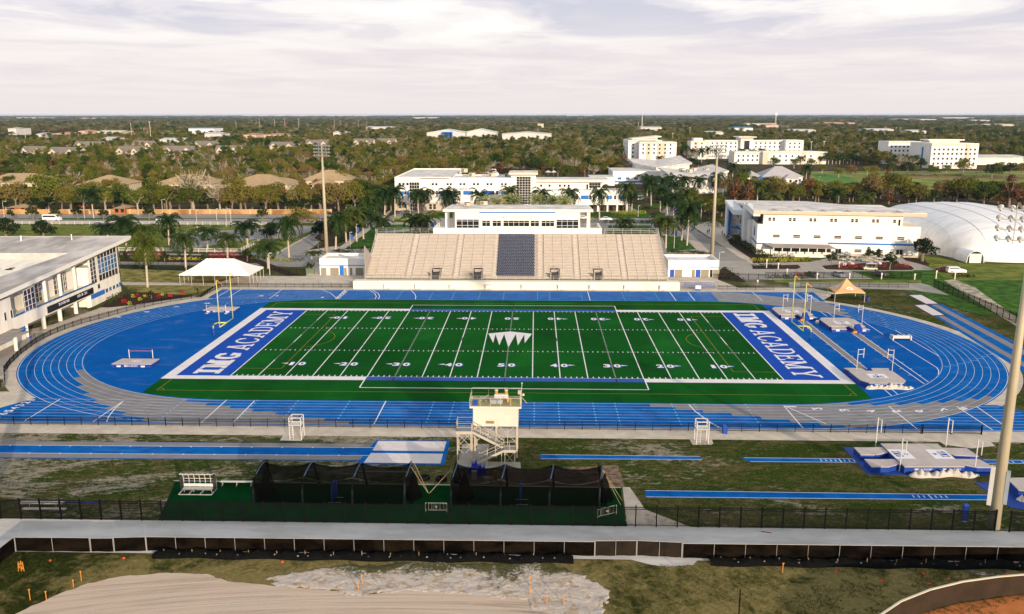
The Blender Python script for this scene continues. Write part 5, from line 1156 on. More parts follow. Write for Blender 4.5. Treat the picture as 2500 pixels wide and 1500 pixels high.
for px,py,w,d,h,mk_,lab in far:
 g = G(px,py,7.0); x,y = float(g[0]),float(g[1]); wm,rm = FB[mk_]; D_ = max(14,(y+159)*.03)
 W3 = w*(y+159)/FPX if py > 300 else w*(y+159)/FPX; hh = 6.5+h+(y+159)*.0006
 t = thing('distant_building',lab,'building',(x,y,0),0,'low buildings scattered through the distance'); BX('wall',wm,t,x-W3/2,x+W3/2,y,y+D_,0,hh)
 m = MB();
 if mk_ == 'pink': hiproof(m,x-W3/2,x+W3/2,y,y+D_,hh,2.5)
 else: gable(m,x-W3/2,x+W3/2,y,y+D_,hh+.3,1.6,'x',.5)
 m.build('roof',rm,t)
 if py > 325:
  for i in range(4): m = MB(); xx = x-W3/2+W3*(i+.5)/4; m.box(xx-.8,xx+.8,y-.08,y,hh*.35,hh*.7); m.build('window',GLASS,t)
def hall(px0,px1,pyb,h,lab,portal=False,rh=5):
 h += 6; a,b_ = G(px0,pyb,6.0),G(px1,pyb,6.0); x0,x1,y = float(a[0]),float(b_[0]),float(a[1]); t = thing('sports_hall',lab,'building',((x0+x1)/2,y,0),0,'white sports halls in the woods')
 m = MB(); gwall(m,x0,x1,y,y+60,h,rh,'y'); m.build('wall',FB['HWH'][0],t); m = MB(); gable(m,x0,x1,y,y+60,h,rh,'y',1.2); m.build('roof',FB['HWH'][1],t)
 if portal:
  m = MB(); xa,xb = x0+(x1-x0)*.42,x0+(x1-x0)*.68; m.box(xa,xa+1.6,y-6,y,0,h+1); m.box(xb-1.6,xb,y-6,y,0,h+1); m.box(xa+1.6,xb-1.6,y-6,y,h-.6,h+1); m.build('blue_portal',BSTR,t)
  BX('entrance',GLASSB,t,xa+1.6,xb-1.6,y-.2,y-.05,0,h-.7)
 return t
hall(1042,1135,336,8,'white sports hall with bright blue entrance portal in the woods',True,5)
hall(1130,1212,334,7,'white gabled sports hall directly right of the blue portal one',False,6)
hall(1226,1346,341,8,'broad white flat gabled hall right of the blue portal hall',False,3)

# ================================================================ vegetation
def foliage(name,stops,rough=.75,trans=.25):
 """leaf material: colour differs from tree to tree (object random) and leaf clump to leaf clump"""
 m,t,b = newmat(name); b.inputs['Roughness'].default_value = rough; b.inputs['Specular IOR Level'].default_value = .12
 oi = t.nodes.new('ShaderNodeObjectInfo'); f = noise(t,.55,3,.6); f2 = noise(t,3.5,2,.5)
 pn = noise(t,.011,3,.6,oi.outputs['Location']); rv = mth('ADD',mth('MULTIPLY',oi.outputs['Random'],.42,tree=t),mth('SUBTRACT',mth('MULTIPLY',pn,1.1,tree=t),.45,tree=t),tree=t)
 v = mth('ADD',mth('MULTIPLY',rv,1.0,tree=t),mth('ADD',mth('MULTIPLY',f,.28,tree=t),mth('MULTIPLY',f2,.22,tree=t),tree=t),tree=t)
 v = mth('ADD',mth('MULTIPLY',v,1.3,tree=t),-.17,tree=t)
 c = ramp(t,v,stops,'LINEAR'); setc(t,b,c)
 tr = t.nodes.new('ShaderNodeBsdfTranslucent'); t.links.new(c,tr.inputs[0]); mx = t.nodes.new('ShaderNodeMixShader'); mx.inputs[0].default_value = trans
 t.links.new(b.outputs[0],mx.inputs[1]); t.links.new(tr.outputs[0],mx.inputs[2]); t.links.new(mx.outputs[0],t.nodes['Material Output'].inputs[0]); return m
FOL_OAK = foliage('oak_leaves',[(.15,(.014,.038,.003)),(.40,(.048,.080,.007)),(.60,(.115,.135,.012)),(.80,(.175,.155,.022)),(1.0,(.22,.18,.055))])
FOL_WOOD = foliage('wood_leaves',[(.12,(.018,.048,.005)),(.30,(.055,.085,.008)),(.48,(.125,.135,.016)),(.62,(.19,.155,.032)),(.80,(.21,.155,.062)),(1.0,(.19,.095,.035))])
FOL_RUST = foliage('rust_leaves',[(.2,(.10,.045,.018)),(.6,(.19,.075,.025)),(1,(.26,.12,.05))])
FOL_DARK = foliage('dark_leaves',[(.2,(.008,.022,.005)),(.6,(.020,.040,.008)),(1,(.040,.062,.013))])
FOL_LIME = foliage('lime_leaves',[(.2,(.07,.10,.012)),(.6,(.14,.16,.018)),(1,(.22,.22,.04))])
FOL_PALE = foliage('pale_leaves',[(.2,(.09,.095,.035)),(.6,(.13,.13,.060)),(1,(.19,.165,.09))])
PALMF = foliage('palm_fronds',[(.15,(.006,.022,.003)),(.5,(.018,.044,.006)),(.8,(.055,.075,.008)),(1,(.11,.12,.015))],.6,.12)
DATEF = foliage('date_palm_fronds',[(.2,(.22,.26,.10)),(.6,(.32,.34,.14)),(1,(.42,.40,.20))],.55,.25)
BARK = M('bark',(.22,.175,.13),.95,.25,3); PTRUNK = M('palm_trunk',(.47,.40,.32),.9,.15,2,sc3=(1,1,4)); PSHAFT = M('crownshaft',(.10,.13,.03),.5,.2,2); TWIG = M('pale_branch',(.40,.34,.26),.95,.2,3)
REDL = foliage('red_leaves',[(.2,(.26,.012,.02)),(.6,(.48,.02,.035)),(1,(.60,.06,.05))]); YELL = foliage('yellow_green_leaves',[(.2,(.20,.24,.015)),(.6,(.38,.38,.03)),(1,(.52,.48,.05))]); HEDGE = foliage('hedge_leaves',[(.2,(.012,.028,.006)),(.6,(.026,.050,.010)),(1,(.06,.08,.02))])
def leafmesh(name,clumps,n,size,mat,parent=None,seed=1,flat=.0,extra=None,emats=None):
 """many small leaf faces spread over clumps = [(cx,cy,cz,rx,ry,rz)]"""
 rg = np.random.RandomState(seed); cl_ = np.array(clumps); wgt = cl_[:,3]*cl_[:,4]; idx = rg.choice(len(cl_),n,p=wgt/wgt.sum())
 d = rg.normal(size=(n,3)); d[:,2] += .25; d /= np.linalg.norm(d,axis=1)[:,None]; r_ = rg.uniform(.62,1.06,n)[:,None]
 c = cl_[idx,:3]+d*cl_[idx,3:6]*r_
 nn_ = d*.8+rg.normal(size=(n,3))*.55; nn_ /= np.linalg.norm(nn_,axis=1)[:,None]
 a = np.cross(nn_,rg.normal(size=(n,3))); a /= np.linalg.norm(a,axis=1)[:,None]; b = np.cross(nn_,a); s = rg.uniform(.6,1.25,n)[:,None]*size
 V = np.stack([c-a*s*.5,c-b*s*.33+a*s*.05,c+a*s*.5,c+b*s*.33+a*s*.05],1).reshape(-1,3)
 F = np.arange(4*n).reshape(-1,4).tolist(); V = V.tolist(); mats = [mat]
 mi = None
 if extra:
  o_ = len(V); V += extra.v; F += [[i+o_ for i in f_] for f_ in extra.f]; mi = [0]*n+[1]*len(extra.f); mats.append(emats)
 me = bpy.data.meshes.new(name); me.from_pydata(V,[],F)
 for m_ in mats: me.materials.append(m_)
 if mi: me.polygons.foreach_set('material_index',mi)
 me.update(); o = bpy.data.objects.new(name,me); COL.objects.link(o)
 if parent: o.parent = parent
 return o
def crown_clumps(R_,H_,z0,n,seed,shape='round'):
 rg = random.Random(seed); out = []
 for i in range(n):
  a = rg.uniform(0,2*math.pi); u = rg.random()**.5; zf = rg.random()
  rr = R_*u*(1-.55*zf**2 if shape == 'round' else (1-zf*.85)); s = R_*rg.uniform(.24,.42)*(1 if shape == 'round' else (1.15-zf*.75))
  out.append((rr*.85*math.cos(a),rr*.85*math.sin(a),z0+H_*(.12+.78*zf*(1-.25*u)),s,s,s*rg.uniform(.6,.85)))
 return out
def limbs(m,h,R_,n,seed,r0=.28,top=.62):
 rg = random.Random(seed); m.tube([(0,0,0),(rg.uniform(-.15,.15),rg.uniform(-.15,.15),h*.22),(rg.uniform(-.3,.3),rg.uniform(-.3,.3),h*.42)],[r0*1.25,r0,r0*.75],7)
 for i in range(n):
  a = 2*math.pi*(i+rg.uniform(-.3,.3))/n; R1 = R_*rg.uniform(.45,.8); z1 = h*rg.uniform(top,.92)
  p0 = (0,0,h*rg.uniform(.28,.4)); p1 = (R1*.45*math.cos(a),R1*.45*math.sin(a),h*.5+.1*R_); p2 = (R1*math.cos(a+.2),R1*math.sin(a+.2),z1)
  m.tube([p0,p1,p2],[r0*.5,r0*.32,r0*.1],5)
  for k_ in range(2):
   aa = a+rg.uniform(-.9,.9); m.tube([p1,(p1[0]+R1*.4*math.cos(aa),p1[1]+R1*.4*math.sin(aa),p1[2]+h*.2)],[r0*.22,r0*.06],4)
def tree_kind(name,label,cat,R_,h,leaves,size,mat,seed,shape='round',z0=.35,nl=5,ncl=18,bare=False,bmat=None,r0=.28):
 t = thing(name,label,cat,(0,0,-200)); m = LB(); limbs(m,h,R_,nl,seed,r0,.6 if not bare else .7); m.build('trunk',bmat or BARK,t)
 ex = None
 if bare:
  ex = LB(); rg = random.Random(seed+5)
  for i in range(46):
   a = rg.uniform(0,6.28); R1 = R_*rg.uniform(.5,1.0); z1 = h*rg.uniform(.6,1.0); ex.bar((R1*.35*math.cos(a),R1*.35*math.sin(a),h*.5),(R1*math.cos(a+.15),R1*math.sin(a+.15),z1*(1-.15*R1/R_)),.10,.10)
 leafmesh('crown',crown_clumps(R_,h*(1-z0),h*z0,ncl,seed,shape),leaves,size,mat,t,seed,extra=ex,emats=TWIG)
 return t
TK = {}
TK['oak'] = tree_kind('oak_tree','x','tree',4.6,8.5,1500,.62,FOL_OAK,11)
TK['oak2'] = tree_kind('oak_tree','x','tree',5.6,9.5,1700,.66,FOL_WOOD,12,ncl=24)
TK['wood'] = tree_kind('woodland_tree','x','tree',4.2,10.5,1300,.60,FOL_WOOD,13,z0=.3)
TK['pine'] = tree_kind('pine_tree','x','tree',3.0,13.5,1000,.55,FOL_OAK,14,z0=.45,nl=4)
TK['bare'] = tree_kind('bare_tree','x','tree',4.6,9.5,380,.50,FOL_PALE,15,bare=True,bmat=TWIG)
TK['rust'] = tree_kind('cypress_tree','x','tree',2.9,9.5,1100,.50,FOL_RUST,16,shape='cone',z0=.12)
TK['dark'] = tree_kind('broadleaf_tree','x','tree',3.2,5.6,1300,.48,FOL_DARK,17,z0=.28)
TK['small'] = tree_kind('young_tree','x','tree',1.9,4.2,700,.38,FOL_DARK,18,z0=.3,nl=3,ncl=9,r0=.13)
TK['lime'] = tree_kind('broadleaf_tree','x','tree',5.2,8.5,1300,.60,FOL_LIME,19,ncl=16,bmat=TWIG)
def frondmesh(name,n,Lf,droop,up0,up1,mat,parent,seed,leaf=.7,segs=11,wd=.16,twist=.6):
 rg = random.Random(seed); m = LB()
 for i in range(n):
  a = i*2.39996+rg.uniform(-.2,.2); el = math.radians(up0+(up1-up0)*(i/(n-1))+rg.uniform(-6,6)); L_ = Lf*rg.uniform(.85,1.1)
  ca,sa = math.cos(a),math.sin(a); P = []; x = z = 0.0; e_ = el
  for k_ in range(segs+1):
   P.append(Vector((ca*x,sa*x,z))); st = L_/segs; x += math.cos(e_)*st; z += math.sin(e_)*st; e_ -= math.radians(droop)/segs*(0.5+1.4*k_/segs)
  side = Vector((-sa,ca,0)); m.tube([P[0],P[segs//2],P[segs]],[.05,.03,.01],4,False)
  for k_ in range(1,segs+1):
   tgt = (P[k_]-P[k_-1]).normalized(); ll = leaf*(1-.6*abs(k_/segs-.45)**1.3)*rg.uniform(.85,1.1); ww = L_/segs*.85
   for s in (-1,1):
    dn = (side*s*(1 if k_ % 2 else .8)+Vector((0,0,-twist*rg.uniform(.7,1.3)))+tgt*.55).normalized(); q0 = P[k_-1].lerp(P[k_],.1); q1 = P[k_-1].lerp(P[k_],.1)+tgt*ww
    m.face([q0,q1,q1.lerp(q0,.35)+dn*ll*1.0,q0.lerp(q1,.12)+dn*ll*.95])
 return m.build(name,mat,parent)
def palm_kind(name,h,nf,Lf,seed,mat,trunkr=.24,shaft=True,droop=105,up0=-8,up1=72,leaf=.75,cat='palm tree',cs=1):
 t = thing(name,'x',cat,(0,0,-200)); m = LB(); rg = random.Random(seed); bx,by = rg.uniform(-.25,.25),rg.uniform(-.25,.25)
 m.tube([(0,0,0),(0,0,.4),(bx*.4,by*.4,h*.35),(bx*.8,by*.8,h*.7),(bx,by,h*.86)],[trunkr*1.5,trunkr*1.15,trunkr*1.05,trunkr*.9,trunkr*.75],9); m.build('trunk',PTRUNK,t,180)
 if shaft: m = LB(); m.tube([(bx,by,h*.855),(bx,by,h*.9),(bx,by,h)],[trunkr*.85,trunkr*.95,trunkr*.35],8); m.build('crownshaft',PSHAFT,t,180)
 c = frondmesh('crown',nf,Lf,droop,up0,up1,mat,t,seed,leaf); c.location = (bx,by,h*.985); c.scale = (cs,)*3; return t
TK['royal'] = palm_kind('royal_palm',10,26,5.0,21,PALMF,trunkr=.27,leaf=1.15,up0=-30,up1=76,droop=120,cs=1.28)
TK['royal2'] = palm_kind('royal_palm',10,23,4.7,22,PALMF,trunkr=.27,up0=-38,up1=68,leaf=1.15,droop=120,cs=1.28)
TK['slim'] = palm_kind('slender_palm',10,16,3.2,23,PALMF,trunkr=.17,leaf=.8,up0=-25,up1=70)
TK['date'] = palm_kind('date_palm',10,46,4.3,24,DATEF,trunkr=.36,shaft=False,droop=62,up0=-22,up1=82,leaf=.7)
USED = {}
def plant(kind,x,y,s,label,group=None,rz=None,z=0,h=None):
 src = TK[kind]; rz = random.uniform(0,6.28) if rz is None else rz
 sc = s if hasattr(s,'__len__') else (s,s,s)
 if kind not in USED:
  USED[kind] = 1; src.location = (x,y,z); src.rotation_euler = (0,0,rz); src.scale = sc; src['label'] = label
  if group: src['group'] = group
  return src
 r_ = dup(src,(x,y,z),rz,label,sc,group); r_.rotation_euler = (random.gauss(0,.03),random.gauss(0,.03),rz); return r_
PN = [0]
def palm(cr,xc,yc,yb=None,h=9.5,label='',kind='royal',group='royal palms on the campus',s=None):
 """crown centre in the picture; the ground point follows from the visible foot or from the palm's height"""
 px,py = q(cr,xc,yc)
 if yb is not None:
  best = None
  for hh in [x_*.1 for x_ in range(15,180)]:
   g = G(px,py,hh); e = abs(proj((g[0],g[1],0))[1]-q(cr,0,yb)[1])
   if best is None or e < best[0]: best = (e,hh)
  h = best[1]
 g = G(px,py,h); k_ = kind if kind != 'royal' else ('royal' if PN[0] % 2 else 'royal2'); PN[0] += 1
 sxy = s or random.uniform(.9,1.1)
 return plant(k_,float(g[0]),float(g[1]),(sxy,sxy,h/10),label,group)
def row(items,tmpl,names=None,**kw):
 n = len(items); od = lambda i: 'leftmost' if i == 0 else 'rightmost' if i == n-1 else ['second','third','fourth','fifth','sixth','seventh','eighth','ninth','tenth','eleventh','twelfth','thirteenth'][i-1]+' from left'
 for i,it in enumerate(sorted(items,key=lambda v: q(v[0],v[1],0)[0])):
  palm(it[0],it[1],it[2],it[3] if len(it) > 3 else None,it[4] if len(it) > 4 else 9.5,tmpl % od(i),**kw)
row([('C1',880,880,1120),('C1',1180,900,1045),('C1',1480,930,1045)],'royal palm standing by the orange wall, %s of three')
row([('D1',1200,70,345),('D1',1385,130,345),('D1',1610,50,300),('D1',1990,150,350),('D1',2380,100,310)],'royal palm on the lawn along the white rail fence, %s of five')
row([('D1',1385,270,700),('D1',1770,220,510),('D1',2185,215,412),('D2',105,500,715),('D2',300,280,630)],'royal palm between the left building and the drive, %s of five')
palm('C1',1035,1200,None,5.5,'short dense palm just behind the left building roof corner')
row([('D2',755,240,560),('D2',862,235,462),('D2',960,175,450),('D2',1028,180,430),('D2',1145,225,440),('D2',1228,255,378)],'royal palm left of the grandstand top, %s of six')
row([('C2',1060,960,None,10),('C2',1140,960,None,10),('C2',1235,880,None,10),('C2',1335,860,1105),('C2',1180,850,None,9),('C2',1090,840,None,9)],'royal palm at the left end of the academic centre, %s of six')
row([('C2',1565,880,1085),('C2',1625,880,None,8),('C2',1845,880,1130),('C2',1900,890,None,8),('C2',2150,890,None,10),('C3',-30,860,None,10),('C3',280,880,None,10),('C3',570,880,None,10),('C3',850,870,1150),('C3',1108,830,1062),('C3',1160,900,1065)],'royal palm along the academic centre front, %s of the row')
row([('C2',1545,1130,None,8),('C2',1640,1120,None,8.5)],'dark royal palm on the lawn behind the left bleacher rail, %s of two')
row([('C2',2190,965),('C2',2315,970),('C2',2440,960),('C3',10,962),('C3',238,945),('C3',392,955),('C3',505,975)],'pale date palm showing above the press box roof, %s of seven',kind='date',group='date palms behind the press box')
row([('C3',1310,735),('C3',1352,770,1000),('C3',1460,760),('C3',1525,730),('C3',1655,745),('C3',1440,850,1055),('C3',1585,800),('C3',1680,870),('C3',1810,750)],'royal palm in the avenue before the dining hall, %s of nine')
row([('C3',1505,930,1085),('C3',1565,920,1115),('C3',1650,1040,1335),('C3',1705,1040,1385),('C3',1495,1155,1410),('C3',1430,1130,1300),('C3',1100,1150,1300)],'royal palm near the campus road right of the press box, %s of seven')
row([('C3',925,682,735),('C3',1000,685,745),('C3',1072,690,745),('C3',1130,698,770),('C3',1228,700,790)],'small palm in front of the white service building, %s of five',kind='slim',group='small palms by the service building')
row([('C3',1990,720),('C3',2138,610,760),('C3',2255,655,782),('C3',2205,720),('C3',2380,800)],'palm right of the dining hall columns, %s of five')
row([('D3',1550,545,605),('D3',1612,550,605),('D3',1740,550,600),('D3',1820,560,600)],'low bushy palm behind the right restroom building, %s of four',kind='slim',group='low palms behind the restroom buildings')
row([('D2',540,560,690),('D2',608,560,690),('D2',800,540,585),('D2',880,550,585)],'slim palm beside the left restroom building, %s of four',kind='slim',group='low palms behind the restroom buildings')
row([('C3',1675,440,552),('C3',1742,465,560),('C3',1838,470,590),('C3',1750,555,635),('C3',1800,585,640),('C3',1920,570,640),('C3',1435,530,590),('C3',1900,450,560),('C3',1980,460,570)],'palm before the long dormitory left half, %s of nine',group='palms around the dormitories')
row([('C3',2160+i*32,440+(i % 3)*14,None,9) for i in range(10)],'palm in the hedge of palms between the two dormitory rows, %s of ten',group='palms around the dormitories')
row([('C4',60+i*30,440+(i % 2)*12,None,8) for i in range(6)]+[('C4',300,440,None,8),('C4',320,535,600),('C4',390,490,590),('C4',525,535,600)],'palm at the right end of the dormitory rows, %s of ten',group='palms around the dormitories')
row([('C4',590+i*36,510+(i % 3)*12,600) for i in range(9)],'palm in the cluster between the dormitories, %s of nine',group='palms around the dormitories')
row([('C4',1100,520,580),('C4',1150,518,580),('C4',1192,520,582),('C4',1250,510,580),('C4',1335,505,585),('C4',1395,510,585)],'palm before the left wing of the tall dormitory, %s of six',group='palms around the dormitories')
row([('C4',1617,552,605),('C4',1702,555,605),('C4',1780,538,605),('C4',1875,530,600),('C4',1952,545,600),('C4',2010,540,600)],'young palm before the front wing of the tall dormitory, %s of six',kind='slim',group='palms around the dormitories')
row([('C4',300,680,750),('C4',375,630,750)],'palm beside the golf clubhouse, %s of two')
row([('C4',50,910,None,8),('C4',670,870,None,9),('C4',950,920,None,8)],'palm in the dark tree belt above the training building, %s of three')
def broad(kind,cr,xc,yb,wpx,label,group=None,hs=1.0):
 px,py = q(cr,xc,yb); g = G(px,py,0); d = (g-CP)@AF; wr = {'oak': 4.6,'oak2': 5.6,'wood': 4.2,'pine': 3,'bare': 4.6,'rust': 2.9,'dark': 3.2,'small': 1.9,'lime': 5.2}[kind]
 s = (wpx*K*d/FPX)/(2*wr); return plant(kind,float(g[0]),float(g[1]),(s,s,s*hs),label,group)
for i,(k_,cr,x,yb,w,lb) in enumerate((
 ('lime','C1',480,1035,470,'big spreading tree with pale limbs above the white van'),('lime','C1',60,1040,300,'yellow green tree at the left edge behind the wall'),('dark','C1',300,1030,260,'dark rounded tree left of the big spreading tree'),
 ('lime','C1',1335,1085,330,'pale many limbed tree with thin lime crown by the wall'),('bare','C1',1870,1050,430,'bare silvery tree leaning left behind the street lamps'),('lime','C1',1020,1050,260,'thin lime tree between two royal palms'),('bare','C1',2130,1050,260,'bare twiggy tree right of the silvery one'),
 ('dark','C1',1650,1040,260,'dark leafy tree before the middle tan roof'),('oak','C1',2330,1050,360,'olive tree before the second tan roof from the right'),('oak','C2',60,1040,260,'olive tree with pale limbs near the orange wall gate'),('oak2','C2',220,1040,320,'broad olive tree left of the tall light pole'),('oak','C2',420,1060,300,'olive tree just left of the tall light pole'),
 ('oak2','C2',800,1060,330,'grey green tree right of the tall light pole'),('oak','C2',960,1060,300,'dark olive tree left of the academic centre'),('dark','C2',620,1050,260,'dark tree behind the tall light pole'),
 ('oak2','C2',440,1280,330,'rounded grey olive tree beside the drive'),('dark','C2',150,1350,230,'dark tree on the lawn left of the drive'),('dark','C2',640,1330,230,'dark bushy tree in the bed right of the drive'),
 ('dark','C1',60,1330,260,'dark rounded tree top behind the left building roof at the edge'),('dark','C1',430,1345,250,'dark rounded tree top behind the left building roof'),('dark','C1',1230,1330,200,'dark tree right behind the left building roof corner'),('dark','C1',1650,1370,190,'dark tree under the royal palms on the lawn'),
 ('dark','D4',1490,645,270,'dark rounded tree at the right corner of the training building'),('small','D4',615,690,130,'small leaning tree on the parking island'),('small','D4',970,650,130,'small tree among golf carts, left one'),('small','D4',1060,655,120,'small tree among golf carts, right one'),('small','D4',1175,730,160,'dense dark bush tree at the right of the parking island'),
 ('small','D1',1210,480,110,'young tree at the left end of the red flower bed'),('small','D1',1590,470,110,'young tree in the gap of the red flower bed'),('small','D1',1990,470,100,'young tree left of the white tent in the flower bed'),('small','D1',2390,450,110,'young tree above the white tent roof'),('small','D1',1465,810,75,'young sapling in the planted bed by the left building'),('small','D2',510,720,60,'small bush tree by the green utility boxes'))):
 broad(k_,cr,x,yb,w,lb)
for i,(cr,x,yb,w) in enumerate((('C1',110,1140,105),('C1',325,1145,135),('C1',535,1135,120),('C1',758,1130,125),('C1',1003,1145,115),('C1',1440,1140,130),('C2',65,1155,130))):
 broad('small',cr,x,yb,w,'small round street tree beside the public road, %s of seven' % ['leftmost','second','third','fourth','fifth','sixth','rightmost'][i],'small street trees')
for i,(x,yb,w) in enumerate(((680,728,130),(800,728,150),(955,712,130),(1022,712,110),(1185,700,140),(1345,700,150),(1560,712,120),(1620,708,110),(1722,700,130),(1880,700,170),(2158,735,170),(2340,715,160),(2450,705,130),(2230,700,150),(1420,695,120),(520,690,110),(420,640,120),(250,640,130),(60,640,120))):
 broad(['oak','oak2','lime'][i % 3 if i % 5 else 2] if i not in (5,10,11) else 'dark','C4',x,yb,w,'rounded tree on the golf practice ground, %s' % ['left of the long bunker','second left of the long bunker','above the green, first of a pair','above the green, second of a pair','before the white fan palms','dark one before the tall dormitory','slim one right of the golf path','second right of the golf path','third right of the golf path','broad one before the low warehouse','dark one by the pampas bed','dark one near the right edge','last one at the right edge','behind the pampas bed','beside the blue striped dormitory corner','left of the clubhouse lawn','behind the clubhouse palms','behind the clubhouse roof','between dining hall and clubhouse'][i],'trees on the golf practice ground')
for i,(cr,x,yb,w) in enumerate((('C4',135,960,130),('C4',235,960,150),('C4',1140,830,150),('C4',1165,985,130),('C4',1790,900,100),('C4',2320,1045,260),('C3',2150,1000,200),('C3',2280,1010,180),('C4',2440,1020,160))):
 broad('rust',cr,x,yb,w,'rust brown cypress tree, %s' % ['left of a pair above the training building','right of a pair above the training building','standing at the golf lawn edge','just above the flat roof of the training building','inside the dark belt before the tall dormitory','large one behind the dome at the right edge','wide one behind the light pole','second wide one behind the light pole','last one at the right edge behind the dome'][i],'rust coloured cypress trees')
NT = [0]
def belt(n,A,B,depth,kinds,label,group,s0=.8,s1=1.25,seed=3):
 rg = random.Random(seed)
 for i in range(n):
  f_ = (i+rg.uniform(-.3,.3))/n; x = A[0]+(B[0]-A[0])*f_; y = A[1]+(B[1]-A[1])*f_+rg.uniform(0,depth); k_ = rg.choice(kinds); s = rg.uniform(s0,s1); NT[0] += 1
  plant(k_,x,y,(s,s,s*rg.uniform(.85,1.15)),label,group,rg.uniform(0,6.28))
belt(66,(-262,216),(-50,216),22,['oak','oak2','dark','wood','oak'],'leafy tree in the row between the orange wall and the tan roofed blocks','trees behind the orange wall',1.05,1.4,5)
belt(16,(-100,226),(-60,290),16,['oak2','oak','wood'],'tree in the thick stand left of the academic centre','trees left of the academic centre',.9,1.3,6)
gA,gB = gq('C4',-250,965),gq('C4',2600,1010)
belt(72,gA,gB,40,['oak','oak2','dark','dark','oak'],'dark green tree in the long belt behind the training building and dome','dark trees behind the training building',1.0,1.45,8)
belt(14,gq('C3',1760,1060),gq('C3',2100,1120),30,['oak','oak2','dark'],'olive tree behind the right tall light pole','olive trees right of the dining hall',.7,1.0,9)
belt(12,gq('C3',1990,860),gq('C3',2473,860),40,['oak','dark','oak2'],'tree in the thicket left of the golf clubhouse','trees left of the clubhouse',.7,1.05,10)
belt(40,(-330,292),(-20,292),30,['wood','oak2','oak','bare','pine','sabal'][:5],'mixed woodland tree right behind the tan roofed blocks','woodland trees behind the tan roofed blocks',.9,1.3,11)
belt(12,(-20,300),(90,470),30,['wood','oak2','oak','bare','pine'],'woodland tree behind the academic centre car park','woodland trees behind the academic centre',.9,1.25,12)
def in_view(x,y,margin=60):
 d = np.stack([x,y,np.full_like(x,5.0)],1)-CP; zz = d@AF; u = (d@AR)/zz*FPX; return (zz > 5) & (np.abs(u) < 1250+margin+4e4/zz)
CLEAR = []          # circles and boxes kept open (x0,x1,y0,y1)
for o in list(bpy.data.objects):
 if o.get('category') in ('building','house') and o.location.y > 150:
  bb = [c_.matrix_world for c_ in kids(o)]
  xs,ys = [],[]
  for c_ in kids(o):
   if c_.type != 'MESH' or c_.name.split('.')[0] not in ('wall','roof'): continue
   V = np.array([v.co[:] for v in c_.data.vertices]); a = o.rotation_euler.z
   X = V[:,0]*math.cos(a)-V[:,1]*math.sin(a)+o.location.x; Y = V[:,0]*math.sin(a)+V[:,1]*math.cos(a)+o.location.y
   xs += [X.min(),X.max()]; ys += [Y.min(),Y.max()]
  if xs: CLEAR.append((min(xs)-3,max(xs)+3,min(ys)-(12+(min(ys)+159)*.06),max(ys)+3))
CLEAR += [(70,150,440,640),(-400,-50,150,290),(-60,60,150,300),(-25,120,230,470)]
def allowed(x,y):
 ok = np.ones(len(x),bool)
 for a,b,c_,d in CLEAR: ok &= ~((x > a) & (x < b) & (y > c_) & (y < d))
 right = x > 60+(y-200)*.02
 ok &= ~(right & (y < 505) & ~((x > 60) & (x < 150) & (y > 470))); ok &= ~((x > 150) & (x < 285) & (y < 690) & (y > 500)); ok &= ~((x > XA-8) & (x < XA+105) & (y < 600) & (y > 470))
 return ok
rg = np.random.RandomState(5); PX_,PY_,PS,PZ = [],[],[],[]
y = 296.0
while y < 25000:
 d = max(8.4,y*.0098); y2 = y+d; xw = (y+200)*.66+60; n = int(2*xw/d)+1
 x = -xw+(np.arange(n)+rg.uniform(-.5,.5,n))*d+xw*0; x = np.linspace(-xw,xw,n)+rg.uniform(-.5,.5,n)*d; yy = y+rg.uniform(-.6,.6,n)*d
 k_ = allowed(x,yy) & in_view(x,yy)
 op = np.sin(x*.0031+1.3)*np.cos(yy*.0017+.4)+.5*np.sin(x*.011+yy*.004); k_ &= ~((yy > 900) & (op > 1.02+rg.uniform(0,.25,n)))
 s = np.clip(d/7.6,1,40); PX_.append(x[k_]); PY_.append(yy[k_]); PS.append(np.full(k_.sum(),s)*rg.uniform(.65,1.5,k_.sum())); PZ.append(rg.uniform(.6,1.35,k_.sum())*(1+.12*math.log(s))); y = y2*1.0
PX_ = np.concatenate(PX_); PY_ = np.concatenate(PY_); PS = np.concatenate(PS); PZ = np.concatenate(PZ); NP_ = len(PX_)
print('woods instances',NP_)
me = bpy.data.meshes.new('woods'); me.vertices.add(NP_); me.vertices.foreach_set('co',np.stack([PX_,PY_,np.zeros(NP_)-.3],1).ravel())
a1 = me.attributes.new('sc','FLOAT_VECTOR','POINT'); a1.data.foreach_set('vector',np.stack([PS,PS,PZ],1).ravel())
a2 = me.attributes.new('rz','FLOAT','POINT'); a2.data.foreach_set('value',rg.uniform(0,6.28,NP_))
a3 = me.attributes.new('kind_id','INT','POINT'); pk = rg.choice(6,NP_,p=[.26,.24,.24,.10,.13,.03]); a3.data.foreach_set('value',pk.astype(np.int32))
woods = bpy.data.objects.new('woods',me); COL.objects.link(woods); tag(woods,kind='stuff',label='mixed woodland stretching over the plain to the horizon')
ng = bpy.data.node_groups.new('woods_scatter','GeometryNodeTree'); ng.interface.new_socket('Geometry',in_out='INPUT',socket_type='NodeSocketGeometry'); ng.interface.new_socket('Geometry',in_out='OUTPUT',socket_type='NodeSocketGeometry')
gi = ng.nodes.new('NodeGroupInput'); go = ng.nodes.new('NodeGroupOutput'); jn = ng.nodes.new('GeometryNodeJoinGeometry'); ip = ng.nodes.new('GeometryNodeInstanceOnPoints')
for kd in ('wood','oak2','oak','pine','bare','rust'):
 cr_ = [c_ for c_ in kids(TK[kd]) if c_.name.startswith('crown')][0]; oi = ng.nodes.new('GeometryNodeObjectInfo'); oi.inputs['Object'].default_value = cr_; oi.inputs['As Instance'].default_value = True; oi.transform_space = 'ORIGINAL'; ng.links.new(oi.outputs['Geometry'],jn.inputs[0])
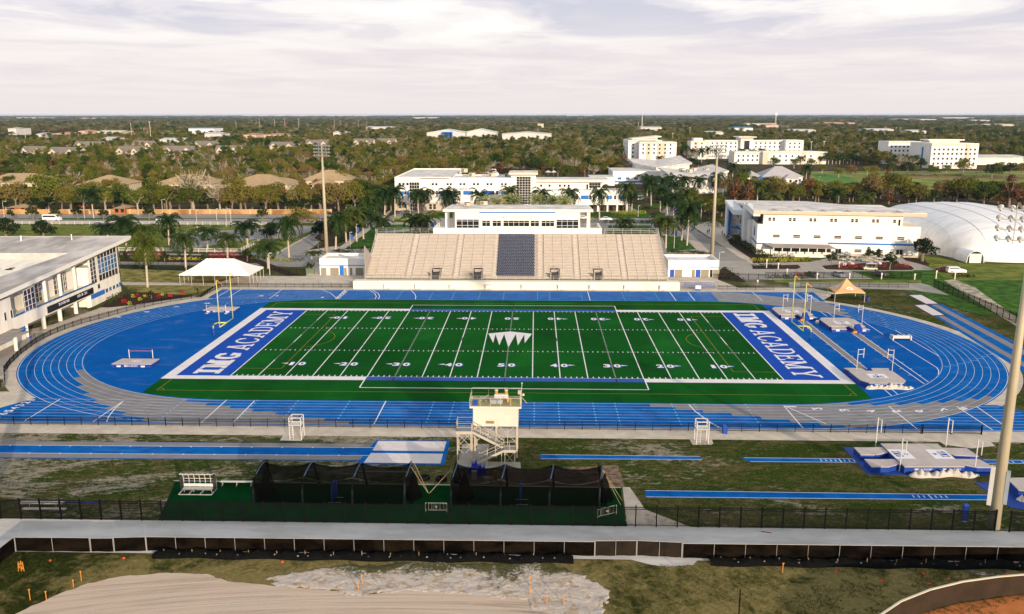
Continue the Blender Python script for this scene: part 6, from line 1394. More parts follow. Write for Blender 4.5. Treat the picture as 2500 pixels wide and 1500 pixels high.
def nattr(nm,ty):
 n = ng.nodes.new('GeometryNodeInputNamedAttribute'); n.data_type = ty; n.inputs['Name'].default_value = nm; return n.outputs['Attribute']
ng.links.new(gi.outputs[0],ip.inputs['Points']); ng.links.new(jn.outputs[0],ip.inputs['Instance']); ip.inputs['Pick Instance'].default_value = True
ng.links.new(nattr('kind_id','INT'),ip.inputs['Instance Index']); ng.links.new(nattr('sc','FLOAT_VECTOR'),ip.inputs['Scale'])
cxyz = ng.nodes.new('ShaderNodeCombineXYZ'); ng.links.new(nattr('rz','FLOAT'),cxyz.inputs[2]); ng.links.new(cxyz.outputs[0],ip.inputs['Rotation']); ng.links.new(ip.outputs[0],go.inputs[0])
md = woods.modifiers.new('scatter','NODES'); md.node_group = ng
def hedge(name,label,cat,pts,w,h,mat,n_per=26,size=.34,group=None,seed=1):
 """leafy strip along ground points"""
 t = None; cl_ = []; rg_ = random.Random(seed); tot = 0
 for a,b in zip(pts[:-1],pts[1:]):
  L_ = math.dist(a,b); tot += L_; n = max(1,int(L_/(w*.55)))
  for i in range(n+1):
   f_ = i/n; cl_.append((a[0]+(b[0]-a[0])*f_-pts[0][0]+rg_.uniform(-.15,.15)*w,a[1]+(b[1]-a[1])*f_-pts[0][1]+rg_.uniform(-.15,.15)*w,h*.45,w*.5,w*.5,h*.55))
 o = leafmesh(name,cl_,int(max(40,n_per*tot*max(w,h))),size,mat,None,seed); o.location = (pts[0][0],pts[0][1],0); tag(o,label,cat,group); return o
def hq(name,label,cat,cr,pts,w,h,mat,**kw): return hedge(name,label,cat,[gq(cr,*p_) for p_ in pts],w,h,mat,**kw)
hq('flower_bed','crimson croton bed left of the royal palm gap by the drive','flower bed','D1',[(1250,408),(1530,402)],2.6,1.8,REDL)
hq('flower_bed','crimson croton bed directly behind the white tent','flower bed','D1',[(2045,415),(2340,408)],2.6,1.8,REDL)
hq('shrub_row','yellow green shrub row below the left crimson bed','shrubs','D1',[(1270,432),(1550,436)],1.5,1.0,YELL)
hq('shrub_row','yellow green shrub row between the two crimson beds','shrubs','D1',[(1640,436),(1950,440)],1.5,1.0,YELL)
hq('shrub_row','yellow green shrub row right of the white tent top','shrubs','D2',[(-20,628),(160,640),(320,650)],1.8,1.0,YELL)
hq('hedge','dark green hedge continuing the yellow shrubs by the drive','hedge','D2',[(320,645),(440,645)],1.8,1.0,HEDGE)
hq('hedge','long dark hedge behind the black fence on the left lawn','hedge','D1',[(1170,510),(1880,535)],2.0,.9,HEDGE)
hq('hedge','clipped hedge right beside the left building corner','hedge','D1',[(1060,860),(1190,790),(1300,760)],1.8,1.6,HEDGE)
for i,(x,y,m_) in enumerate(((1150,800,REDL),(1280,800,YELL),(1320,790,REDL),(1400,800,YELL),(1530,800,REDL),(1750,770,REDL),(1350,830,YELL),(1200,850,REDL),(1450,780,REDL),(1570,785,YELL),(1250,870,YELL),(1640,795,REDL))):
 hq('shrub',('small %s shrub in the dark planted bed beside the left building' % ('red' if m_ is REDL else 'yellow')),'shrub','D1',[(x,y),(x+8,y)],1.0,.9,m_,group='small shrubs in the dark planted bed',seed=i)
hq('hedge','dark clipped hedge along the left flank of the training building','hedge','D3',[(2110,455),(2240,500),(2420,610)],3.6,2.0,HEDGE)
hq('hedge','clipped box hedge before the porch of the training building','hedge','D4',[(10,615),(210,618)],2.2,1.6,HEDGE)
hq('shrub_row','bright lime shrub row before the porch hedge','shrubs','D4',[(-130,650),(140,652),(395,640)],2.4,1.2,YELL)
hq('hedge','low dark hedge strip on the left parking island','hedge','D4',[(-120,705),(90,705)],2.0,1.0,HEDGE)
for i,(x0,x1,y) in enumerate(((700,830,712),(850,905,712),(1065,1120,705),(1260,1350,705))):
 hq('flower_bed','crimson croton clump on the parking island, %s of four' % ['leftmost','second','third','rightmost'][i],'flower bed','D4',[(x0,y),(x1,y)],1.5,1.3,REDL,group='crimson clumps on the parking island')
hq('shrub_row','lime shrubs by the red parked car','shrubs','D4',[(1600,700),(1690,715)],1.8,1.1,YELL)
hq('hedge','dark ground cover mound beside the white off road car','hedge','D4',[(1820,800),(1960,800)],2.6,.8,FOL_DARK)
hq('hedge','dark hedge clump by the iron fence left of the parked sedan','hedge','D4',[(80,815),(370,812)],3.0,1.3,FOL_DARK)
hq('flower_bed','small red flowering bush above the hedge clump by the iron fence','flower bed','D4',[(280,785),(340,790)],1.2,1.4,REDL)
hq('hedge','rounded bush right of the rear sedan by the iron fence','hedge','D4',[(1110,800),(1210,808)],2.0,1.0,FOL_DARK)
for i,(x,y,w) in enumerate(((2085,735,2.0),(2145,785,2.2),(2010,800,2.6),(2110,825,2.0),(2210,838,1.6),(2410,695,2.0))):
 hq('bush','rounded bush beside the right restroom building drive, %s' % ['topmost by the road edge','second down the kerb','large one at the building corner','low one below the big bush','lowest one near the walk','one by the white post'][i],'bush','D3',[(x-18,y),(x+18,y+4)],w,1.0,HEDGE,group='bushes beside the right restroom building')
hq('hedge','dark hedge on the courtyard edge left of the grandstand','hedge','D2',[(800,470),(900,420),(1000,300)],3.0,1.6,HEDGE)
hq('hedge','dark hedge behind the left restroom building','hedge','D2',[(930,560),(1110,560)],3.0,2.4,HEDGE)
hq('hedge','dark hedge in front of the academic centre left end','hedge','C2',[(1350,1090),(1520,1080)],4.0,2.2,HEDGE)
hq('hedge','golden green hedge below the academic centre windows','hedge','C2',[(1700,1085),(1890,1085)],3.0,1.6,YELL)
hq('hedge','golden green hedge left of the dark courtyard palms','hedge','C2',[(1350,1140),(1490,1145)],3.0,1.2,YELL)
hq('hedge','dark hedge line right of the press box by the white car','hedge','C3',[(740,1095),(1000,1100)],4.0,1.8,HEDGE)
hq('hedge','golden hedge mound right of the academic arcade','hedge','C3',[(1000,1090),(1250,1080)],4.0,1.9,YELL)
hq('hedge','golden shrub mound beside the press box terrace','hedge','C3',[(680,1150),(770,1150)],3.0,1.6,YELL)
hq('hedge','dark hedge below the golden mound at the courtyard','hedge','C3',[(930,1165),(1330,1170)],4.0,1.4,HEDGE)
hq('hedge','tall dark hedge left of the slanted glass entrance','hedge','D3',[(1880,300),(1990,320)],4.0,2.6,HEDGE)
hq('hedge','flat dark hedge at the far end of the slanted entrance','hedge','D3',[(1870,262),(1985,262)],3.0,1.6,HEDGE)
for i,(xa,xb) in enumerate(((-100,60),(80,240),(420,560),(640,700),(900,1010),(1080,1330),(1400,1520),(1780,1960),(2010,2160),(2240,2300))):
 hq('hedge','dark shrub clump against the orange boundary wall, %s from the left' % ['first','second','third','fourth','fifth','sixth','seventh','eighth','ninth','last'][i],'hedge','C1',[(xa,1078),(xb,1078)],2.6,1.9,HEDGE,group='shrubs along the orange wall',seed=30+i)
for i in range(14):
 hq('ornamental_grass','straw coloured ornamental grass clump in the strip across the golf ground','ornamental grass','C4',[(1215+i*90+(i > 4)*60,712+(i > 6)*14+(i > 10)*10),(1275+i*90+(i > 4)*60,713+(i > 6)*14+(i > 10)*10)],3.2,1.6,FOL_PALE,group='ornamental grass strip on the golf ground',seed=i,n_per=12,size=.6)


def tufts(name,label,n,area,dens,mat,h0,h1,seed):
 """small upright grass tufts as real blades, too many to count"""
 rg_ = np.random.RandomState(seed); V,F = [],[]
 from mathutils import noise as mn
 while len(F) < n*4:
  x,y = rg_.uniform(area[0],area[1]),rg_.uniform(area[2],area[3])
  if not dens(x,y,mn.noise(Vector((x*.22,y*.4,seed)))+.5*mn.noise(Vector((x*.9,y*1.3,seed)))): continue
  h = rg_.uniform(h0,h1)
  for k_ in range(4):
   a = rg_.uniform(0,6.28); r_ = h*.75; dx,dy = math.cos(a)*r_,math.sin(a)*r_; w = h*.28; i = len(V)
   V += [(x-dy*.3*w,y+dx*.3*w,0),(x+dy*w*1.2,y-dx*w*1.2,0),(x+dx+dy*w,y+dy-dx*w,h*.8),(x+dx*.9-dy*w,y+dy*.9+dx*w,h)]; F.append([i,i+1,i+2,i+3])
 me = bpy.data.meshes.new(name); me.from_pydata(V,[],F); me.materials.append(mat); o = bpy.data.objects.new(name,me); COL.objects.link(o); tag(o,label,kind='stuff')
GB = foliage('grass_blades',[(.35,(.018,.035,.005)),(.55,(.055,.075,.012)),(.75,(.16,.14,.05)),(.95,(.30,.24,.12))],.9,.2)
free = lambda x,y: not ((-38.5 < x < 17 and y < -65.6) or (-120 < x < -5.8 and -60.8 < y < -52.2) or (45 < x and y < -53) or (-5 < x < 3.6) or (5.4 < x < 26.5 and -58.6 < y < -56.4) or (30.5 < x and -58.7 < y < -56.7) or (17 < x and -69.3 < y < -66.8) or (45 < x and y > -56))
tufts('grass_tufts','worn grass tufts between the jump runways',9000,(-58,62,-75.8,-51.1),lambda x,y,q_: free(x,y) and q_ > (.0 if x < 0 else -.22),GB,.05,.16,2)
tufts('weed_tufts','weeds and grass tufts below the screened fence',7000,(-47,50,-93,-83.9),lambda x,y,q_: (q_ > -.1 and (x > 12 or x < -41 or (x < -30 and y > -86.2))) or (-30 < x < 12 and y > -86 and q_ > .12+.18*(-83.9-y)) and not (14 < x < 20 and y > -86),GB,.05,.20,5)
# ================================================================ masts, goals, mats, tower, cages
POLE = M('pole_galvanised',(.46,.40,.28),.6,.12,.7,metal=.1,sc3=(1,1,.15)); LAMPW = M('lamp_white',(.52,.50,.48),.4,.12,metal=.3); LENS = M('lamp_lens',(.22,.22,.23),.15,.2,spec=.9)
YEL = M('goal_yellow',(.56,.55,.16),.5,.05); PADB = M('pad_blue',(.008,.055,.36),.55,.1); CANV = M('mat_beige',(.48,.42,.40),.85,.09,.6,bmp=.02); MATB = M('mat_blue',(.004,.045,.28),.6,.08,.6); PWH = M('paint_white',(.60,.58,.55),.5,.05)
BLACK = M('black_iron',(.004,.004,.005),.7,.1,3,spec=.08); NETM = None
def netmat(name,col,a):
 m,t,b = newmat(name); b.inputs['Base Color'].default_value = (*col,1); b.inputs['Roughness'].default_value = .9; b.inputs['Specular IOR Level'].default_value = .0
 f = noise(t,4,3,.6); al = mth('ADD',a-.12,mth('MULTIPLY',f,.24,tree=t),tree=t); t.links.new(al,b.inputs['Alpha']); return m
NET = netmat('black_netting',(.002,.002,.002),.68); NET2 = netmat('chain_mesh',(.003,.003,.003),.72)
def mast(x,y,h,label,rz,rows=4,cols=7,near=False):
 t = thing('light_mast',label,'light mast',(x,y,0),rz,'stadium light masts'); m = LB()
 m.tube([(0,0,0),(0,0,h*.5),(0,0,h-3.8)],[.62 if near else .58,.45,.28],14); m.build('pole',POLE,t,180)
 m = LB(); m.tube([(0,0,h-3.8),(0,0,h+.4)],.16,8); W_ = 3.2
 for r_ in range(rows): z = h-3.2+r_*1.0; m.bar((-W_,.1,z),(W_,.1,z),.10)
 for x_ in (-1.6,1.6): m.bar((x_,.15,h-3.6),(x_,.15,h+.2),.1)
 m.build('crossarm_frame',METAL,t)
 for r_ in range(rows):
  for c_ in range(cols):
   xx = -W_+.2+(2*W_-.4)*c_/(cols-1); z = h-3.2+r_*1.0; ax = (Vector((1,0,0)),Vector((0,.45,.89)),Vector((0,-.89,.45)).normalized()*-1)
   m = LB(); m.mi = 0; m.lathe([(.04,.38),(.12,.36),(.16,.16),(.27,-.16),(.31,-.20)],(xx,-.15,z+.05),10,ax); m.mi = 1; m.lathe([(.30,-.19),(.15,-.22),(0,-.23)],(xx,-.15,z+.05),10,ax)
   m.build('floodlight',[LAMPW,LENS],t,180)
 if near:
  BX('ballast_box',M('box_grey',(.30,.34,.38),.5,.06),t,-.88,-.5,-.2,.35,3.0,6.6,lo=1); BX('ballast_box',PWH,t,.5,.92,-.25,.35,2.6,6.9,lo=1)
 return t
mast(-60.0,102.0,33.4,'tall light mast on the left beyond the restroom building, head against the woods',math.radians(-31))
mast(59.2,101.6,33.4,'tall light mast on the right by the campus road, head before the dormitories',math.radians(31))
mast(53.2,-75.4,33.6,'huge nearest light mast at the right, cut by the frame edge',math.radians(180-28),near=True)
mast(-54.6,-74.9,33.6,'nearest left light mast, only a sliver of its pole at the frame edge',math.radians(180+28),near=True)
def goal(sx,label):
 t = thing('goal_post',label,'goal post',(sx*57.6,.1,0),0,'yellow football goal posts'); X = sx*57.6; xb = sx*54.9
 m = MB(); m.tube([(X,.1,0),(X,.1,1.9)],.17,10); m.build('post_pad',PADB,t,180)
 m = MB(); m.tube([(X,.1,1.9),(X,.1,2.4),(X-sx*.35,.1,2.85),(X-sx*1.0,.1,3.05),(xb,.1,3.08)],.13,10); m.build('gooseneck',YEL,t,180)
 m = MB(); m.tube([(xb,-3.55,3.08),(xb,3.65,3.08)],.10,8); m.build('crossbar',YEL,t,180)
 for y in (-3.55,3.65): m = MB(); m.tube([(xb,y,3.08),(xb,y,12.1)],.085,8); m.build('upright',YEL,t,180)
 for y in (-3.55,3.65): m = MB(); m.grid(lambda u,v,y=y: (xb+.08+u*.9,y+.1*math.sin(u*5),12.05-u*.7+v*.18),6,1); m.build('ribbon',M('ribbon_orange',(.8,.22,.02),.7,.1),t)
goal(-1,'yellow goal post with blue pad behind the left end zone'); goal(1,'yellow goal post with blue pad behind the right end zone')
def slabmat(m,pts,z0,z1,inset=.0):
 """tan top, blue sides"""
 n = len(pts)
 a = [m.av((x,y,z0)) for x,y in pts]; b = [m.av((x,y,z1-.1)) for x,y in pts]; c_ = [m.av((x,y,z1)) for x,y in pts]
 for i in range(n):
  j = (i+1) % n; m.f.append([a[i],a[j],b[j],b[i]]); m.m.append(1); m.f.append([b[i],b[j],c_[j],c_[i]]); m.m.append(0)
 m.f.append(c_); m.m.append(0)
def standard(parent_label,x,y,h,arm,label,grp='vault standards'):
 t = thing('vault_standard',label,'standard',(x,y,0),0,grp); TB('upright',PWH,t,[(x,y,0),(x,y,h)],.055,8)
 m = MB(); m.bar((x,y,h-.15),(x+arm,y,h-.1),.07); m.bar((x,y,h-.95),(x+arm,y,h-.9),.07); m.bar((x+arm,y,h+.15),(x+arm,y,h-1.5),.08); m.build('arm',PWH,t)
 BX('base',PADB,t,x-.35,x+.35,y-.25,y+.25,0.05,.3); return t
EMB = [(0,.5),(.12,.12),(.5,.2),(.2,-.05),(.3,-.4),(0,-.15),(-.3,-.4),(-.2,-.05),(-.5,.2),(-.12,.12)]
def imgpatch(parent,cx,cy,w,h,z,rot=0,name='logo_panel',ang=None):
 R_ = (lambda x,y: (x,y)) if not rot else (lambda x,y: (-x,-y))
 if ang is not None: ca,sa = math.cos(ang),math.sin(ang); R_ = lambda x,y: (x*ca-y*sa,x*sa+y*ca)
 m = MB(); m.mi = 0; P = [R_(a*w/2,b*h/2) for a,b in ((-1,-1),(1,-1),(1,1),(-1,1))]; m.face([(cx+x,cy+y,z+.012) for x,y in P]); m.mi = 1
 o = R_(-w*.3,-h*.38); ux = R_(w*.6,0); uy = R_(0,h*.40)
 put_slab(m,'IMG',(cx+o[0],cy+o[1],z+.02),(ux[0],ux[1],0),(uy[0],uy[1],0),t=.26,gap=.12,res=12)
 e = [R_(a*h*.32,b*h*.36+h*.24) for a,b in EMB]; m.face([(cx+x,cy+y,z+.021) for x,y in e[::-1]])
 m.build(name,[WHITE,M('logo_ink',(.02,.07,.25),.7,.1)],parent)
def crumple(name,label,x0,x1,y,w,h,mat,seed=1,grp=None,rz=0):
 rg = random.Random(seed); ph = [rg.uniform(0,6) for _ in range(8)]
 def fn(u,v):
  a = math.pi*v; bl = .72+.25*math.sin(u*11+ph[0])+.2*math.sin(u*29+ph[1]+v*4)+.14*math.sin(u*63+ph[4]-v*7)+.1*math.sin(u*97+v*13); tp = min(1,6*u,6*(1-u))**.5
  return ((u-.5)*(x1-x0),-math.cos(a)*w*.5*(.8+.3*math.sin(u*7+ph[2]))*tp+.12*math.sin(u*17+ph[3]),max(.0,math.sin(a))**.8*h*bl*tp+.02)
 m = LB(); m.grid(fn,130,14); o = m.build(name,mat,None,50); o.location = ((x0+x1)/2,y,.04); o.rotation_euler.z = rz; return tag(o,label,'cover',grp)
TARPC = M('mat_cover',(.50,.46,.41),.8,.10,2.0,bmp=.05)
def vaultpit(cx,cy,w,d,z,label,front=-1,wing=2.2):
 t = thing('vault_mat',label,'landing mat',(cx,cy,0),0,'pole vault landing mats on the infield'); s = front
 y0 = cy-s*d/2; yb = cy+s*(d/2-wing); yf = cy+s*d/2; F = lambda P: P if s > 0 else P[::-1]
 ch = .9
 body = [(cx-w*.5+ch,y0),(cx-w*.5,y0+s*ch*1.6),(cx-w*.5,yb),(cx+w*.5,yb),(cx+w*.5,y0+s*ch*1.6),(cx+w*.5-ch,y0)]
 m = MB(); slabmat(m,body if s < 0 else body[::-1],.06,z); m.build('mat_body',[CANV,MATB],t)
 for q_ in (-1,1):
  P = [(cx+q_*.42,yb),(cx+q_*(.85),yf),(cx+q_*w*.52,yf),(cx+q_*w*.44,yb)]; o_ = sum(P[i][0]*P[(i+1) % 4][1]-P[(i+1) % 4][0]*P[i][1] for i in range(4))
  m = MB(); slabmat(m,P if o_ > 0 else P[::-1],.06,z*.86); m.build('mat_wing',[CANV,MATB],t)
  m = MB(); m.box(cx+q_*w*.36-.35,cx+q_*w*.36+.35,yf+s*.012,yf+s*.02,.3,.62) if s > 0 else m.box(cx+q_*w*.36-.35,cx+q_*w*.36+.35,yf-.02,yf-.012,.3,.62); m.build('maker_mark',WHITE,t)
 m = MB(); m.prism([(cx-w*.55,y0-s*.3),(cx+w*.55,y0-s*.3),(cx+w*.55,yf),(cx-w*.55,yf)][::(1 if s > 0 else -1)],.045,.06,False); m.build('base_sheet',MATB,t)
 imgpatch(t,cx,cy-s*.55,2.9,2.3,z,rot=(s < 0)); return t
vaultpit(60.6,22.0,7.2,9.4,.8,'pole vault mat nearest the right goal post at the far side',-1)
vaultpit(67.8,12.0,7.2,9.6,.8,'pole vault mat in the middle of the right infield',-1)
vaultpit(60.7,-24.0,7.2,8.6,.9,'pole vault mat with crumpled white cover at the near right corner of the field',1,2.0)
for lb,x,y,h,arm in (('left standard of the far pole vault mat',58.6,22.6,4.5,.9),('right standard of the far pole vault mat',64.5,22.4,4.5,-.9),('left standard of the middle pole vault mat',66.3,13.0,4.5,.9),('right standard of the middle pole vault mat',71.8,12.3,4.5,-.9),('left standard of the near corner pole vault mat',58.8,-20.6,4.35,.95),('right standard of the near corner pole vault mat',64.6,-20.8,4.35,-.95)):
 standard(None,x,y,h,arm,lb)
for lb,x,y in (('blue folded wedge with orange lining in the box of the far vault mat',61.6,17.4),('blue folded wedge with orange lining in the box of the middle vault mat',68.9,7.3)):
 t = thing('wedge_cover',lb,'wedge',(x,y,0)); m = MB(); m.prism([(x-.1,y-.5),(x+.9,y-.9),(x+.75,y+.5),(x-.2,y+.8)],[.06]*4,[.7,.9,1.7,1.5]); m.build('wedge',PADB,t); m = MB(); m.prism([(x-.8,y-.6),(x-.12,y-.7),(x-.22,y+.1),(x-.7,y+.1)],[.06]*4,[.3,.5,.5,.3]); m.build('lining',M('lining_orange',(.65,.28,.03),.6,.1),t)
crumple('mat_cover','crumpled white cover lying along the front of the near corner vault mat',57.2,65.0,-28.7,1.0,.75,TARPC,3,None,.03)
crumple('mat_cover','small white cover bundle at the left of the middle vault mat',63.0,64.2,14.8,.6,.6,TARPC,5,None,1.2)
m = MB(); put_slab(m,'IMG ACADEMY',(58.9,-28.325,.35),(3.2,0,0),(0,0,.32),t=.16,bold=.28,gap=.1,res=8); m.build('mat_lettering',WHITE,[o for o in bpy.data.objects if o.get('label','').startswith('pole vault mat with crumpled')][0])
t = thing('double_vault_mat','large double ended vault mat with four wings in the foreground by the light mast','landing mat',(53.2,-58,0))
m = MB(); slabmat(m,[(49.6,-61.7),(56.85,-61.5),(56.9,-54.2),(49.6,-54.3)],.06,1.0); m.build('mat_body',[CANV,MATB],t)
def wing4(P,h):
 m = MB(); a = sum(P[i][0]*P[(i+1) % len(P)][1]-P[(i+1) % len(P)][0]*P[i][1] for i in range(len(P))); slabmat(m,P if a > 0 else P[::-1],.06,h); m.build('mat_wing',[CANV,MATB],t)
wing4([(45.9,-57.6),(47.7,-57.6),(49.58,-56.8),(49.58,-55.0),(47.5,-55.2),(45.9,-55.2)],.8); wing4([(45.8,-61.4),(47.9,-61.3),(49.58,-60.4),(49.58,-58.9),(48,-59),(45.8,-59)],.8)
wing4([(56.92,-55.0),(60.2,-55.1),(60.4,-57.7),(57.6,-57.4),(56.92,-56.8)],.8); wing4([(56.92,-58.6),(60.0,-58.7),(60.6,-61.2),(58.5,-61.2),(56.92,-60.3)],.8)
m = MB(); m.prism([(45.2,-53.3),(45.2,-61.9),(61.4,-61.9),(61.4,-53.3)][::-1],.028,.055,False); m.build('base_sheet',MATB,t)
imgpatch(t,50.8,-57.8,3.0,2.4,1.0,ang=math.radians(-90)); imgpatch(t,55.6,-57.7,3.0,2.4,1.0,ang=math.radians(90))
m = MB(); put_slab(m,'IMG ACADEMY',(50.8,-61.73,.55),(2.2,.05,0),(0,0,.22),t=.16,bold=.28,gap=.1,res=8); put_slab(m,'IMG ACADEMY',(54.2,-61.64,.55),(2.2,.05,0),(0,0,.22),t=.16,bold=.28,gap=.1,res=8); m.build('mat_lettering',WHITE,t)
for lb,x,y,arm in (('far left standard of the double ended vault mat',49.3,-53.6,.8),('near left standard of the double ended vault mat',49.4,-60.9,.8),('far right standard of the double ended vault mat',58.3,-53.6,-.8),('near right standard of the double ended vault mat',58.4,-60.9,-.8)):
 t2_ = thing('vault_standard',lb,'standard',(x,y,0),0,'vault standards'); TB('upright',PWH,t2_,[(x,y,0),(x,y,4.3)],.075,8); TB('arm',PWH,t2_,[(x,y,4.1),(x+.35,y-.4,4.1),(x+.35,y-.4,2.4)],.06,6)
crumple('mat_cover','long crumpled cream cover in front of the double ended vault mat',49.9,58.5,-62.2,1.5,.75,TARPC,8,None,.02)
t = thing('vault_mat','beige topped blue mat cut by the right frame edge behind the near mast','landing mat',(64,-66,0)); m = MB(); slabmat(m,[(60.0,-64.9),(59.6,-68.2),(68,-71),(68,-64.5)],.06,1.1); m.build('mat_body',[CANV,MATB],t); m = MB(); m.prism([(56.9,-64.0),(57.6,-70.6),(69,-74),(69,-63.6)],.03,.055,False); m.build('base_sheet',MATB,t)
crumple('mat_cover','white cover bunched against the mat at the right frame edge',59.0,64.0,-69.6,1.2,.8,TARPC,9,None,-.5)
def hj(x0,x1,y0,y1,z,label,up,upx,rz=0):
 t = thing('high_jump_mat',label,'landing mat',((x0+x1)/2,(y0+y1)/2,0)); m = MB(); slabmat(m,[(x0,y0),(x1,y0),(x1,y1),(x0+.3,y1)],.05,z); m.build('mat_body',[CANV,MATB],t)
 m = MB(); put_slab(m,'IMG ACADEMY',((x0+x1)/2-1.3,y0-.012,z*.35),(2.4,0,0),(0,0,.26),t=.16,bold=.28,gap=.1,res=8); m.build('mat_lettering',WHITE,t)
 for xx in (x0+1.2,x1-1.5): m = MB(); m.face([(xx-.3,y0-.013,z*.25),(xx+.3,y0-.013,z*.25),(xx+.4,y0-.013,z*.6),(xx-.4,y0-.013,z*.6)]); m.build('maker_mark',WHITE,t)
 m = MB(); put_slab(m,'IMG',((x0+x1)/2-.9,(y0+y1)/2-.4,z+.01),(1.9,0,0),(0,.9,0),t=.24,gap=.1,res=10); m.build('top_logo',WHITE,t)
 s_ = thing('high_jump_stand','high jump stand with its crossbar at the %s' % label.split(' on ')[-1],'high jump stand',((upx[0]+upx[1])/2,up,0))
 for xx in upx: m = MB(); m.tube([(xx,up,0),(xx,up,2.0)],.07,8); m.box(xx-.3,xx+.3,up-.3,up+.3,.04,.1); m.build('upright',PWH,s_)
 m = MB(); m.tube([(upx[0],up,1.75),(upx[1],up,1.75)],.03,6); m.build('crossbar',M('bar_red',(.55,.2,.15),.5,.2),s_)
hj(-67.7,-60.8,-20.4,-17.1,.75,'blue high jump mat with beige top on the near left infield',-15.7,(-66.8,-62.6))
hj(-67.9,-60.9,21.2,24.7,.65,'blue high jump mat with beige top on the far left infield',20.6,(-66.8,-62.6))
t = thing('steeplechase_barrier','white low steeplechase barrier on the right infield','barrier',(75.5,1.9,0)); m = MB(); m.box(73.7,77.4,1.6,2.0,.35,.85); m.box(73.7,77.4,2.0,2.6,.8,.88); m.build('beam',PWH,t)
for x in (73.8,77.2): BX('end_frame',PWH,t,x-.1,x+.12,1.4,2.9,0.04,.9)
for x in (74.5,75.6,76.6): BX('dark_mark',BLACK,t,x-.3,x+.3,2.1,2.35,.9,.94)
def picket(name,label,pts,h,mat,post=2.4,gap=.11,pw=.022,pth=.075,closed=False,group=None,toprails=2,cat='fence',ph=None,low=.08):
 x0,y0 = pts[0]; t = thing(name,label,cat,(x0,y0,0),0,group); np_ = 0; pm = MB()
 for a,b in zip(pts[:-1],pts[1:]):
  a = Vector((*a,0)); b = Vector((*b,0)); L_ = (b-a).length; n = max(1,round(L_/post))
  for i in range(n+(b == Vector((*pts[-1],0)))):
   p_ = a.lerp(b,i/n); BX('post',mat,t,p_.x-pth/2,p_.x+pth/2,p_.y-pth/2,p_.y+pth/2,0,(ph or h)+.12)
  k_ = int(L_/gap); d = (b-a)/max(k_,1); u_ = d.normalized()*pw/2; w_ = Vector((-u_.y,u_.x,0))
  for i in range(1,k_):
   p_ = a+d*i
   if pw >= .02:
    c4 = [p_+u_+w_,p_-u_+w_,p_-u_-w_,p_+u_-w_]; lo = [pm.av((v.x,v.y,low)) for v in c4]; hi = [pm.av((v.x,v.y,h)) for v in c4]
    for j in range(4): j2 = (j+1) % 4; pm.f.append([lo[j2],lo[j],hi[j],hi[j2]]); pm.m.append(0)
  for z in [h-.12,h-.32][:toprails]+[.2]: pm.bar(a+Vector((0,0,z)),b+Vector((0,0,z)),.05)
 pm.build('picket_panel',mat,t); return t
picket('iron_fence','tall black picket fence along the near service road',[(-92,-76.0),(53,-76.0)],2.3,BLACK,2.2,.115,.038,.13)
picket('iron_fence','tall black picket fence continuing right of the near light mast',[(54.4,-76.2),(80,-76.2)],2.3,BLACK,2.2,.115,.038,.13)
picket('track_fence','low black fence along the near straight left of the camera tower',[(-92,-47.85),(-3.5,-47.85)],1.15,BLACK,2.4,.14,.022,.07)
picket('track_fence','low black fence along the near straight right of the camera tower',[(-3.0,-47.85),(57.5,-48.1)],1.15,BLACK,2.4,.14,.022,.07)
picket('track_gate','double black gate at the right end of the near track fence',[(57.7,-48.1),(61.6,-48.15),(65.6,-48.2)],1.2,BLACK,3.9,.12,.022,.16,cat='gate')
CF = [(-74.5,37.6),(-79.8,32.3),(-84.4,24.4),(-87.7,14.7),(-89.3,10.5),(-90.2,5.7),(-90.5,1.1),(-90.0,-4.7),(-88.4,-12.2),(-86.3,-19),(-84.5,-23.6),(-80.3,-30.2)]
picket('track_fence','curved black fence around the left bend of the track',CF,1.15,BLACK,2.6,.14,.022,.08)
picket('track_fence','black fence from the bend up to the tent beside the runner',[(-74.5,37.6),(-74.3,49.5)],1.15,BLACK,1.6,.14,.022,.07)
picket('track_fence','short black fence at the left frame edge by the plaza',[(-80.3,-31.3),(-92,-36)],1.15,BLACK,2.6,.14,.022,.08)
picket('track_fence','thin black fence behind the far straight left of the grandstand',[(-74.3,49.6),(-41.5,49.8)],1.1,BLACK,2.4,.16,.02,.06)
picket('track_fence','thin black fence behind the far straight right of the grandstand',[(50.3,49.6),(64,49.4)],1.1,BLACK,2.2,.16,.02,.06)
picket('track_fence','thin black fence beyond the orange canopy',[(71.8,53.7),(98.4,53.0)],1.1,BLACK,2.4,.16,.02,.06)
picket('iron_fence','black picket fence between the parked cars and the walk',[(66,65.0),(107,65.8)],1.7,BLACK,2.6,.14,.022,.08)
picket('iron_fence','black picket fence beside the sandy margin on the right',[(105.2,54.2),(105.0,18.8),(104.2,-8)],2.0,BLACK,2.6,.14,.024,.12)
picket('iron_fence','black picket gate fence behind the tent left of the restroom building',[gq('D2',150,782),gq('D2',480,782)],1.9,BLACK,2.6,.14,.022,.10)
picket('iron_fence','black fence between the yellow shrubs and the left lawn',[gq('D1',1165,478),gq('D1',1905,488)],1.2,BLACK,2.4,.16,.02,.07)
picket('iron_fence','dark gate fence right of the right restroom building',[gq('D3',2000,820),gq('D3',2473,832)],1.7,BLACK,2.6,.14,.022,.10)
def railfence(label,pts,h=1.15,post=2.4):
 t = thing('rail_fence',label,'fence',(*pts[0],0),0,'white ranch rail fences'); m = MB()
 for a,b in zip(pts[:-1],pts[1:]):
  a = Vector((*a,0)); b = Vector((*b,0)); n = max(1,round((b-a).length/post))
  for i in range(n+1): p_ = a.lerp(b,i/n); m.box(p_.x-.09,p_.x+.09,p_.y-.09,p_.y+.09,0,h+.1)
  for z in (.35,.72,h): m.bar(a+Vector((0,0,z)),b+Vector((0,0,z)),.06,.16)
 m.build('rails_and_posts',PWH,t)
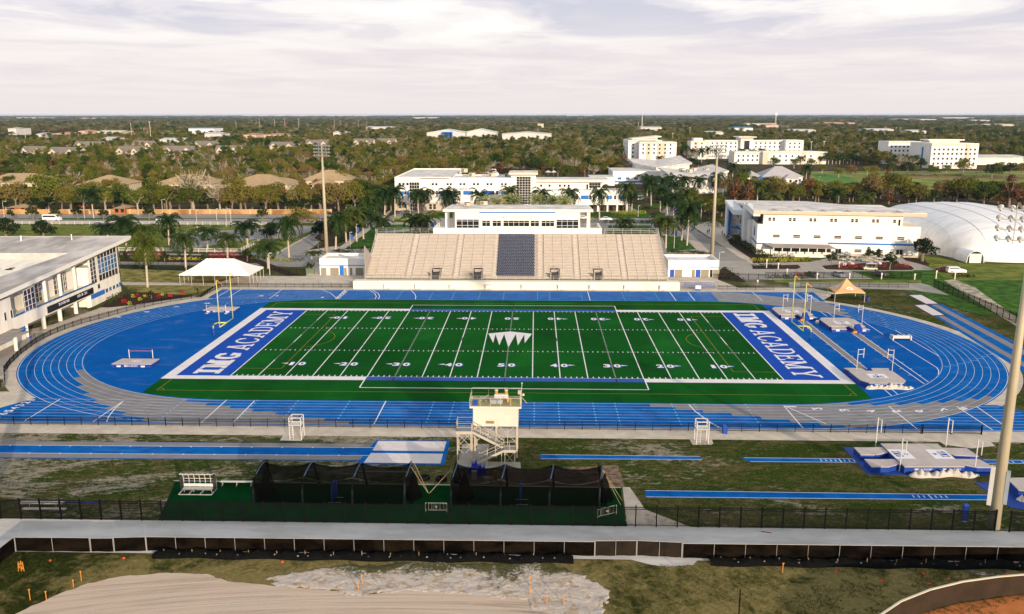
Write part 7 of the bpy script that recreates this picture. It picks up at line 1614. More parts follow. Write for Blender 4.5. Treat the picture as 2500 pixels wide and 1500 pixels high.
railfence('white rail fence along the public road across the left lawn',[gq('C1',-700,1176),gq('C1',0,1178),gq('C1',2473,1188),gq('C2',105,1190)],1.2,3)
railfence('white rail fence between left lawn and flower beds, bending up to the drive',[gq('C1',1150,1440),gq('C1',2310,1455),gq('C2',0,1368),gq('C2',95,1305)],1.2,2.6)
t = thing('boundary_wall','orange and tan boundary wall along the far side of the public road','wall',(-140,213,0)); m = MB(); a,b = gq('C1',-900,1086),gq('C2',715,1086)
OR = M('orange_wall',(.34,.15,.045),.85,.2,.15,col2=(.44,.27,.11)); m.bar((a[0],a[1]+2,.95),(b[0],b[1]+2,.95),.4,1.9); m.build('wall_face',OR,t); m = MB(); m.bar((a[0],a[1]+2,1.98),(b[0],b[1]+2,1.98),.6,.16); m.build('coping',M('coping',(.55,.40,.24),.8,.1),t)
for i in range(22): m = MB(); f_ = i/21; x,y = a[0]+(b[0]-a[0])*f_,a[1]+2+(b[1]-a[1])*f_; m.box(x-.4,x+.4,y-.35,y+.35,0,2.2); m.build('pier',MATS['coping'],t)
for i,(xa,xb,y,lb) in enumerate(((640,760,960,'small orange house wall showing under the spreading tree'),(0,200,1020,'orange garden building at the left edge behind the wall'),(1040,1150,1030,'dark orange garden building between lime trees'))):
 g0,g1 = gq('C1',xa,y+70),gq('C1',xb,y+70); hipped('garden_building',lb,g0[0],g1[0],g0[1]+6,g0[1]+16,2.6,1.2,M('house_orange',(.36,.13,.045),.85,.1),TAN,(.9,),2)
SCR = M('screen_fabric',(.003,.0026,.0022),.95,.5,.35,spec=.0,col2=(.008,.0056,.0036),sc3=(1,1,2)); SILT = M('silt_roll',(.004,.004,.004),.8,.3,2,bmp=.05,spec=.05); GALV = M('fence_pipe',(.42,.39,.36),.55,.15,metal=.2)
def screen(label,x0,x1,y0_,y1_,h=1.5,step=3.0,seed=1,mat=None,name='screen_fence'):
 t = thing(name,label,'fence',(x0,y0_,0),0,'black screened construction fences'); rg = random.Random(seed); n = max(1,round(abs(x1-x0)/step)) if abs(x1-x0) > 1 else max(1,round(abs(y1_-y0_)/step)); m = MB()
 A = Vector((x0,y0_,0)); B = Vector((x1,y1_,0)); P = lambda f_,z: A.lerp(B,f_)+Vector((0,0,z)); nr = (B-A).normalized(); nr = Vector((-nr.y,nr.x,0))
 m.grid(lambda u,v: tuple(P(u,.04+v*(h-.05))+nr*.05*math.sin(u*n*6.283+v*2)),n*5,4); m.build('fabric',mat or SCR,t)
 for i in range(n+1): m = MB(); p_ = P(i/n,0); m.tube([p_-nr*.08,p_-nr*.08+Vector((0,0,h+.05))],.022,6); m.build('post',GALV,t)
 TB('top_rail',GALV,t,[P(0,h),P(1,h)],.025,6); return t
screen('black screened fence along the near side of the road, long middle run',-33.6,10.9,-82.45,-82.3,1.55,3.02,2)
screen('black screened fence panel between the left corner and the small gate',-46.6,-39.12,-82.9,-82.8,1.55,3.7,3)
screen('small screened gate in the left part of the black fence',-39.05,-36.8,-82.8,-82.72,1.5,2.2,4,name='screen_gate')
screen('black screened fence between the small gate and the long run',-36.74,-33.65,-82.7,-82.47,1.55,3.0,9)
screen('black screened fence turning towards the camera at the left corner',-46.7,-46.9,-82.95,-90,1.55,2.4,5)
for i,(a,b,ya,yb) in enumerate(((10.97,15.0,-82.3,-82.15),(15.1,19.4,-82.12,-82.4))): screen('brown screened gate leaf, %s of the double gate' % ['left','right'][i],a,b,ya,yb,1.65,1.9,6+i,M('gate_fabric',(.012,.007,.003),.95,.5,.5),'screen_gate')
screen('black screened fence right of the double gate to the frame edge',19.5,62,-82.5,-82.3,1.6,3.0,8)
def siltroll(label,x0,x1,y,seed):
 rg = random.Random(seed); ph = [rg.uniform(0,6) for _ in range(5)]; t = thing('silt_barrier',label,'silt barrier',(x0,y,0),0,'black silt rolls below the screened fences'); m = MB()
 m.grid(lambda u,v: (x0+(x1-x0)*u,y-.60*math.cos(math.pi*v)-.14*math.sin(u*(x1-x0)*.9+ph[0]),.62*math.sin(math.pi*v)**.7*(.85+.2*math.sin(u*(x1-x0)*2.1+ph[1])+.1*math.sin(u*(x1-x0)*7+ph[2]))),int((x1-x0)*4),8); m.build('roll',SILT,t,180)
 for i in range(int((x1-x0)/2.8)): m = MB(); x = x0+1+i*2.8; m.box(x,x+.05,y-.15,y-.1,.1,.75+.2*math.sin(i*3.1)); m.build('stake',M('stake_wood',(.35,.22,.10),.9,.2),t)
 m = MB()
 for i in range(int((x1-x0)/1.15)): x = x0+.4+i*1.15+.15*math.sin(i*5.3); yy = y-.36-.12*math.sin((x-x0)*.9+ph[0]); m.face([(x,yy-.05,.36),(x+.2*abs(math.sin(i*1.7)),yy-.05,.35),(x+.16,yy+.02,.44),(x+.06,yy+.02,.46)])
 m.build('white_print',M('print_grey',(.22,.22,.22),.8,.4,3),t)
siltroll('black silt roll along the long middle run of the screened fence',-32.5,8.8,-83.25,1); siltroll('black silt roll along the right run of the screened fence',22,62,-83.3,2)
patch('clay_warning_track',None,[(36.5,-98),(37.8,-92),(42.3,-90.0),(48.7,-88.3),(60,-87),(60,-110),(36,-110)],.028,M('clay',(.50,.175,.06),1,.12,.5,spec=.05))
t = thing('outfield_fence','curved dark padded outfield fence at the bottom right corner','fence',(36,-96,0)); PTS = [(31.0,-99),(33.4,-95.2),(36.2,-92.9),(39.5,-91.0),(43,-89.6),(46.5,-88.7),(50.5,-88.0),(56,-87.4),(62,-87)]
PADD = M('outfield_pad',(.030,.017,.008),.8,.25,.6)
for i in range(len(PTS)-1):
 a,b = PTS[i],PTS[i+1]; m = MB(); m.bar((*a,1.02),(*b,1.02),.12,2.0); m.build('pad_panel',PADD,t)
 m = MB(); m.bar((*a,2.06),(*b,2.06),.16,.10); m.build('top_rail',M('rail_cap',(.55,.52,.40),.6,.05),t)
CTW = M('tower_tan',(.46,.41,.34),.7,.06,1); CAB = M('tower_panel',(.66,.61,.53),.75,.05,.6);
tw = thing('camera_tower','cream clad camera tower with roof deck, stairs and side platform in the foreground','tower',(0,-57,0))
m = MB(); n_ = 56
for i in range(n_):
 x0 = -2.75+5.65*i/n_; m.box(x0,x0+5.65/n_,-58.0-(.035 if i % 2 else 0),-57.9,4.25,6.75)
m.box(-2.75,2.9,-57.895,-54.6,4.25,6.75); m.build('cabin',CAB,tw)
BX('vent_grille',M('vent',(.25,.19,.08),.6,.2,8),tw,-1.15,-.12,-58.1,-58.0,4.65,4.98)
BX('roof_deck',CAB,tw,-3.15,3.3,-58.4,-54.2,6.75,6.98); BX('deck_floor',M('deck_floor',(.30,.29,.12),.9,.2,1),tw,-3.0,3.15,-58.25,-54.35,6.99,7.0)
railing('deck_rail',[(-3.12,-58.35,6.98),(3.25,-58.35,6.98)],1.1,tw,CTW,1.2,1,.06); railing('deck_rail',[(-3.12,-54.25,6.98),(3.25,-54.25,6.98)],1.1,tw,CTW,1.9,1,.06); railing('deck_rail',[(-3.12,-58.3,6.98),(-3.12,-54.25,6.98)],1.1,tw,CTW,1.2,2,.06); railing('deck_rail',[(3.25,-58.3,6.98),(3.25,-54.25,6.98)],1.1,tw,CTW,1.2,2,.06)
for x,y in ((-2.6,-57.8),(.1,-57.8),(2.7,-57.8),(-2.6,-54.8),(.1,-54.8),(2.7,-54.8)): TB('leg',CTW,tw,[(x,y,0),(x,y,4.25)],.13,8)
m = MB(); [m.bar((x0,-57.8,2.0),(x1,-57.8,4.1),.07) for x0,x1 in ((-2.6,-.2),(.1,-2.0),(2.7,.6),(.3,2.3))]; m.build('brace',CTW,tw)
BX('landing',M('grating',(.22,.24,.27),.6,.15,6),tw,-4.7,-2.75,-60.0,-57.9,4.15,4.3); BX('landing_edge',CTW,tw,-4.74,-2.72,-60.06,-60.0,3.95,4.33)
railing('landing_rail',[(-4.7,-60.0,4.3),(-2.8,-60.0,4.3)],1.05,tw,CTW,1.9,2,.05); railing('landing_rail',[(-4.7,-60.0,4.3),(-4.7,-57.9,4.3)],1.15,tw,CTW,1.0,6,.05); railing('landing_rail',[(-4.7,-57.9,4.3),(-2.8,-57.9,4.3)],1.05,tw,CTW,1.9,2,.04)
m = MB();
for x in (-4.6,-2.9):
 for y in (-59.9,-58.0): m.bar((x,y,0),(x,y,4.15),.12)
for z0,z1 in ((.3,2.2),(2.2,4.1)):
 m.bar((-4.6,-59.9,z0),(-2.9,-59.9,z1),.05); m.bar((-2.9,-59.9,z0),(-4.6,-59.9,z1),.05); m.bar((-4.6,-58,z0),(-2.9,-58,z1),.05); m.bar((-2.9,-58,z0),(-4.6,-58,z1),.05)
m.bar((-4.6,-59.9,2.2),(-2.9,-59.9,2.2),.05); m.build('landing_frame',CTW,tw)
BX('landing',MATS['grating'],tw,1.15,2.6,-60.6,-58.9,2.0,2.15); BX('landing_edge',CTW,tw,1.1,2.65,-60.66,-60.6,1.85,2.18)
railing('landing_rail',[(1.15,-60.6,2.15),(2.6,-60.6,2.15)],1.05,tw,CTW,.75,2,.05); railing('landing_rail',[(2.6,-60.6,2.15),(2.6,-58.9,2.15)],1.05,tw,CTW,.9,2,.05); railing('landing_rail',[(2.6,-58.9,2.15),(1.6,-58.9,2.15)],1.05,tw,CTW,.9,2,.05)
m = MB(); [m.bar((x,y,0),(x,y,2.0),.11) for x in (1.3,2.5) for y in (-60.5,-59.0)]; m.bar((1.3,-60.5,.3),(2.5,-60.5,1.9),.05); m.bar((2.5,-60.5,.3),(1.3,-60.5,1.9),.05); m.bar((1.6,-58.9,2.15),(1.6,-58.9,4.2),.06); m.build('landing_frame',CTW,tw)
def flight(a,b,y0_,y1_,n):
 a = Vector(a); b = Vector(b); m = MB()
 for y in (y0_,y1_): m.bar((a.x,y,a.z-.1),(b.x,y,b.z-.1),.06,.3)
 m.build('stringer',CTW,tw); m = MB()
 for i in range(n): p_ = a.lerp(b,(i+.5)/n); m.box(p_.x-.15,p_.x+.15,y0_+.03,y1_-.03,p_.z-.02,p_.z+.02)
 m.build('stair_tread',MATS['grating'],tw); m = MB()
 for y in (y0_,y1_):
  for h in (.55,1.0): m.bar((a.x,y,a.z+h),(b.x,y,b.z+h),.05)
  for i in range(5): p_ = a.lerp(b,i/4); m.bar((p_.x,y,p_.z-.1),(p_.x,y,p_.z+1.0),.05)
 m.build('stair_rail',CTW,tw)
flight((-2.75,0,4.2),(1.15,0,2.15),-59.75,-58.85,13); flight((1.15,0,2.1),(-2.9,0,.15),-60.6,-59.8,12)
m = MB(); [m.bar((x,-60.6,0),(x,-60.6,z),.09) for x,z in ((-.9,1.0),(.9,1.9),(-2.3,.4))]; m.build('stair_post',CTW,tw)
def cooler(x,y,lb):
 t = thing('drink_cooler',lb,'cooler',(x,y,7.9),0,'orange drink coolers on the tower deck'); m = MB(); m.lathe([(.0,7.9),(.15,7.9),(.2,8.35),(.21,8.4)],(x,y,0),12); m.build('tub',M('cooler_orange',(.75,.28,.02),.5,.05),t); m = MB(); m.lathe([(.22,8.4),(.22,8.48),(0,8.52)],(x,y,0),12); m.build('lid',PWH,t)
cooler(.10,-56.2,'orange drink cooler with white lid, left of the two on the deck rack'); cooler(1.35,-56.2,'orange drink cooler with white lid, right of the two on the deck rack')
t = thing('cooler_rack','white low rack with orange skirts carrying the two coolers','rack',(.7,-56.2,7)); BX('rack_top',PWH,t,-.15,1.6,-56.5,-55.95,7.45,7.9); BX('skirt',MATS['cooler_orange'],t,-.25,.0,-56.55,-55.9,7.0,7.44); BX('skirt',MATS['cooler_orange'],t,1.45,1.7,-56.55,-55.9,7.0,7.44)
t = thing('deck_box','grey storage bench on the tower roof deck','box',(0,-57,7)); BX('bench_top',M('bench_grey',(.30,.31,.34),.6,.1),t,-.6,.95,-57.4,-56.8,7.2,7.5); BX('base',MATS['bench_grey'],t,-.55,.9,-57.35,-56.85,7.0,7.2)
t = thing('storage_bin','small blue bin at the left end of the tower deck','bin',(-2.5,-57.6,7)); BX('bin_body',PADB,t,-2.75,-2.2,-57.9,-57.4,7.0,7.45); BX('lid',PADB,t,-2.78,-2.17,-57.93,-57.37,7.45,7.5)
t = thing('folding_chair','blue folding chair tipped over on the tower deck','chair',(-1.6,-56.2,7)); BX('seat',M('chair_blue',(.02,.12,.25),.6,.1),t,-1.9,-1.1,-56.5,-55.9,7.25,7.32); m = MB(); [m.bar((-2.0,y,7.0),(-.9,y,7.75),.04) for y in (-56.45,-55.95)]; [m.bar((-1.0,y,7.0),(-1.9,y,7.5),.04) for y in (-56.4,-56.0)]; m.build('chair_frame',METAL,t)
t = thing('surveillance_camera','remote camera and floodlight arm on the right corner of the tower deck','camera',(3.2,-57.2,7)); m = MB(); m.bar((3.2,-57.2,7.0),(3.2,-57.2,8.6),.2); m.box(2.85,3.25,-57.4,-57.0,8.3,8.75); m.build('mount',CTW,t); m = MB(); m.bar((3.3,-57.2,8.6),(3.35,-57.2,9.6),.05); m.lathe([(0,9.8),(.08,9.75),(.08,9.6),(0,9.55)],(3.35,-57.2,0),8); m.build('antenna',PWH,t); m = MB(); m.lathe([(0,8.35),(.14,8.3),(.18,8.1),(0,8.0)],(3.5,-57.2,0),10); m.build('camera_head',PWH,t); m = MB(); m.bar((3.3,-57.3,7.9),(4.0,-57.9,7.3),.06); m.build('brace',CTW,t)
def coach(x,y,label):
 t = thing('coach_stand',label,'observation stand',(x,y,0),0,'small white coach stands by the near fence'); w,d,h = .78,.75,2.05
 for sx in (-1,1):
  for sy in (-1,1): m = MB(); m.bar((x+sx*w,y+sy*d,0),(x+sx*w,y+sy*d,h+1.0),.09); m.build('leg',PWH,t)
 BX('platform',PWH,t,x-w-.05,x+w+.05,y-d-.05,y+d+.05,h-.08,h); m = MB()
 for z in (h+.5,h+1.0):
  for a,b in (((-w,-d),(w,-d)),((w,-d),(w,d)),((w,d),(-w,d)),((-w,d),(-w,-d))): m.bar((x+a[0],y+a[1],z),(x+b[0],y+b[1],z),.07)
 m.build('guard_rail',PWH,t); m = MB(); [m.bar((x-w+.02,y-d,z),(x-w+.5,y-d,z),.04) for z in (.35,.7,1.05,1.4,1.75)]; m.bar((x-w+.5,y-d,0),(x-w+.5,y-d,h),.05); m.bar((x+w,y-d,.2),(x+w,y+d,1.9),.05); m.build('ladder',PWH,t)
coach(-27.0,-51.7,'small white railed coach stand left of the camera tower'); coach(27.1,-51.9,'small white railed coach stand right of the camera tower')
t = thing('water_station','blue water box standing by the near fence right of the coach stand','box',(30.9,-48.6,0)); BX('box_body',PADB,t,30.6,31.2,-48.9,-48.3,0,1.0); BX('lid',PADB,t,30.56,31.0,-48.94,-48.26,1.0,1.25)
CP_ = M('cage_pad',(.012,.014,.02),.7,.3,1); CPB = M('cage_pipe_blue',(.02,.045,.10),.5,.15)
def cage(label,xs,yf,yb,h=3.85,seed=1):
 t = thing('batting_cage',label,'batting cage',(xs[0],yf,0),0,'black netted batting cages')
 for i,x in enumerate(xs):
  m = MB(); m.tube([(x,yf,0),(x+.05,yf+.15,2.2),(x+.15,yf+.7,3.1)],[.14,.13,.08],8); m.build('front_leg',CP_,t,180)
  m = MB(); m.tube([(x+.15,yf+.7,3.1),(x+.4,yf+1.7,h-.15),(x+.5,yf+2.6,h),(x+.5,yf+3.4,h-.25)],.075,8); m.build('arch',CPB,t,180)
  m = MB(); m.tube([(x+.5,yf+3.4,h-.25),(x+.6,yb,0)],[.10,.15],8); m.build('back_leg',CP_,t,180)
 for i in range(len(xs)-1):
  x0,x1 = xs[i],xs[i+1]; sag = .55
  m = MB(); m.grid(lambda u,v: (x0+(x1-x0)*u+.4*v,yf+.7+v*2.2,3.1+(h-3.1)*math.sin(v*math.pi/2)-sag*4*u*(1-u)),12,4); m.build('top_net',NET,t)
  m = MB(); m.grid(lambda u,v: (x0+(x1-x0)*u+.5,yf+2.9+v*(yb-yf-2.9),(h-.05-sag*4*u*(1-u))*(1-v)+.05),12,4); m.build('back_net',NET,t)
  m = MB(); m.grid(lambda u,v: (x0+(x1-x0)*u,yf+.05*math.sin(9*u),(3.1-sag*3*u*(1-u))*(1-v)+.05),12,2); m.build('front_net',NET,t)
  if i == 0 or i == len(xs)-2:
   m = MB(); X = xs[0] if i == 0 else xs[-1]; s = .9 if i == 0 else .9
   m.grid(lambda u,v: (X+.2+(.9*v*v*math.sin(2.2*u+.6))*(1),yf+(yb-yf)*u,max(.04,(3.1+.7*math.sin(u*math.pi))*(1-v))),8,6); m.build('end_net',NET2,t)
 return t
cage('long black batting cage left of the gap behind the picket fence',[-26.4,-20.9,-15.3,-9.5],-71.7,-66.4); cage('black batting cage right of the gap behind the picket fence',[-4.3,1.2,6.6,12.1],-71.8,-66.4)
for x,lb in ((-25.9,'bundled dark net slumped at the left end of the left cage'),(-9.0,'bundled dark net slumped at the right end of the left cage'),(-3.2,'bundled dark net slumped at the left end of the right cage'),(12.6,'bundled dark net slumped at the right end of the right cage')):
 m = MB(); m.lathe([(.05,3.2),(.35,2.4),(.55,1.4),(.9,.5),(1.0,.0)],(x+.3,-69.5,0),14); o = m.build('net_bundle',NET2,None,180,loc=(x,-69.5,0)); tag(o,lb,'net','bundled nets of the cages')
t = thing('team_shelter','white framed curved team bench shelter on the dark turf','shelter',(-34,-69,0))
BX('seat',PWH,t,-35.5,-32.1,-69.1,-68.6,.45,.52); BX('backrest',PWH,t,-35.5,-32.1,-68.62,-68.55,.6,.95)
m = MB(); [m.bar((x,-69.65,.06),(x,-68.0,.06),.07) for x in (-35.75,-34.6,-33.3,-31.95)]; m.bar((-35.75,-69.65,.06),(-31.95,-69.65,.06),.08); m.bar((-35.75,-68.0,.06),(-31.95,-68.0,.06),.08); m.bar((-35.5,-68.9,.3),(-32.1,-68.9,.3),.06); [m.bar((x,-68.85,0),(x,-68.85,.45),.06) for x in (-35.4,-34.3,-33.2,-32.2)]; m.build('base_frame',PWH,t)
for i in range(7): x = -35.75+i*.633; TB('hoop',PWH,t,[(x,-68.0,0),(x,-67.95,1.3),(x,-68.15,1.9),(x,-68.55,2.2),(x,-69.0,2.25)],.04,6)
m = MB(); m.bar((-35.75,-69.0,2.25),(-31.95,-69.0,2.25),.06); m.bar((-35.75,-67.95,1.3),(-31.95,-67.95,1.3),.05); m.build('rail',PWH,t)
for x in (-35.78,-31.92): m = MB(); m.face([(x,-68.0,.1),(x,-67.95,1.3),(x,-68.15,1.9),(x,-68.55,2.2),(x,-69.0,2.25),(x,-68.9,.1)]); m.build('side_panel',M('smoked_panel',(.05,.05,.055),.3,.1),t)
def bench(label,x0,x1,y,h=.55,group='long white benches'):
 t = thing('long_bench',label,'bench',((x0+x1)/2,y,0),0,group); BX('seat',PWH,t,x0,x1,y-.18,y+.18,h-.06,h); n = 3
 for i in range(n): x = x0+.2+(x1-x0-.4)*i/(n-1); m = MB(); m.bar((x,y-.25,0),(x,y+.1,h-.06),.05); m.bar((x,y+.25,0),(x,y-.1,h-.06),.05); m.build('leg',METAL,t)
bench('long white bench right of the team shelter at the turf edge',-31.8,-28.0,-67.0)
t = thing('soccer_goal','white portable soccer goal frame standing behind the left cage','goal',(-12.5,-65.3,0)); TB('goal_frame',PWH,t,[(-15.6,-66.0,0),(-15.6,-66.0,1.55),(-9.1,-66.0,1.5),(-9.1,-66.0,0)],.06,6); m = MB(); m.bar((-15.6,-66,.04),(-15.6,-65.0,.04),.06); m.bar((-9.1,-66,.04),(-9.1,-65.0,.04),.06); m.build('ground_bar',PWH,t)
def crowdbar(label,a,b):
 t = thing('crowd_barrier',label,'barrier',(*a,0),0,'grey crowd barriers'); m = MB(); a = Vector((*a,0)); b = Vector((*b,0))
 for z in (.25,1.08): m.bar(a+Vector((0,0,z)),b+Vector((0,0,z)),.045)
 m.bar(a,a+Vector((0,0,1.1)),.045); m.bar(b,b+Vector((0,0,1.1)),.045)
 for i in range(1,14): p_ = a.lerp(b,i/14); m.bar(p_+Vector((0,0,.25)),p_+Vector((0,0,1.08)),.02)
 m.build('barrier_frame',METAL,t); c_ = (a+b)/2; BX('sign_plate',PWH,t,c_.x-.12,c_.x+.12,c_.y-.05,c_.y-.03,.55,.75)
crowdbar('grey crowd barrier standing in the gap between the cages',(-6.9,-73.2),(-4.6,-73.2)); crowdbar('grey crowd barrier leaning askew at the right end of the cages',(11.8,-74.3),(13.9,-73.2)); crowdbar('grey crowd barrier at the picket fence right of the near mast',(56.5,-75.6),(58.6,-76.9))
for i,(x,y,lb) in enumerate(((-8.2,-64.6,'black tyre lying behind the cages, left of the gap'),(-6.1,-64.9,'black tyre lying in the gap between the cages'),(-3.9,-65.2,'black tyre lying behind the right cage'))):
 t = thing('tyre',lb,'tyre',(x,y,0),0,'black tyres behind the cages'); m = MB(); m.lathe([(.35,.05),(.65,.0),(.72,.18),(.65,.4),(.35,.36),(.32,.2),(.35,.05)],(x,y,0),18); m.build('tyre_ring',BLACK,t,180)
crumple('blue_tarp','crumpled bright blue tarpaulin behind the right cage',-3.2,-.9,-62.9,1.6,1.5,M('tarp_blue',(.006,.03,.42),.5,.15,2,bmp=.05),12)
def cabinet(label,x,y,w,h,mat,cat='cabinet',name='utility_box'):
 t = thing(name,label,cat,(x,y,0)); BX('box_body',mat,t,x-w/2,x+w/2,y-w*.35,y+w*.35,.12,h); BX('lid',mat,t,x-w*.54,x+w*.54,y-w*.39,y+w*.39,h,h+.07); BX('plinth',METAL,t,x-w*.4,x+w*.4,y-w*.3,y+w*.3,0,.12)
cabinet('cream electrical cabinet behind the right batting cage',-2.2,-64.6,.6,1.05,CAB); cabinet('tan irrigation pipe box with yellow pipes behind the cage',.35,-65.0,.45,1.3,M('box_yellow',(.42,.28,.04),.6,.1)); cabinet('grey pump housing between cabinet and yellow pipes',-.6,-65.2,.7,.5,METAL)
cabinet('blue and white control box at the foot of the near light mast',50.9,-73.9,.5,1.9,PADB)
cabinet('left green utility box by the gate fence behind the tent',*gq('D2',512,770),1.4,1.5,M('utility_green',(.13,.17,.10),.6,.08)); cabinet('right green utility box by the gate fence behind the tent',*gq('D2',542,770),1.4,1.4,M('utility_green',(.13,.17,.10)))
for x,lb in ((-17.6,'blue framed pitching screen inside the left cage'),(3.4,'blue framed pitching screen inside the right cage')):
 t = thing('pitching_screen',lb,'screen',(x,-70.5,0)); TB('screen_frame',PADB,t,[(x,-71.6,0),(x-.05,-71.6,1.7),(x+.05,-70.6,2.4),(x+.1,-69.6,2.3),(x+.12,-69.6,0)],.06,6); m = MB(); m.face([(x,-71.6,.1),(x-.05,-71.6,1.7),(x+.05,-70.6,2.4),(x+.1,-69.6,2.3),(x+.12,-69.6,.1)]); m.build('screen_cloth',M('screen_blue',(.01,.04,.28),.8,.1),t); m = MB(); m.bar((x-.5,-71.2,.05),(x+.9,-71.2,.05),.05); m.bar((x-.5,-69.9,.05),(x+.9,-69.9,.05),.05); m.build('foot_bar',METAL,t)
t = thing('strap_anchor','post with tension straps in the gap between the cages','anchor',(-6.8,-71.2,0)); m = MB(); m.bar((-6.8,-71.2,0),(-6.8,-71.2,1.3),.12); m.build('anchor_post',BLACK,t)
for p_ in ((-9.0,-69.3,3.6),(-8.9,-68.0,3.7),(-4.4,-69.0,3.3)): m = MB(); m.bar((-6.8,-71.2,1.2),p_,.035); m.build('strap',M('strap_tan',(.42,.32,.16),.8,.1),t)
t = thing('guy_rope','pair of guy ropes from the right cage end to the ground','rope',(13,-69,0));
for p_ in ((14.6,-71.0,0),(14.9,-70.0,0)): m = MB(); m.bar((12.5,-69.2,3.7),p_,.035); m.build('rope',MATS['strap_tan'],t)
t = thing('storage_rack','silver benches stacked behind the fence at the left frame edge','bench',(-47,-72.5,0)); BX('bench_top',PWH,t,-52,-47.2,-73.4,-72.8,.5,.6); BX('bench_top',METAL,t,-51,-46.2,-74.6,-74.2,.4,.5); m = MB(); [m.bar((x,-73.1,0),(x,-73.1,.5),.06) for x in (-51,-48)]; m.build('leg',METAL,t); BX('blue_beam',PADB,t,-47.1,-43.4,-72.95,-72.75,.45,.62)
STK = M('stake_orange',(.55,.22,.03),.7,.1);
for i,(cr,x,y0_,y1_) in enumerate((('F1',293,1350,1245),('F1',450,1350,1265),('F1',712,1225,1155),('F1',788,1165,1070),('F2',990,1262,1185),('F2',1025,1195,1105),('F3',172,1205,1120),('F3',178,1290,1215),('F3',338,1395,1310),('F3',500,1390,1300),('F4',117,1150,1075))):
 x_,y_ = gq(cr,x,y0_); h = HT(q(cr,x,0)[0],q(cr,0,y0_)[1],q(cr,0,y1_)[1]); t = thing('survey_stake',['orange survey stake at the sand edge furthest left','orange stake on the gravel lip by the sand edge, second from left','orange stake at the sand edge, third from left','orange flagged stake at the sand edge, fourth from left','orange stake in the pale sand, lower of the middle pair','orange flagged stake in the pale sand, upper of the middle pair','orange stake right of the sand bank, upper of two in line','orange stake right of the sand bank, lower of two in line','orange stake near the small bush, left one','orange flagged stake rising from the small bush','red survey stake on the dry grass right of the double gate'][i],'stake',(x_,y_,0),0,'orange survey stakes'); BX('stake_body',STK,t,x_-.035,x_+.035,y_-.02,y_+.02,0,h); m = MB(); m.face([(x_-.1,y_-.03,h-.05),(x_+.12,y_-.03,h-.02),(x_+.1,y_-.03,h+.08),(x_-.06,y_-.03,h+.06)]); m.build('flag',STK,t)
t = thing('barricade','orange wooden cross frame on the grass at the left frame edge','barricade',(-44.5,-88.2,0)); x_,y_ = gq('F1',128,1112)
for a,b in (((-.28,0),(-.2,1.0)),((.0,.0),(.05,1.1)),((.26,.0),(.2,1.0)),((-.28,.2),(.22,1.0)),((.25,.15),(-.22,.95))): m = MB(); m.bar((x_+a[0],y_,a[1]),(x_+b[0],y_,b[1]),.07); m.build('slat',STK,t)
t.location = (x_,y_,0)
for c_ in kids(t): c_.location = c_.location;
x_,y_ = gq('F3',2190,1500); t = thing('rusty_post','thin dark iron post on the dry grass at the bottom','post',(x_,y_,0)); m = MB(); h = HT(q('F3',2190,0)[0],q('F3',0,1500)[1],q('F3',0,1240)[1]); m.tube([(x_,y_,0),(x_,y_,h)],.06,6); m.build('post_shaft',BLACK,t); BX('cap',M('rust',(.2,.07,.03),.9,.2),t,x_-.1,x_+.05,y_-.04,y_+.04,h,h+.08)
for i,(cr,x,y) in enumerate((('F1',487,970),('F1',1197,945),('F4',912,1220),('F4',550,1145),('F4',1250,1160),('F4',1455,1205),('F4',1930,1165),('F4',1302,1247),('F2',255,980))):
 x_,y_ = gq(cr,x,y); m = MB(); m.lathe([(.14,0),(.12,.12),(0,.16)],(x_,y_,0),8); o = m.build('marker_flag',M('marker_red',(.75,.08,.03),.7,.1),None,loc=(x_,y_,0)); tag(o,'small red marker on the %s' % ['left grass below the small gate','bare ground just under the silt roll','dry grass above the outfield fence','dry grass below the right silt roll','dark grass patch right, first of a pair','grass near the small drain lid','grass beside the pale gravel at right','grass closest to the outfield fence top','pale sand by the paper sign'][i],'marker','small red ground markers')
mb = MB(); rg_ = random.Random(3)
for i in range(9): gx,gy = gq('F4',-55+i*9,818+i*1.2); rct(mb,gx-.14,gx+.12,gy-.06-.05*(i % 3),gy+.04,.032)
struct(mb,'spray_mark',M('spray_red',(.7,.04,.05),.8,.1))
t = thing('event_tent','large white hipped event tent left of the grandstand','tent',(-76,57,0)); TENT = M('tent_white',(.80,.78,.77),.7,.03,.4,spec=.2)
x0,x1,y0_,y1_ = -85.6,-67.4,51.6,62.8
m = MB(); ez = 2.9; rz_ = 6.1; xa,xb = -80.3,-73.2; ym = 57.2
def tside(P0,P1,Q0,Q1,n):
 P0,P1,Q0,Q1 = map(Vector,(P0,P1,Q0,Q1)); m.grid(lambda u,v: tuple(P0.lerp(P1,u).lerp(Q0.lerp(Q1,u),v)-Vector((0,0,.28*math.sin(v*math.pi)+.05*abs(math.sin(u*n*math.pi))))),n*3,6)
tside((x0,y0_,ez),(x1,y0_,ez),(xa,ym,rz_),(xb,ym,rz_),6); tside((x1,y0_,ez),(x1,y1_,ez),(xb,ym,rz_),(xb,ym,rz_),4); tside((x1,y1_,ez),(x0,y1_,ez),(xb,ym,rz_),(xa,ym,rz_),6); tside((x0,y1_,ez),(x0,y0_,ez),(xa,ym,rz_),(xa,ym,rz_),4)
m.build('canopy',TENT,t,180); m = MB()
for a,b in (((x0,y0_),(x1,y0_)),((x1,y0_),(x1,y1_)),((x1,y1_),(x0,y1_)),((x0,y1_),(x0,y0_))): m.grid(lambda u,v,a=a,b=b: (a[0]+(b[0]-a[0])*u,a[1]+(b[1]-a[1])*u,ez-.02-.28*v-.06*abs(math.sin(u*22))*v),44,1)
m.build('valance',TENT,t)
for i in range(7):
 for y in (y0_+.1,y1_-.1): x = x0+.1+(x1-x0-.2)*i/6; TB('tent_pole',PWH,t,[(x,y,0),(x,y,ez)],.05,6)
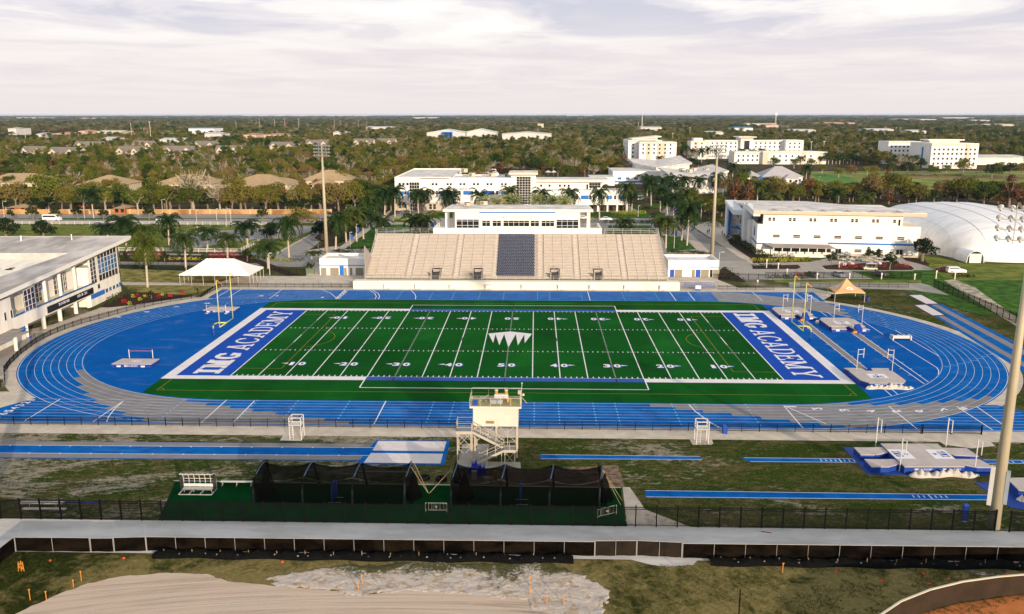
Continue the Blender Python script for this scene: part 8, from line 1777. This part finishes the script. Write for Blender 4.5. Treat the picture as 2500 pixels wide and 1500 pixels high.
for y in (54.4,57.2,60.0):
 for x in (x0+.1,x1-.1): TB('tent_pole',PWH,t,[(x,y,0),(x,y,ez)],.05,6)
t = thing('orange_canopy','orange pop up canopy with white G emblem on the grass at the right','canopy tent',(78,39,0)); ORG = M('canopy_orange',(.66,.38,.19),.7,.06,.5)
cxx,cyy = 77.7,38.8; A4 = [(74.0,35.0),(81.0,35.6),(81.4,42.4),(74.6,41.8)]; pk = (cxx,cyy,5.1)
def csf(i,u,v):
 a,b = A4[i],A4[(i+1) % 4]; P = Vector((a[0]+(b[0]-a[0])*u,a[1]+(b[1]-a[1])*u,2.35+.18*math.sin(u*math.pi))); q_ = P.lerp(Vector(pk),v); q_.z -= .45*math.sin(v*math.pi); return tuple(q_)
m = MB(); [m.grid(lambda u,v,i=i: csf(i,u,v),10,10) for i in range(4)]; m.build('canopy_cloth',ORG,t,60); m = MB()
for i in range(4): m.grid(lambda u,v,i=i: (csf(i,u,0)[0],csf(i,u,0)[1],csf(i,u,0)[2]-.3*v),8,1)
m.build('valance',ORG,t)
for p_ in A4: m = MB(); m.tube([(p_[0],p_[1],0),(p_[0],p_[1],2.35)],.05,6); m.build('canopy_leg',PWH,t)
for i,(uc,vc,sz) in ((0,(.53,.36,.17)),(3,(.50,.42,.15))):
 V,F = text2d('G',.05); m = MB(); ids = []
 for v in V: p_ = Vector(csf(i,uc+(v[0]-.5)*2*sz,vc+(v[1]-.5)*1.5*sz)); nrm = Vector((0,-1,1)) if i == 0 else Vector((-1,0,1)); ids.append(m.av(p_+nrm.normalized()*.05))
 for f_ in F: m.f.append([ids[k_] for k_ in f_]); m.m.append(0)
 m.build('emblem',WHITE,t); m = MB()
 for zz in ([(0,.3),(-.35,-.05),(-.05,-.02),(-.12,-.32),(.3,.08),(.02,.06),(.1,.3)],): m.face([tuple(Vector(csf(i,uc+a*sz*.7,vc+b*sz*.8))+nrm.normalized()*.07) for a,b in zz])
 m.build('bolt_mark',M('bolt_orange',(.85,.30,.04),.6,.05),t)
for i,(x,y,lb) in enumerate(((81.6,37.6,'dark blue barrel bin at the canopy edge, left one'),(82.5,37.4,'blue barrel bin at the canopy edge, right one'),(75.0,39.6,'dark bin under the left edge of the orange canopy'))):
 t = thing('barrel_bin',lb,'bin',(x,y,0),0,'barrel bins by the orange canopy'); m = MB(); m.lathe([(0,0),(.32,0),(.36,.45),(.33,.95)],(x,y,0),14); m.build('barrel',[M('barrel_dark',(.01,.03,.12),.5,.1),PADB,BLACK][i],t,60); m = MB(); m.lathe([(.35,.95),(.35,1.02),(0,1.05)],(x,y,0),14); m.build('lid',BLACK,t)
def smallbleacher(label,x0,x1,y,n=4,mat=None):
 t = thing('small_bleacher',label,'bleacher',((x0+x1)/2,y,0),0,'small aluminium bleachers beside the grandstand')
 for i in range(n): BX('plank',mat or METAL,t,x0,x1,y+i*.6,y+i*.6+.28,.4+i*.22,.46+i*.22)
 m = MB()
 for k_ in range(4): x = x0+.3+(x1-x0-.6)*k_/3; m.bar((x,y,.1),(x,y+n*.6,.1),.06); m.bar((x,y,.3),(x,y+n*.6,.25+n*.22),.06); m.bar((x,y+n*.6,0),(x,y+n*.6,1.4),.06)
 m.bar((x0,y+n*.6,1.4),(x1,y+n*.6,1.4),.05); m.build('frame',METAL,t)
smallbleacher('small aluminium bleacher at the left foot of the grandstand',-49.4,-41.5,50.2); smallbleacher('blue seated small bleacher at the right foot of the grandstand',42.0,50.0,50.6,4,M('plank_blue',(.03,.10,.42),.5,.1))
t = thing('wall_cabinet','white equipment cabinet at the right end beyond the grandstand wall','cabinet',(45,48.6,0)); BX('cabinet_box',WWALL,t,44.5,45.8,48.2,49,.4,1.2); BX('leg',PADB,t,44.6,45.7,48.3,48.9,0,.4)
def lamp(cr,x,yb,yt,label,arm=1.6,banner=False):
 px,pb = q(cr,x,yb); h = HT(px,pb,q(cr,0,yt)[1]); g = Gxy(px,pb); t = thing('street_lamp',label,'street lamp',(*g,0),0,'street lamps'); TB('pole',PWH,t,[(*g,0),(*g,h)],[.10,.06],6); m = MB(); m.bar((*g,h),(g[0]+arm,g[1],h+.1),.06); m.box(g[0]+arm-.1,g[0]+arm+.55,g[1]-.15,g[1]+.15,h+.02,h+.16); m.build('lamp_head',PWH,t)
 if banner: BX('banner',M('banner_blue',(.03,.12,.42),.7,.2,2),t,g[0]+.1,g[0]+.9,g[1]-.02,g[1]+.02,h*.55,h*.55+1.7)
for a in (('C1',48,1155,962,'street lamp at the far left edge of the public road',.9),('C1',818,1125,975,'street lamp between the small round street trees',0.3),('C1',1580,1155,940,'street lamp before the dark tree by the orange wall',.8),('C1',1905,1215,1045,'short lamp on the lawn by the car park, left one',.3),('C1',2095,1140,1030,'lamp post beside the tall net, left one',.3),('C1',2190,1200,1035,'curved lamp beside the tall net, middle one',-1.0),('C1',2235,1195,1030,'curved lamp beside the tall net, right one',-1.2),('C2',472,1030,930,'street lamp behind the rounded olive tree',-.4),('D1',1805,600,385,'thin lamp post left of the white tent',0.2),('D1',2190,410,260,'thin lamp post above the white tent roof',-.5),('D2',135,780,570,'thin lamp post right of the white tent',.3),('D2',602,530,458,'short lamp with shade beside the drive',-.5),('C2',1490,1090,975,'lamp post before the academic centre left wing',.3),('C3',925,1280,1140,'thin lamp post right of the press box terrace',.2),('C3',968,1280,1180,'short lamp post right of the terrace, second',.2),('C3',1218,1110,1000,'lamp post in the courtyard by the golden mound',.2),('C3',1825,1130,985,'street lamp at the avenue before the slanted entrance',1.4),('D3',1998,700,560,'thin lamp post behind the right restroom building',.8),('D3',1565,520,330,'lamp post with banner right of the bleacher corner',.2),('C3',2033,960,850,'lamp post among trees right of the right mast',.2),('C4',2412,1010,970,'street lamp above the dome by the rust tree',.5),('C3',500,690,612,'car park lamp behind the academic tower',.2),('C3',397,690,632,'car park lamp left of the tall one behind the academic centre',.2),('C3',855,672,590,'car park lamp nearest the white annex',.3),('C3',806,672,625,'small car park lamp left of the annex lamp',.3),('C3',742,685,605,'car park lamp at the wood edge',.2)): lamp(*a)
lamp('D2',912,520,368,'lamp post with blue banner left of the grandstand',.2,True); lamp('D2',975,460,290,'lamp post with pale banner in the palm row left of the grandstand',.2,True); lamp('C3',1565,1400,1200,'banner post by the campus road on the green lawn',.2,True); lamp('C3',1688,1350,1205,'white banner sign post by the campus road',.1,True); lamp('D2',1700,380,265,'banner post at the left end of the press box terrace',.1,True)
for i,(cr,x,y0_,y1_) in enumerate((('D4',98,722,660),('D4',183,768,718),('D4',473,820,758),('D4',787,815,758),('D4',1095,820,758),('D4',1415,825,765),('D4',687,710,650),('D3',2458,710,625),('D4',1622,815,735),('D4',1803,822,745))):
 px,pb = q(cr,x,y0_); h = HT(px,pb,q(cr,0,y1_)[1]); g = Gxy(px,pb); t = thing('white_bollard','white marker post by the parking lot, %s' % ['left of the porch shrubs','with flat head by the fence corner','before the left sedan','behind the orange canopy peak','before the second dark sedan','at the gate end of the fence','on the parking island left end','on the kerb by the training building hedge','yellow footed one by the open gate','yellow footed one by the off road car'][i],'post',(*g,0),0,'white marker posts'); BX('post_body',PWH,t,g[0]-.12,g[0]+.12,g[1]-.08,g[1]+.08,.6 if i > 7 else 0,h); BX('sign_plate',PWH,t,g[0]-.2,g[0]+.2,g[1]-.12,g[1]-.085,h-.5,h)
 if i > 7: BX('yellow_sleeve',YEL,t,g[0]-.14,g[0]+.14,g[1]-.1,g[1]+.1,0,.6)
for i,(px,pb,pt,w) in enumerate(((369,345,299,.35),(63,342,316,.3),(322,335,303,.3),(345,325,313,.25),(352,325,313,.25),(411,313,299,.3),(577,318,297,.3),(634,312,291,.35),(671,313,291,.35),(696,312,291,.35),(730,317,291,.4),(817,316,294,.3),(831,312,295,.25),(875,312,295,.35),(1642,348,327,.25),(1684,336,312,.25),(2159,338,312,.25),(2187,323,312,.25),(2198,323,312,.25),(1980,368,347,.3),(2011,366,346,.3),(2275,335,326,.2),(1558,318,300,.3))):
 g = G(px,pb,6); h = 6+(pb-pt)*(g[1]+159)/FPX; t = thing('distant_pole','thin pale pole on the wooded plain, %s' % ('the %s' % ['tallest one in the left woods','farthest left one','one above the cream flat building','left one of a close pair','right one of a close pair','one above the white gables','left of the blue roofed building','first of the tall row','second of the tall row','third of the tall row','fourth of the tall row','thin one right of the row','short one right of the row','lattice one right of the row','right of the five storey dormitory','above the long dormitory tower','left of the tall dormitory','first of a pair above the tall dormitory','second of a pair above the tall dormitory','left one right of the long dormitory','right one right of the long dormitory','above the front wing of the tall dormitory','short one left of the tall white mast'][i]),'pole',(float(g[0]),float(g[1]),0),0,'thin poles on the plain'); m = MB(); m.tube([(g[0],g[1],0),(g[0],g[1],h)],[w*1.3,w],5); m.build('pole_shaft',M('far_pole',(.55,.48,.38),.7,.05),t); BX('crossarm',MATS['far_pole'],t,g[0]-w*4,g[0]+w*4,g[1]-.2,g[1]+.2,h-.6,h)
g = G(1567,318,5); t = thing('radio_mast','tall thin white mast rising above the horizon right of centre','mast',(float(g[0]),float(g[1]),0)); h = 5+(318-271)*(g[1]+159)/FPX; m = MB(); m.tube([(g[0],g[1],0),(g[0],g[1],h*.7)],[1.1,.9],6); m.build('lower_mast',PWH,t); m = MB(); m.tube([(g[0],g[1],h*.7),(g[0],g[1],h)],[.5,.3],6); m.build('upper_mast',PWH,t)
g = G(1893,310,5); t = thing('phone_tower','grey lattice phone tower reaching the horizon on the right','tower',(float(g[0]),float(g[1]),0)); h = 5+(310-278)*(g[1]+159)/FPX; m = MB(); [m.bar((g[0]+sx*1.6,g[1],0),(g[0]+sx*.8,g[1],h),.5) for sx in (-1,1)]; [m.bar((g[0]-1.5,g[1],h*k_/8),(g[0]+1.5,g[1],h*(k_+1)/8),.3) for k_ in range(8)]; m.build('lattice',METAL,t); m = MB(); [m.box(g[0]-3.2,g[0]+3.2,g[1]-1,g[1]+1,z,z+2.2) for z in (h-2.4,h-7)]; m.build('antenna_ring',METAL,t)

# ================================================================ vehicles and people
TYRE = M('rubber',(.012,.012,.012),.8,.1); CGL = M('car_glass',(.010,.012,.015),.1,.1,spec=.8); RIM = M('rim',(.35,.35,.36),.35,.05,metal=.6)
def car(name,label,cat,x,y,rz,L_,W_,H_,col,kind='sedan',rough=.3,group=None):
 t = thing(name,label,cat,(x,y,0),rz,group); CM = M('paint_%.2f_%.2f_%.2f' % col,col,rough,.04,spec=.6)
 if kind == 'sedan': prof = [(-.5,.20),(-.5,.50),(-.46,.58),(-.30,.64),(-.20,.93),(-.02,1.0),(.12,.96),(.27,.66),(.44,.58),(.5,.45),(.5,.20)]; gl = [(-.28,.66),(-.185,.90),(-.02,.955),(.10,.92),(.235,.67)]
 elif kind == 'suv': prof = [(-.5,.22),(-.5,.62),(-.47,.95),(-.40,1.0),(.08,1.0),(.20,.66),(.46,.60),(.5,.5),(.5,.22)]; gl = [(-.45,.68),(-.43,.93),(.06,.93),(.16,.69)]
 elif kind == 'van': prof = [(-.5,.14),(-.5,.92),(-.47,1.0),(.18,1.0),(.28,.93),(.38,.62),(.48,.50),(.5,.14)]; gl = [(-.46,.60),(-.46,.84),(.20,.84),(.33,.60)]
 else: prof = [(-.5,.12),(-.5,.96),(-.48,1.0),(.47,1.0),(.5,.9),(.5,.12)]; gl = [(-.47,.50),(-.47,.84),(.47,.84),(.47,.50)]
 m = LB(); w = W_/2; P = [(a*L_,b*H_) for a,b in prof]; n = len(P)
 def ww(z): return w*(1-.16*max(0,(z/H_-.55)/.45)) if kind in ('sedan','suv') else w*(1-.05*z/H_)
 for s in (-1,1):
  ids = [m.av((a,s*ww(b),b)) for a,b in P]; m.f.append(ids if s < 0 else ids[::-1]); m.m.append(0)
 for i in range(n): (a,b),(c_,d) = P[i],P[(i+1) % n]; m.face([(a,-ww(b),b),(a,ww(b),b),(c_,ww(d),d),(c_,-ww(d),d)])
 m.build('body',CM,t,25)
 for s in (-1,1): m = LB(); m.face([(a*L_,s*(ww(b*H_)+.012),b*H_) for a,b in (gl if s < 0 else gl[::-1])]); m.build('side_window',CGL,t)
 if kind == 'sedan': ws = ((.125,.94),(.262,.675)); rw = ((-.19,.915),(-.29,.66))
 elif kind == 'suv': ws = ((.085,.97),(.195,.68)); rw = ((-.475,.92),(-.49,.68))
 elif kind == 'van': ws = ((.285,.91),(.375,.64)); rw = ((-.503,.85),(-.503,.6))
 else: ws = ((.503,.88),(.503,.45)); rw = ((-.503,.88),(-.503,.6))
 for nm_,(p0,p1) in (('windscreen',ws),('rear_window',rw)):
  dx = .02 if nm_ == 'windscreen' else -.02; m = LB(); m.face([(p0[0]*L_+dx,-ww(p0[1]*H_)*.88,p0[1]*H_+.02),(p1[0]*L_+dx,-ww(p1[1]*H_)*.88,p1[1]*H_+.02),(p1[0]*L_+dx,ww(p1[1]*H_)*.88,p1[1]*H_+.02),(p0[0]*L_+dx,ww(p0[1]*H_)*.88,p0[1]*H_+.02)]); m.build(nm_,CGL,t)
 r_ = .34 if kind == 'sedan' else .40 if kind != 'bus' else .5
 for a in ((-.31,.31) if kind != 'bus' else (-.3,.33)):
  for s in (-1,1):
   m = LB(); ax = (Vector((1,0,0)),Vector((0,0,1)),Vector((0,s,0))); m.lathe([(0,-.12),(r_,-.12),(r_,.05),(r_*.6,.06)],(a*L_,s*(w-.06),r_),14,ax); wl = m.build('wheel',TYRE,t); m = LB(); m.lathe([(r_*.6,.062),(0,.07)],(a*L_,s*(w-.06),r_),12,ax); m.build('rim',RIM,wl)
 for s in (-1,1): BX('headlight',LAMPW,t,.5*L_-.04,.5*L_+.015,s*w*.62-.18,s*w*.62+.18,H_*.40,H_*.48,lo=1); BX('tail_light',M('tail_red',(.35,.01,.01),.3,.05),t,-.5*L_-.015,-.5*L_+.04,s*w*.66-.16,s*w*.66+.16,H_*.42,H_*.52,lo=1)
 return t
def cq(cr,x,y): return gq(cr,x,y)
car('passenger_van','white high roof passenger van driving on the public road at left','van',-192.9,184,0,7.2,2.1,2.75,(.78,.76,.74),'van')
x,y = cq('C1',1568,1145); car('white_car','white car half hidden behind a royal palm on the public road','car',x,y,0,4.6,1.8,1.5,(.78,.78,.76))
car('off_road_car','white boxy off road car with black roof parked on the right lawn edge','car',119.9,73.6,-.05,4.8,1.95,1.85,(.78,.76,.72),'suv')
o = car('red_car','dark red car with its nose hidden by the white off road car','car',118.2,76.6,2.7,4.5,1.8,1.5,(.22,.02,.03))
car('parked_sedan','dark grey sedan parked leftmost behind the iron fence','car',79.2,68.0,1.75,4.7,1.85,1.45,(.045,.047,.05),group='cars parked behind the iron fence'); car('parked_sedan','silver sedan parked second behind the iron fence','car',86.2,68.0,-1.3,4.7,1.85,1.45,(.36,.38,.42),group='cars parked behind the iron fence'); car('parked_sedan','dark bronze sedan parked right of the silver one behind the fence','car',97.6,69.0,-1.15,4.8,1.85,1.5,(.10,.085,.075),group='cars parked behind the iron fence')
x,y = cq('C3',908,1140); car('white_car','white sedan driving below the arcade right of the press box','car',x,y,0.05,4.8,1.85,1.5,(.78,.77,.75)); x,y = cq('C3',692,1130); car('white_car','white sports utility car just beside the press box roof end','car',x,y,0,4.6,1.9,1.7,(.78,.77,.75),'suv')
x,y = cq('C3',1580,1070); car('blue_car','small blue car in the palm avenue','car',x,y,1.5,4.3,1.8,1.5,(.02,.08,.32)); x,y = cq('C3',1550,1050); car('dark_red_car','dark red car beside the blue one in the palm avenue','car',x,y,1.5,4.3,1.8,1.5,(.12,.02,.03)); x,y = cq('C3',1240,945); car('white_minibus','white and red minibus at the right end of the academic arcade','minibus',x,y,1.2,6,2.1,2.4,(.75,.70,.68),'van')
x,y = G(1190,425,0)[:2]; car('coach_bus','long white coach with dark windows in the car park behind the academic centre','bus',float(x),float(y),0,13,2.6,3.6,(.76,.75,.74),'bus')
for i,(px,lb) in enumerate(((1155,'white van left of the coach behind the academic centre'),(1172,'white pickup between van and coach behind the academic centre'),(1208,'white van at the right end of the coach'))): x,y = G(px,427,0)[:2]; car('parked_van',lb,'van',float(x),float(y),.2,5.6,2,2.2,(.76,.75,.74),'van',group='vans behind the academic centre')
for i,(px,lb) in enumerate(((1338,'tan topped cart under the first white parasol'),(1352,'tan topped cart under the second white parasol'))):
 x,y = G(px,430,0)[:2]; t = thing('parasol','white parasol on the terrace behind the academic tower, %s' % ['left','right'][i],'parasol',(float(x),float(y),0)); m = MB(); m.lathe([(2.4,2.6),(1.2,3.3),(0,3.9)],(x,y,0),10); m.build('canopy',PWH,t); TB('pole',M('parasol_pole',(.5,.3,.1),.7,.1),t,[(x,y,0),(x,y,3.8)],.08,6)
def cartproto(name,label,x,y,rz,long_=False,col=(.72,.66,.52)):
 t = thing(name,label,'golf cart',(x,y,0),rz,'golf carts by the training building'); L_ = 3.6 if long_ else 2.5; CM = M('cart_%.2f' % col[0],col,.5,.05); m = LB()
 m.prism([(-L_/2,-.58),(L_/2,-.50),(L_/2,.50),(-L_/2,.58)],[.30]*4,[.62,.70,.70,.62]); m.prism([(L_/2-.75,-.52),(L_/2,-.46),(L_/2,.46),(L_/2-.75,.52)],[.66]*4,[1.0,.78,.78,1.0]); m.build('body',CM,t,30)
 m = LB(); m.prism([(-L_/2+.1,-.6),(L_/2-.55,-.6),(L_/2-.55,.6),(-L_/2+.1,.6)],1.84,1.92); m.build('roof',PWH,t); m = LB()
 for a in (-L_/2+.2,L_/2-.65):
  for s in (-.52,.52): m.bar((a,s,.6),(a+.05,s,1.84),.04)
 m.build('roof_post',METAL,t)
 for k_ in range(3 if long_ else 1): m = LB(); a = -L_/2+.75+k_*.95; m.box(a-.25,a+.25,-.5,.5,.66,.82); m.box(a-.32,a-.24,-.5,.5,.8,1.25); m.build('seat',M('cart_seat',(.40,.33,.22),.6,.05),t)
 for a in (-L_/2+.5,L_/2-.5):
  for s in (-1,1): m = LB(); ax = (Vector((1,0,0)),Vector((0,0,1)),Vector((0,s,0))); m.lathe([(0,-.1),(.23,-.1),(.23,.08),(0,.09)],(a,s*.52,.23),12,ax); m.build('wheel',TYRE,t)
 return t
cartproto('golf_cart','long cream golf cart with three seat rows on the drive by the island',98.3,77.8,math.pi-.05,True)
gc = cartproto('golf_cart','white roofed golf cart parked end on at the left of the island',93.2,84.8,-1.45,False,(.55,.57,.60))
for x,y,rz,lb in ((95.7,85.5,-1.5,'white roofed golf cart parked end on beside the leftmost one'),(95.6,93.6,-.9,'golf cart under the building windows, first of the back row'),(98.4,93.9,-.9,'golf cart under the building windows, second of the back row'),(101.0,93.2,-.9,'golf cart under the building windows, third of the back row'),(101.5,87.4,-1.4,'golf cart half hidden behind the two small trees'),(103.9,87.0,-1.4,'golf cart right behind the two small trees'),(108.2,95.2,-.8,'golf cart left of the right doors'),(110.6,95.0,-.8,'golf cart nearest the right doors')): dup(gc,(x,y,0),rz,lb)
SKIN = M('skin',(.32,.19,.12),.6,.05)
def person(label,x,y,rz,top,legs,h=1.75,stride=.12,arms='down',skin=None,z=0):
 t = thing('person',label,'person',(x,y,z),rz); s = h/1.75
 me = bpy.data.meshes.new('body'); st = stride
 V = [(0,0,.95),(0,0,1.15),(0,.0,1.38),(0,0,1.50),(0,.02,1.58),(0,.01,1.68),(.10,0,.90),(.12,-st,.50),(.12,-st*1.3+.02,.09),(.12,-st*1.3-.14,.04),(-.10,0,.90),(-.12,st,.50),(-.12,st*1.6,.10),(-.12,st*1.6-.15,.05),
   (.19,0,1.40),(-.19,0,1.40)]
 if arms == 'bent': V += [(.27,.06,1.15),(.20,-.20,1.12),(.12,-.26,1.16),(-.27,.06,1.15),(-.20,-.20,1.12),(-.12,-.26,1.16)]
 else: V += [(.25,st*.6,1.14),(.27,st*.5-.1,.88),(.27,st*.4-.14,.78),(-.25,-st*.6,1.14),(-.27,-st*.9,.88),(-.27,-st-.04,.78)]
 E = [(0,1),(1,2),(2,3),(3,4),(4,5),(0,6),(6,7),(7,8),(8,9),(0,10),(10,11),(11,12),(12,13),(2,14),(2,15),(14,16),(16,17),(17,18),(15,19),(19,20),(20,21)]
 Rr = [.14,.14,.16,.06,.09,.085,.10,.068,.045,.038,.10,.068,.045,.038,.065,.065,.05,.038,.03,.05,.038,.03]
 me.from_pydata([(a*s,b*s,c_*s) for a,b,c_ in V],E,[]); o = bpy.data.objects.new('body',me); COL.objects.link(o)
 md_ = o.modifiers.new('skin','SKIN'); sv = me.skin_vertices[0].data if me.skin_vertices else None
 if sv is None: bpy.context.view_layer.objects.active = o; me.skin_vertices.new() if hasattr(me.skin_vertices,'new') else None; sv = me.skin_vertices[0].data
 for i,r_ in enumerate(Rr): sv[i].radius = (r_*s,r_*s)
 sv[0].use_root = True; o.modifiers.new('sub','SUBSURF').levels = 1; o.modifiers['sub'].render_levels = 1
 dg = bpy.context.evaluated_depsgraph_get(); me2 = bpy.data.meshes.new_from_object(o.evaluated_get(dg)); bpy.data.objects.remove(o); o = bpy.data.objects.new('body',me2); COL.objects.link(o); o.parent = t
 me2.materials.clear(); [me2.materials.append(m_) for m_ in (skin or SKIN,top,legs,BLACK)]
 for p_ in me2.polygons:
  c_ = p_.center/s; p_.material_index = 3 if c_.z < .10 else 2 if c_.z < .93 else 1 if (c_.z < 1.47 and abs(c_.x) < .235) else 0; p_.use_smooth = True
 m = LB(); m.lathe([(.0,1.80*s),(.07*s,1.78*s),(.098*s,1.70*s),(.092*s,1.64*s)],(0,.02,0),10); m.build('hair',M('hair_dark',(.02,.014,.01),.8,.1),t,180); return t
SH = lambda n_,c_: M('cloth_'+n_,c_,.85,.1,3)
person('person in a royal blue shirt leaning on the curved track fence at left',-91.0,-4.6,.4,SH('royal',(.02,.03,.30)),SH('grey',(.10,.10,.11)),1.8,.1,'bent')
person('person in black carrying a white bag, walking on the path above the bend',-76.9,41.4,-.4,SH('black',(.015,.015,.015)),SH('black',(.015,.015,.015)),1.8,.2)
person('person in a white shirt standing by the far fence right of the grandstand',61.3,54.8,.2,SH('white',(.65,.62,.58)),SH('khaki',(.30,.26,.20)),1.8,.06,'bent')
for i,(cr,x,y,c_) in enumerate((('C3',1292,962,'black'),('C3',1305,962,'black'),('C3',1370,920,'black'),('C3',1385,925,'royal'),('C3',1420,935,'black'),('C3',1435,938,'white'),('C3',1455,940,'black'),('C3',1455,1060,'black'),('C3',1332,1160,'white'),('C3',1350,1160,'white'),('C3',1515,1400-200,'royal'),('D3',1888,385,'black'),('D3',1905,375,'royal'),('D3',2030,395,'black'),('D3',2050,420,'black'),('D3',2080,430,'black'),('C4',490,765,'white'),('C4',520,770,'white'),('C4',500,740,'white'),('C4',545,715,'black'),('C4',1212,680,'black'),('C4',2010,695,'black'))):
 g = gq(cr,x,y); person(['person in black walking on the courtyard, left of a pair','person in black walking on the courtyard, right of a pair','person in black in the avenue group, farthest left','person in blue in the avenue group, second from left','person in black in the avenue group, third','person in white in the avenue group, fourth','person in black in the avenue group, farthest right','lone person in black crossing the avenue','person in white by the courtyard hedge, left of two','person in white by the courtyard hedge, right of two','person in blue on the avenue near the signs','seated looking person in black by the slanted entrance road, left','person in blue by the slanted entrance road, right','person in black before the glass entrance, nearest the pier','person in black before the glass entrance, middle','person in black before the glass entrance, nearest the pylon','person in white on the putting green, front left','person in white on the putting green, front right','person in white on the putting green, back','person in black on the golf lawn behind the green','person in dark clothes on the golf lawn before the trees','person in dark clothes far right on the golf lawn'][i],g[0],g[1],random.uniform(0,6),SH(c_,MATS['cloth_'+c_] and (.1,.1,.1)),SH('grey',(.1,.1,.11)),1.75,.15)
def bike(label,x,y,rz):
 t = thing('bicycle',label,'bicycle',(x,y,0),rz,'bicycles by the white tent')
 for a in (-.52,.52): m = LB(); n = 16; m.tube([(a+.33*math.cos(2*math.pi*i/n),0,.34+.33*math.sin(2*math.pi*i/n)) for i in range(n+1)],.025,5); m.build('wheel',TYRE,t)
 m = LB(); [m.bar(p_,q_,.035) for p_,q_ in (((-.52,0,.34),(-.1,0,.36)),((-.1,0,.36),(.38,0,.85)),((-.18,0,.85),(.38,0,.85)),((-.18,0,.85),(-.1,0,.36)),((-.18,0,.85),(-.52,0,.34)),((.36,0,.98),(.52,0,.34)))]; m.build('bike_frame',BLACK,t)
 BX('saddle',BLACK,t,-.3,-.06,-.07,.07,.92,.97,lo=1); m = LB(); m.bar((.34,-.28,1.0),(.34,.28,1.0),.03); m.build('handlebar',BLACK,t)
bike('thin framed bicycle parked under the tent edge, left one',-73.2,50.3,.1); bike('fat tyred bicycle parked under the tent edge, right one',-70.9,50.2,-.1)
for i,(cr,xa,xb,y,z) in enumerate((('C3',2370,2560,795,2.6),('C4',190,315,790,1.6))):
 a,b = gq(cr,xa,y),gq(cr,xb,y); t = thing('blue_awning',['blue barrel vaulted awning right of the palm thicket','light blue screen beside the clubhouse lawn'][i],'awning',(*a,0)); m = MB()
 if i == 0: m.grid(lambda u,v: (a[0]+(b[0]-a[0])*u,a[1]+v*8,2.4+1.8*math.sin(math.pi*u)),10,2)
 else: m.box(a[0],b[0],a[1],a[1]+.4,0,1.9)
 m.build('awning_cloth',M('awning_blue',(.02,.22,.55),.6,.08),t); m = MB(); m.bar((a[0],a[1]-.1,0),(a[0],a[1]-.1,2.4),.1); m.bar((b[0],a[1]-.1,0),(b[0],a[1]-.1,2.4),.1); m.build('awning_post',PWH,t)

# ================================================================ haze
mb = MB(); mb.box(-27000,27000,-300,27500,-1.0,47.0)
mh = bpy.data.materials.new('haze'); mh.use_nodes = True; th = mh.node_tree; th.nodes.clear()
vo = th.nodes.new('ShaderNodeVolumePrincipled'); vo.inputs['Color'].default_value = (.60,.76,1,1); vo.inputs['Density'].default_value = .00003; vo.inputs['Anisotropy'].default_value = 0
oo = th.nodes.new('ShaderNodeOutputMaterial'); th.links.new(vo.outputs[0],oo.inputs['Volume'])
hzo = mb.build('haze',mh); tag(hzo,kind='stuff',label='pale blue haze over the far plain')
SC.cycles.volume_bounces = 1
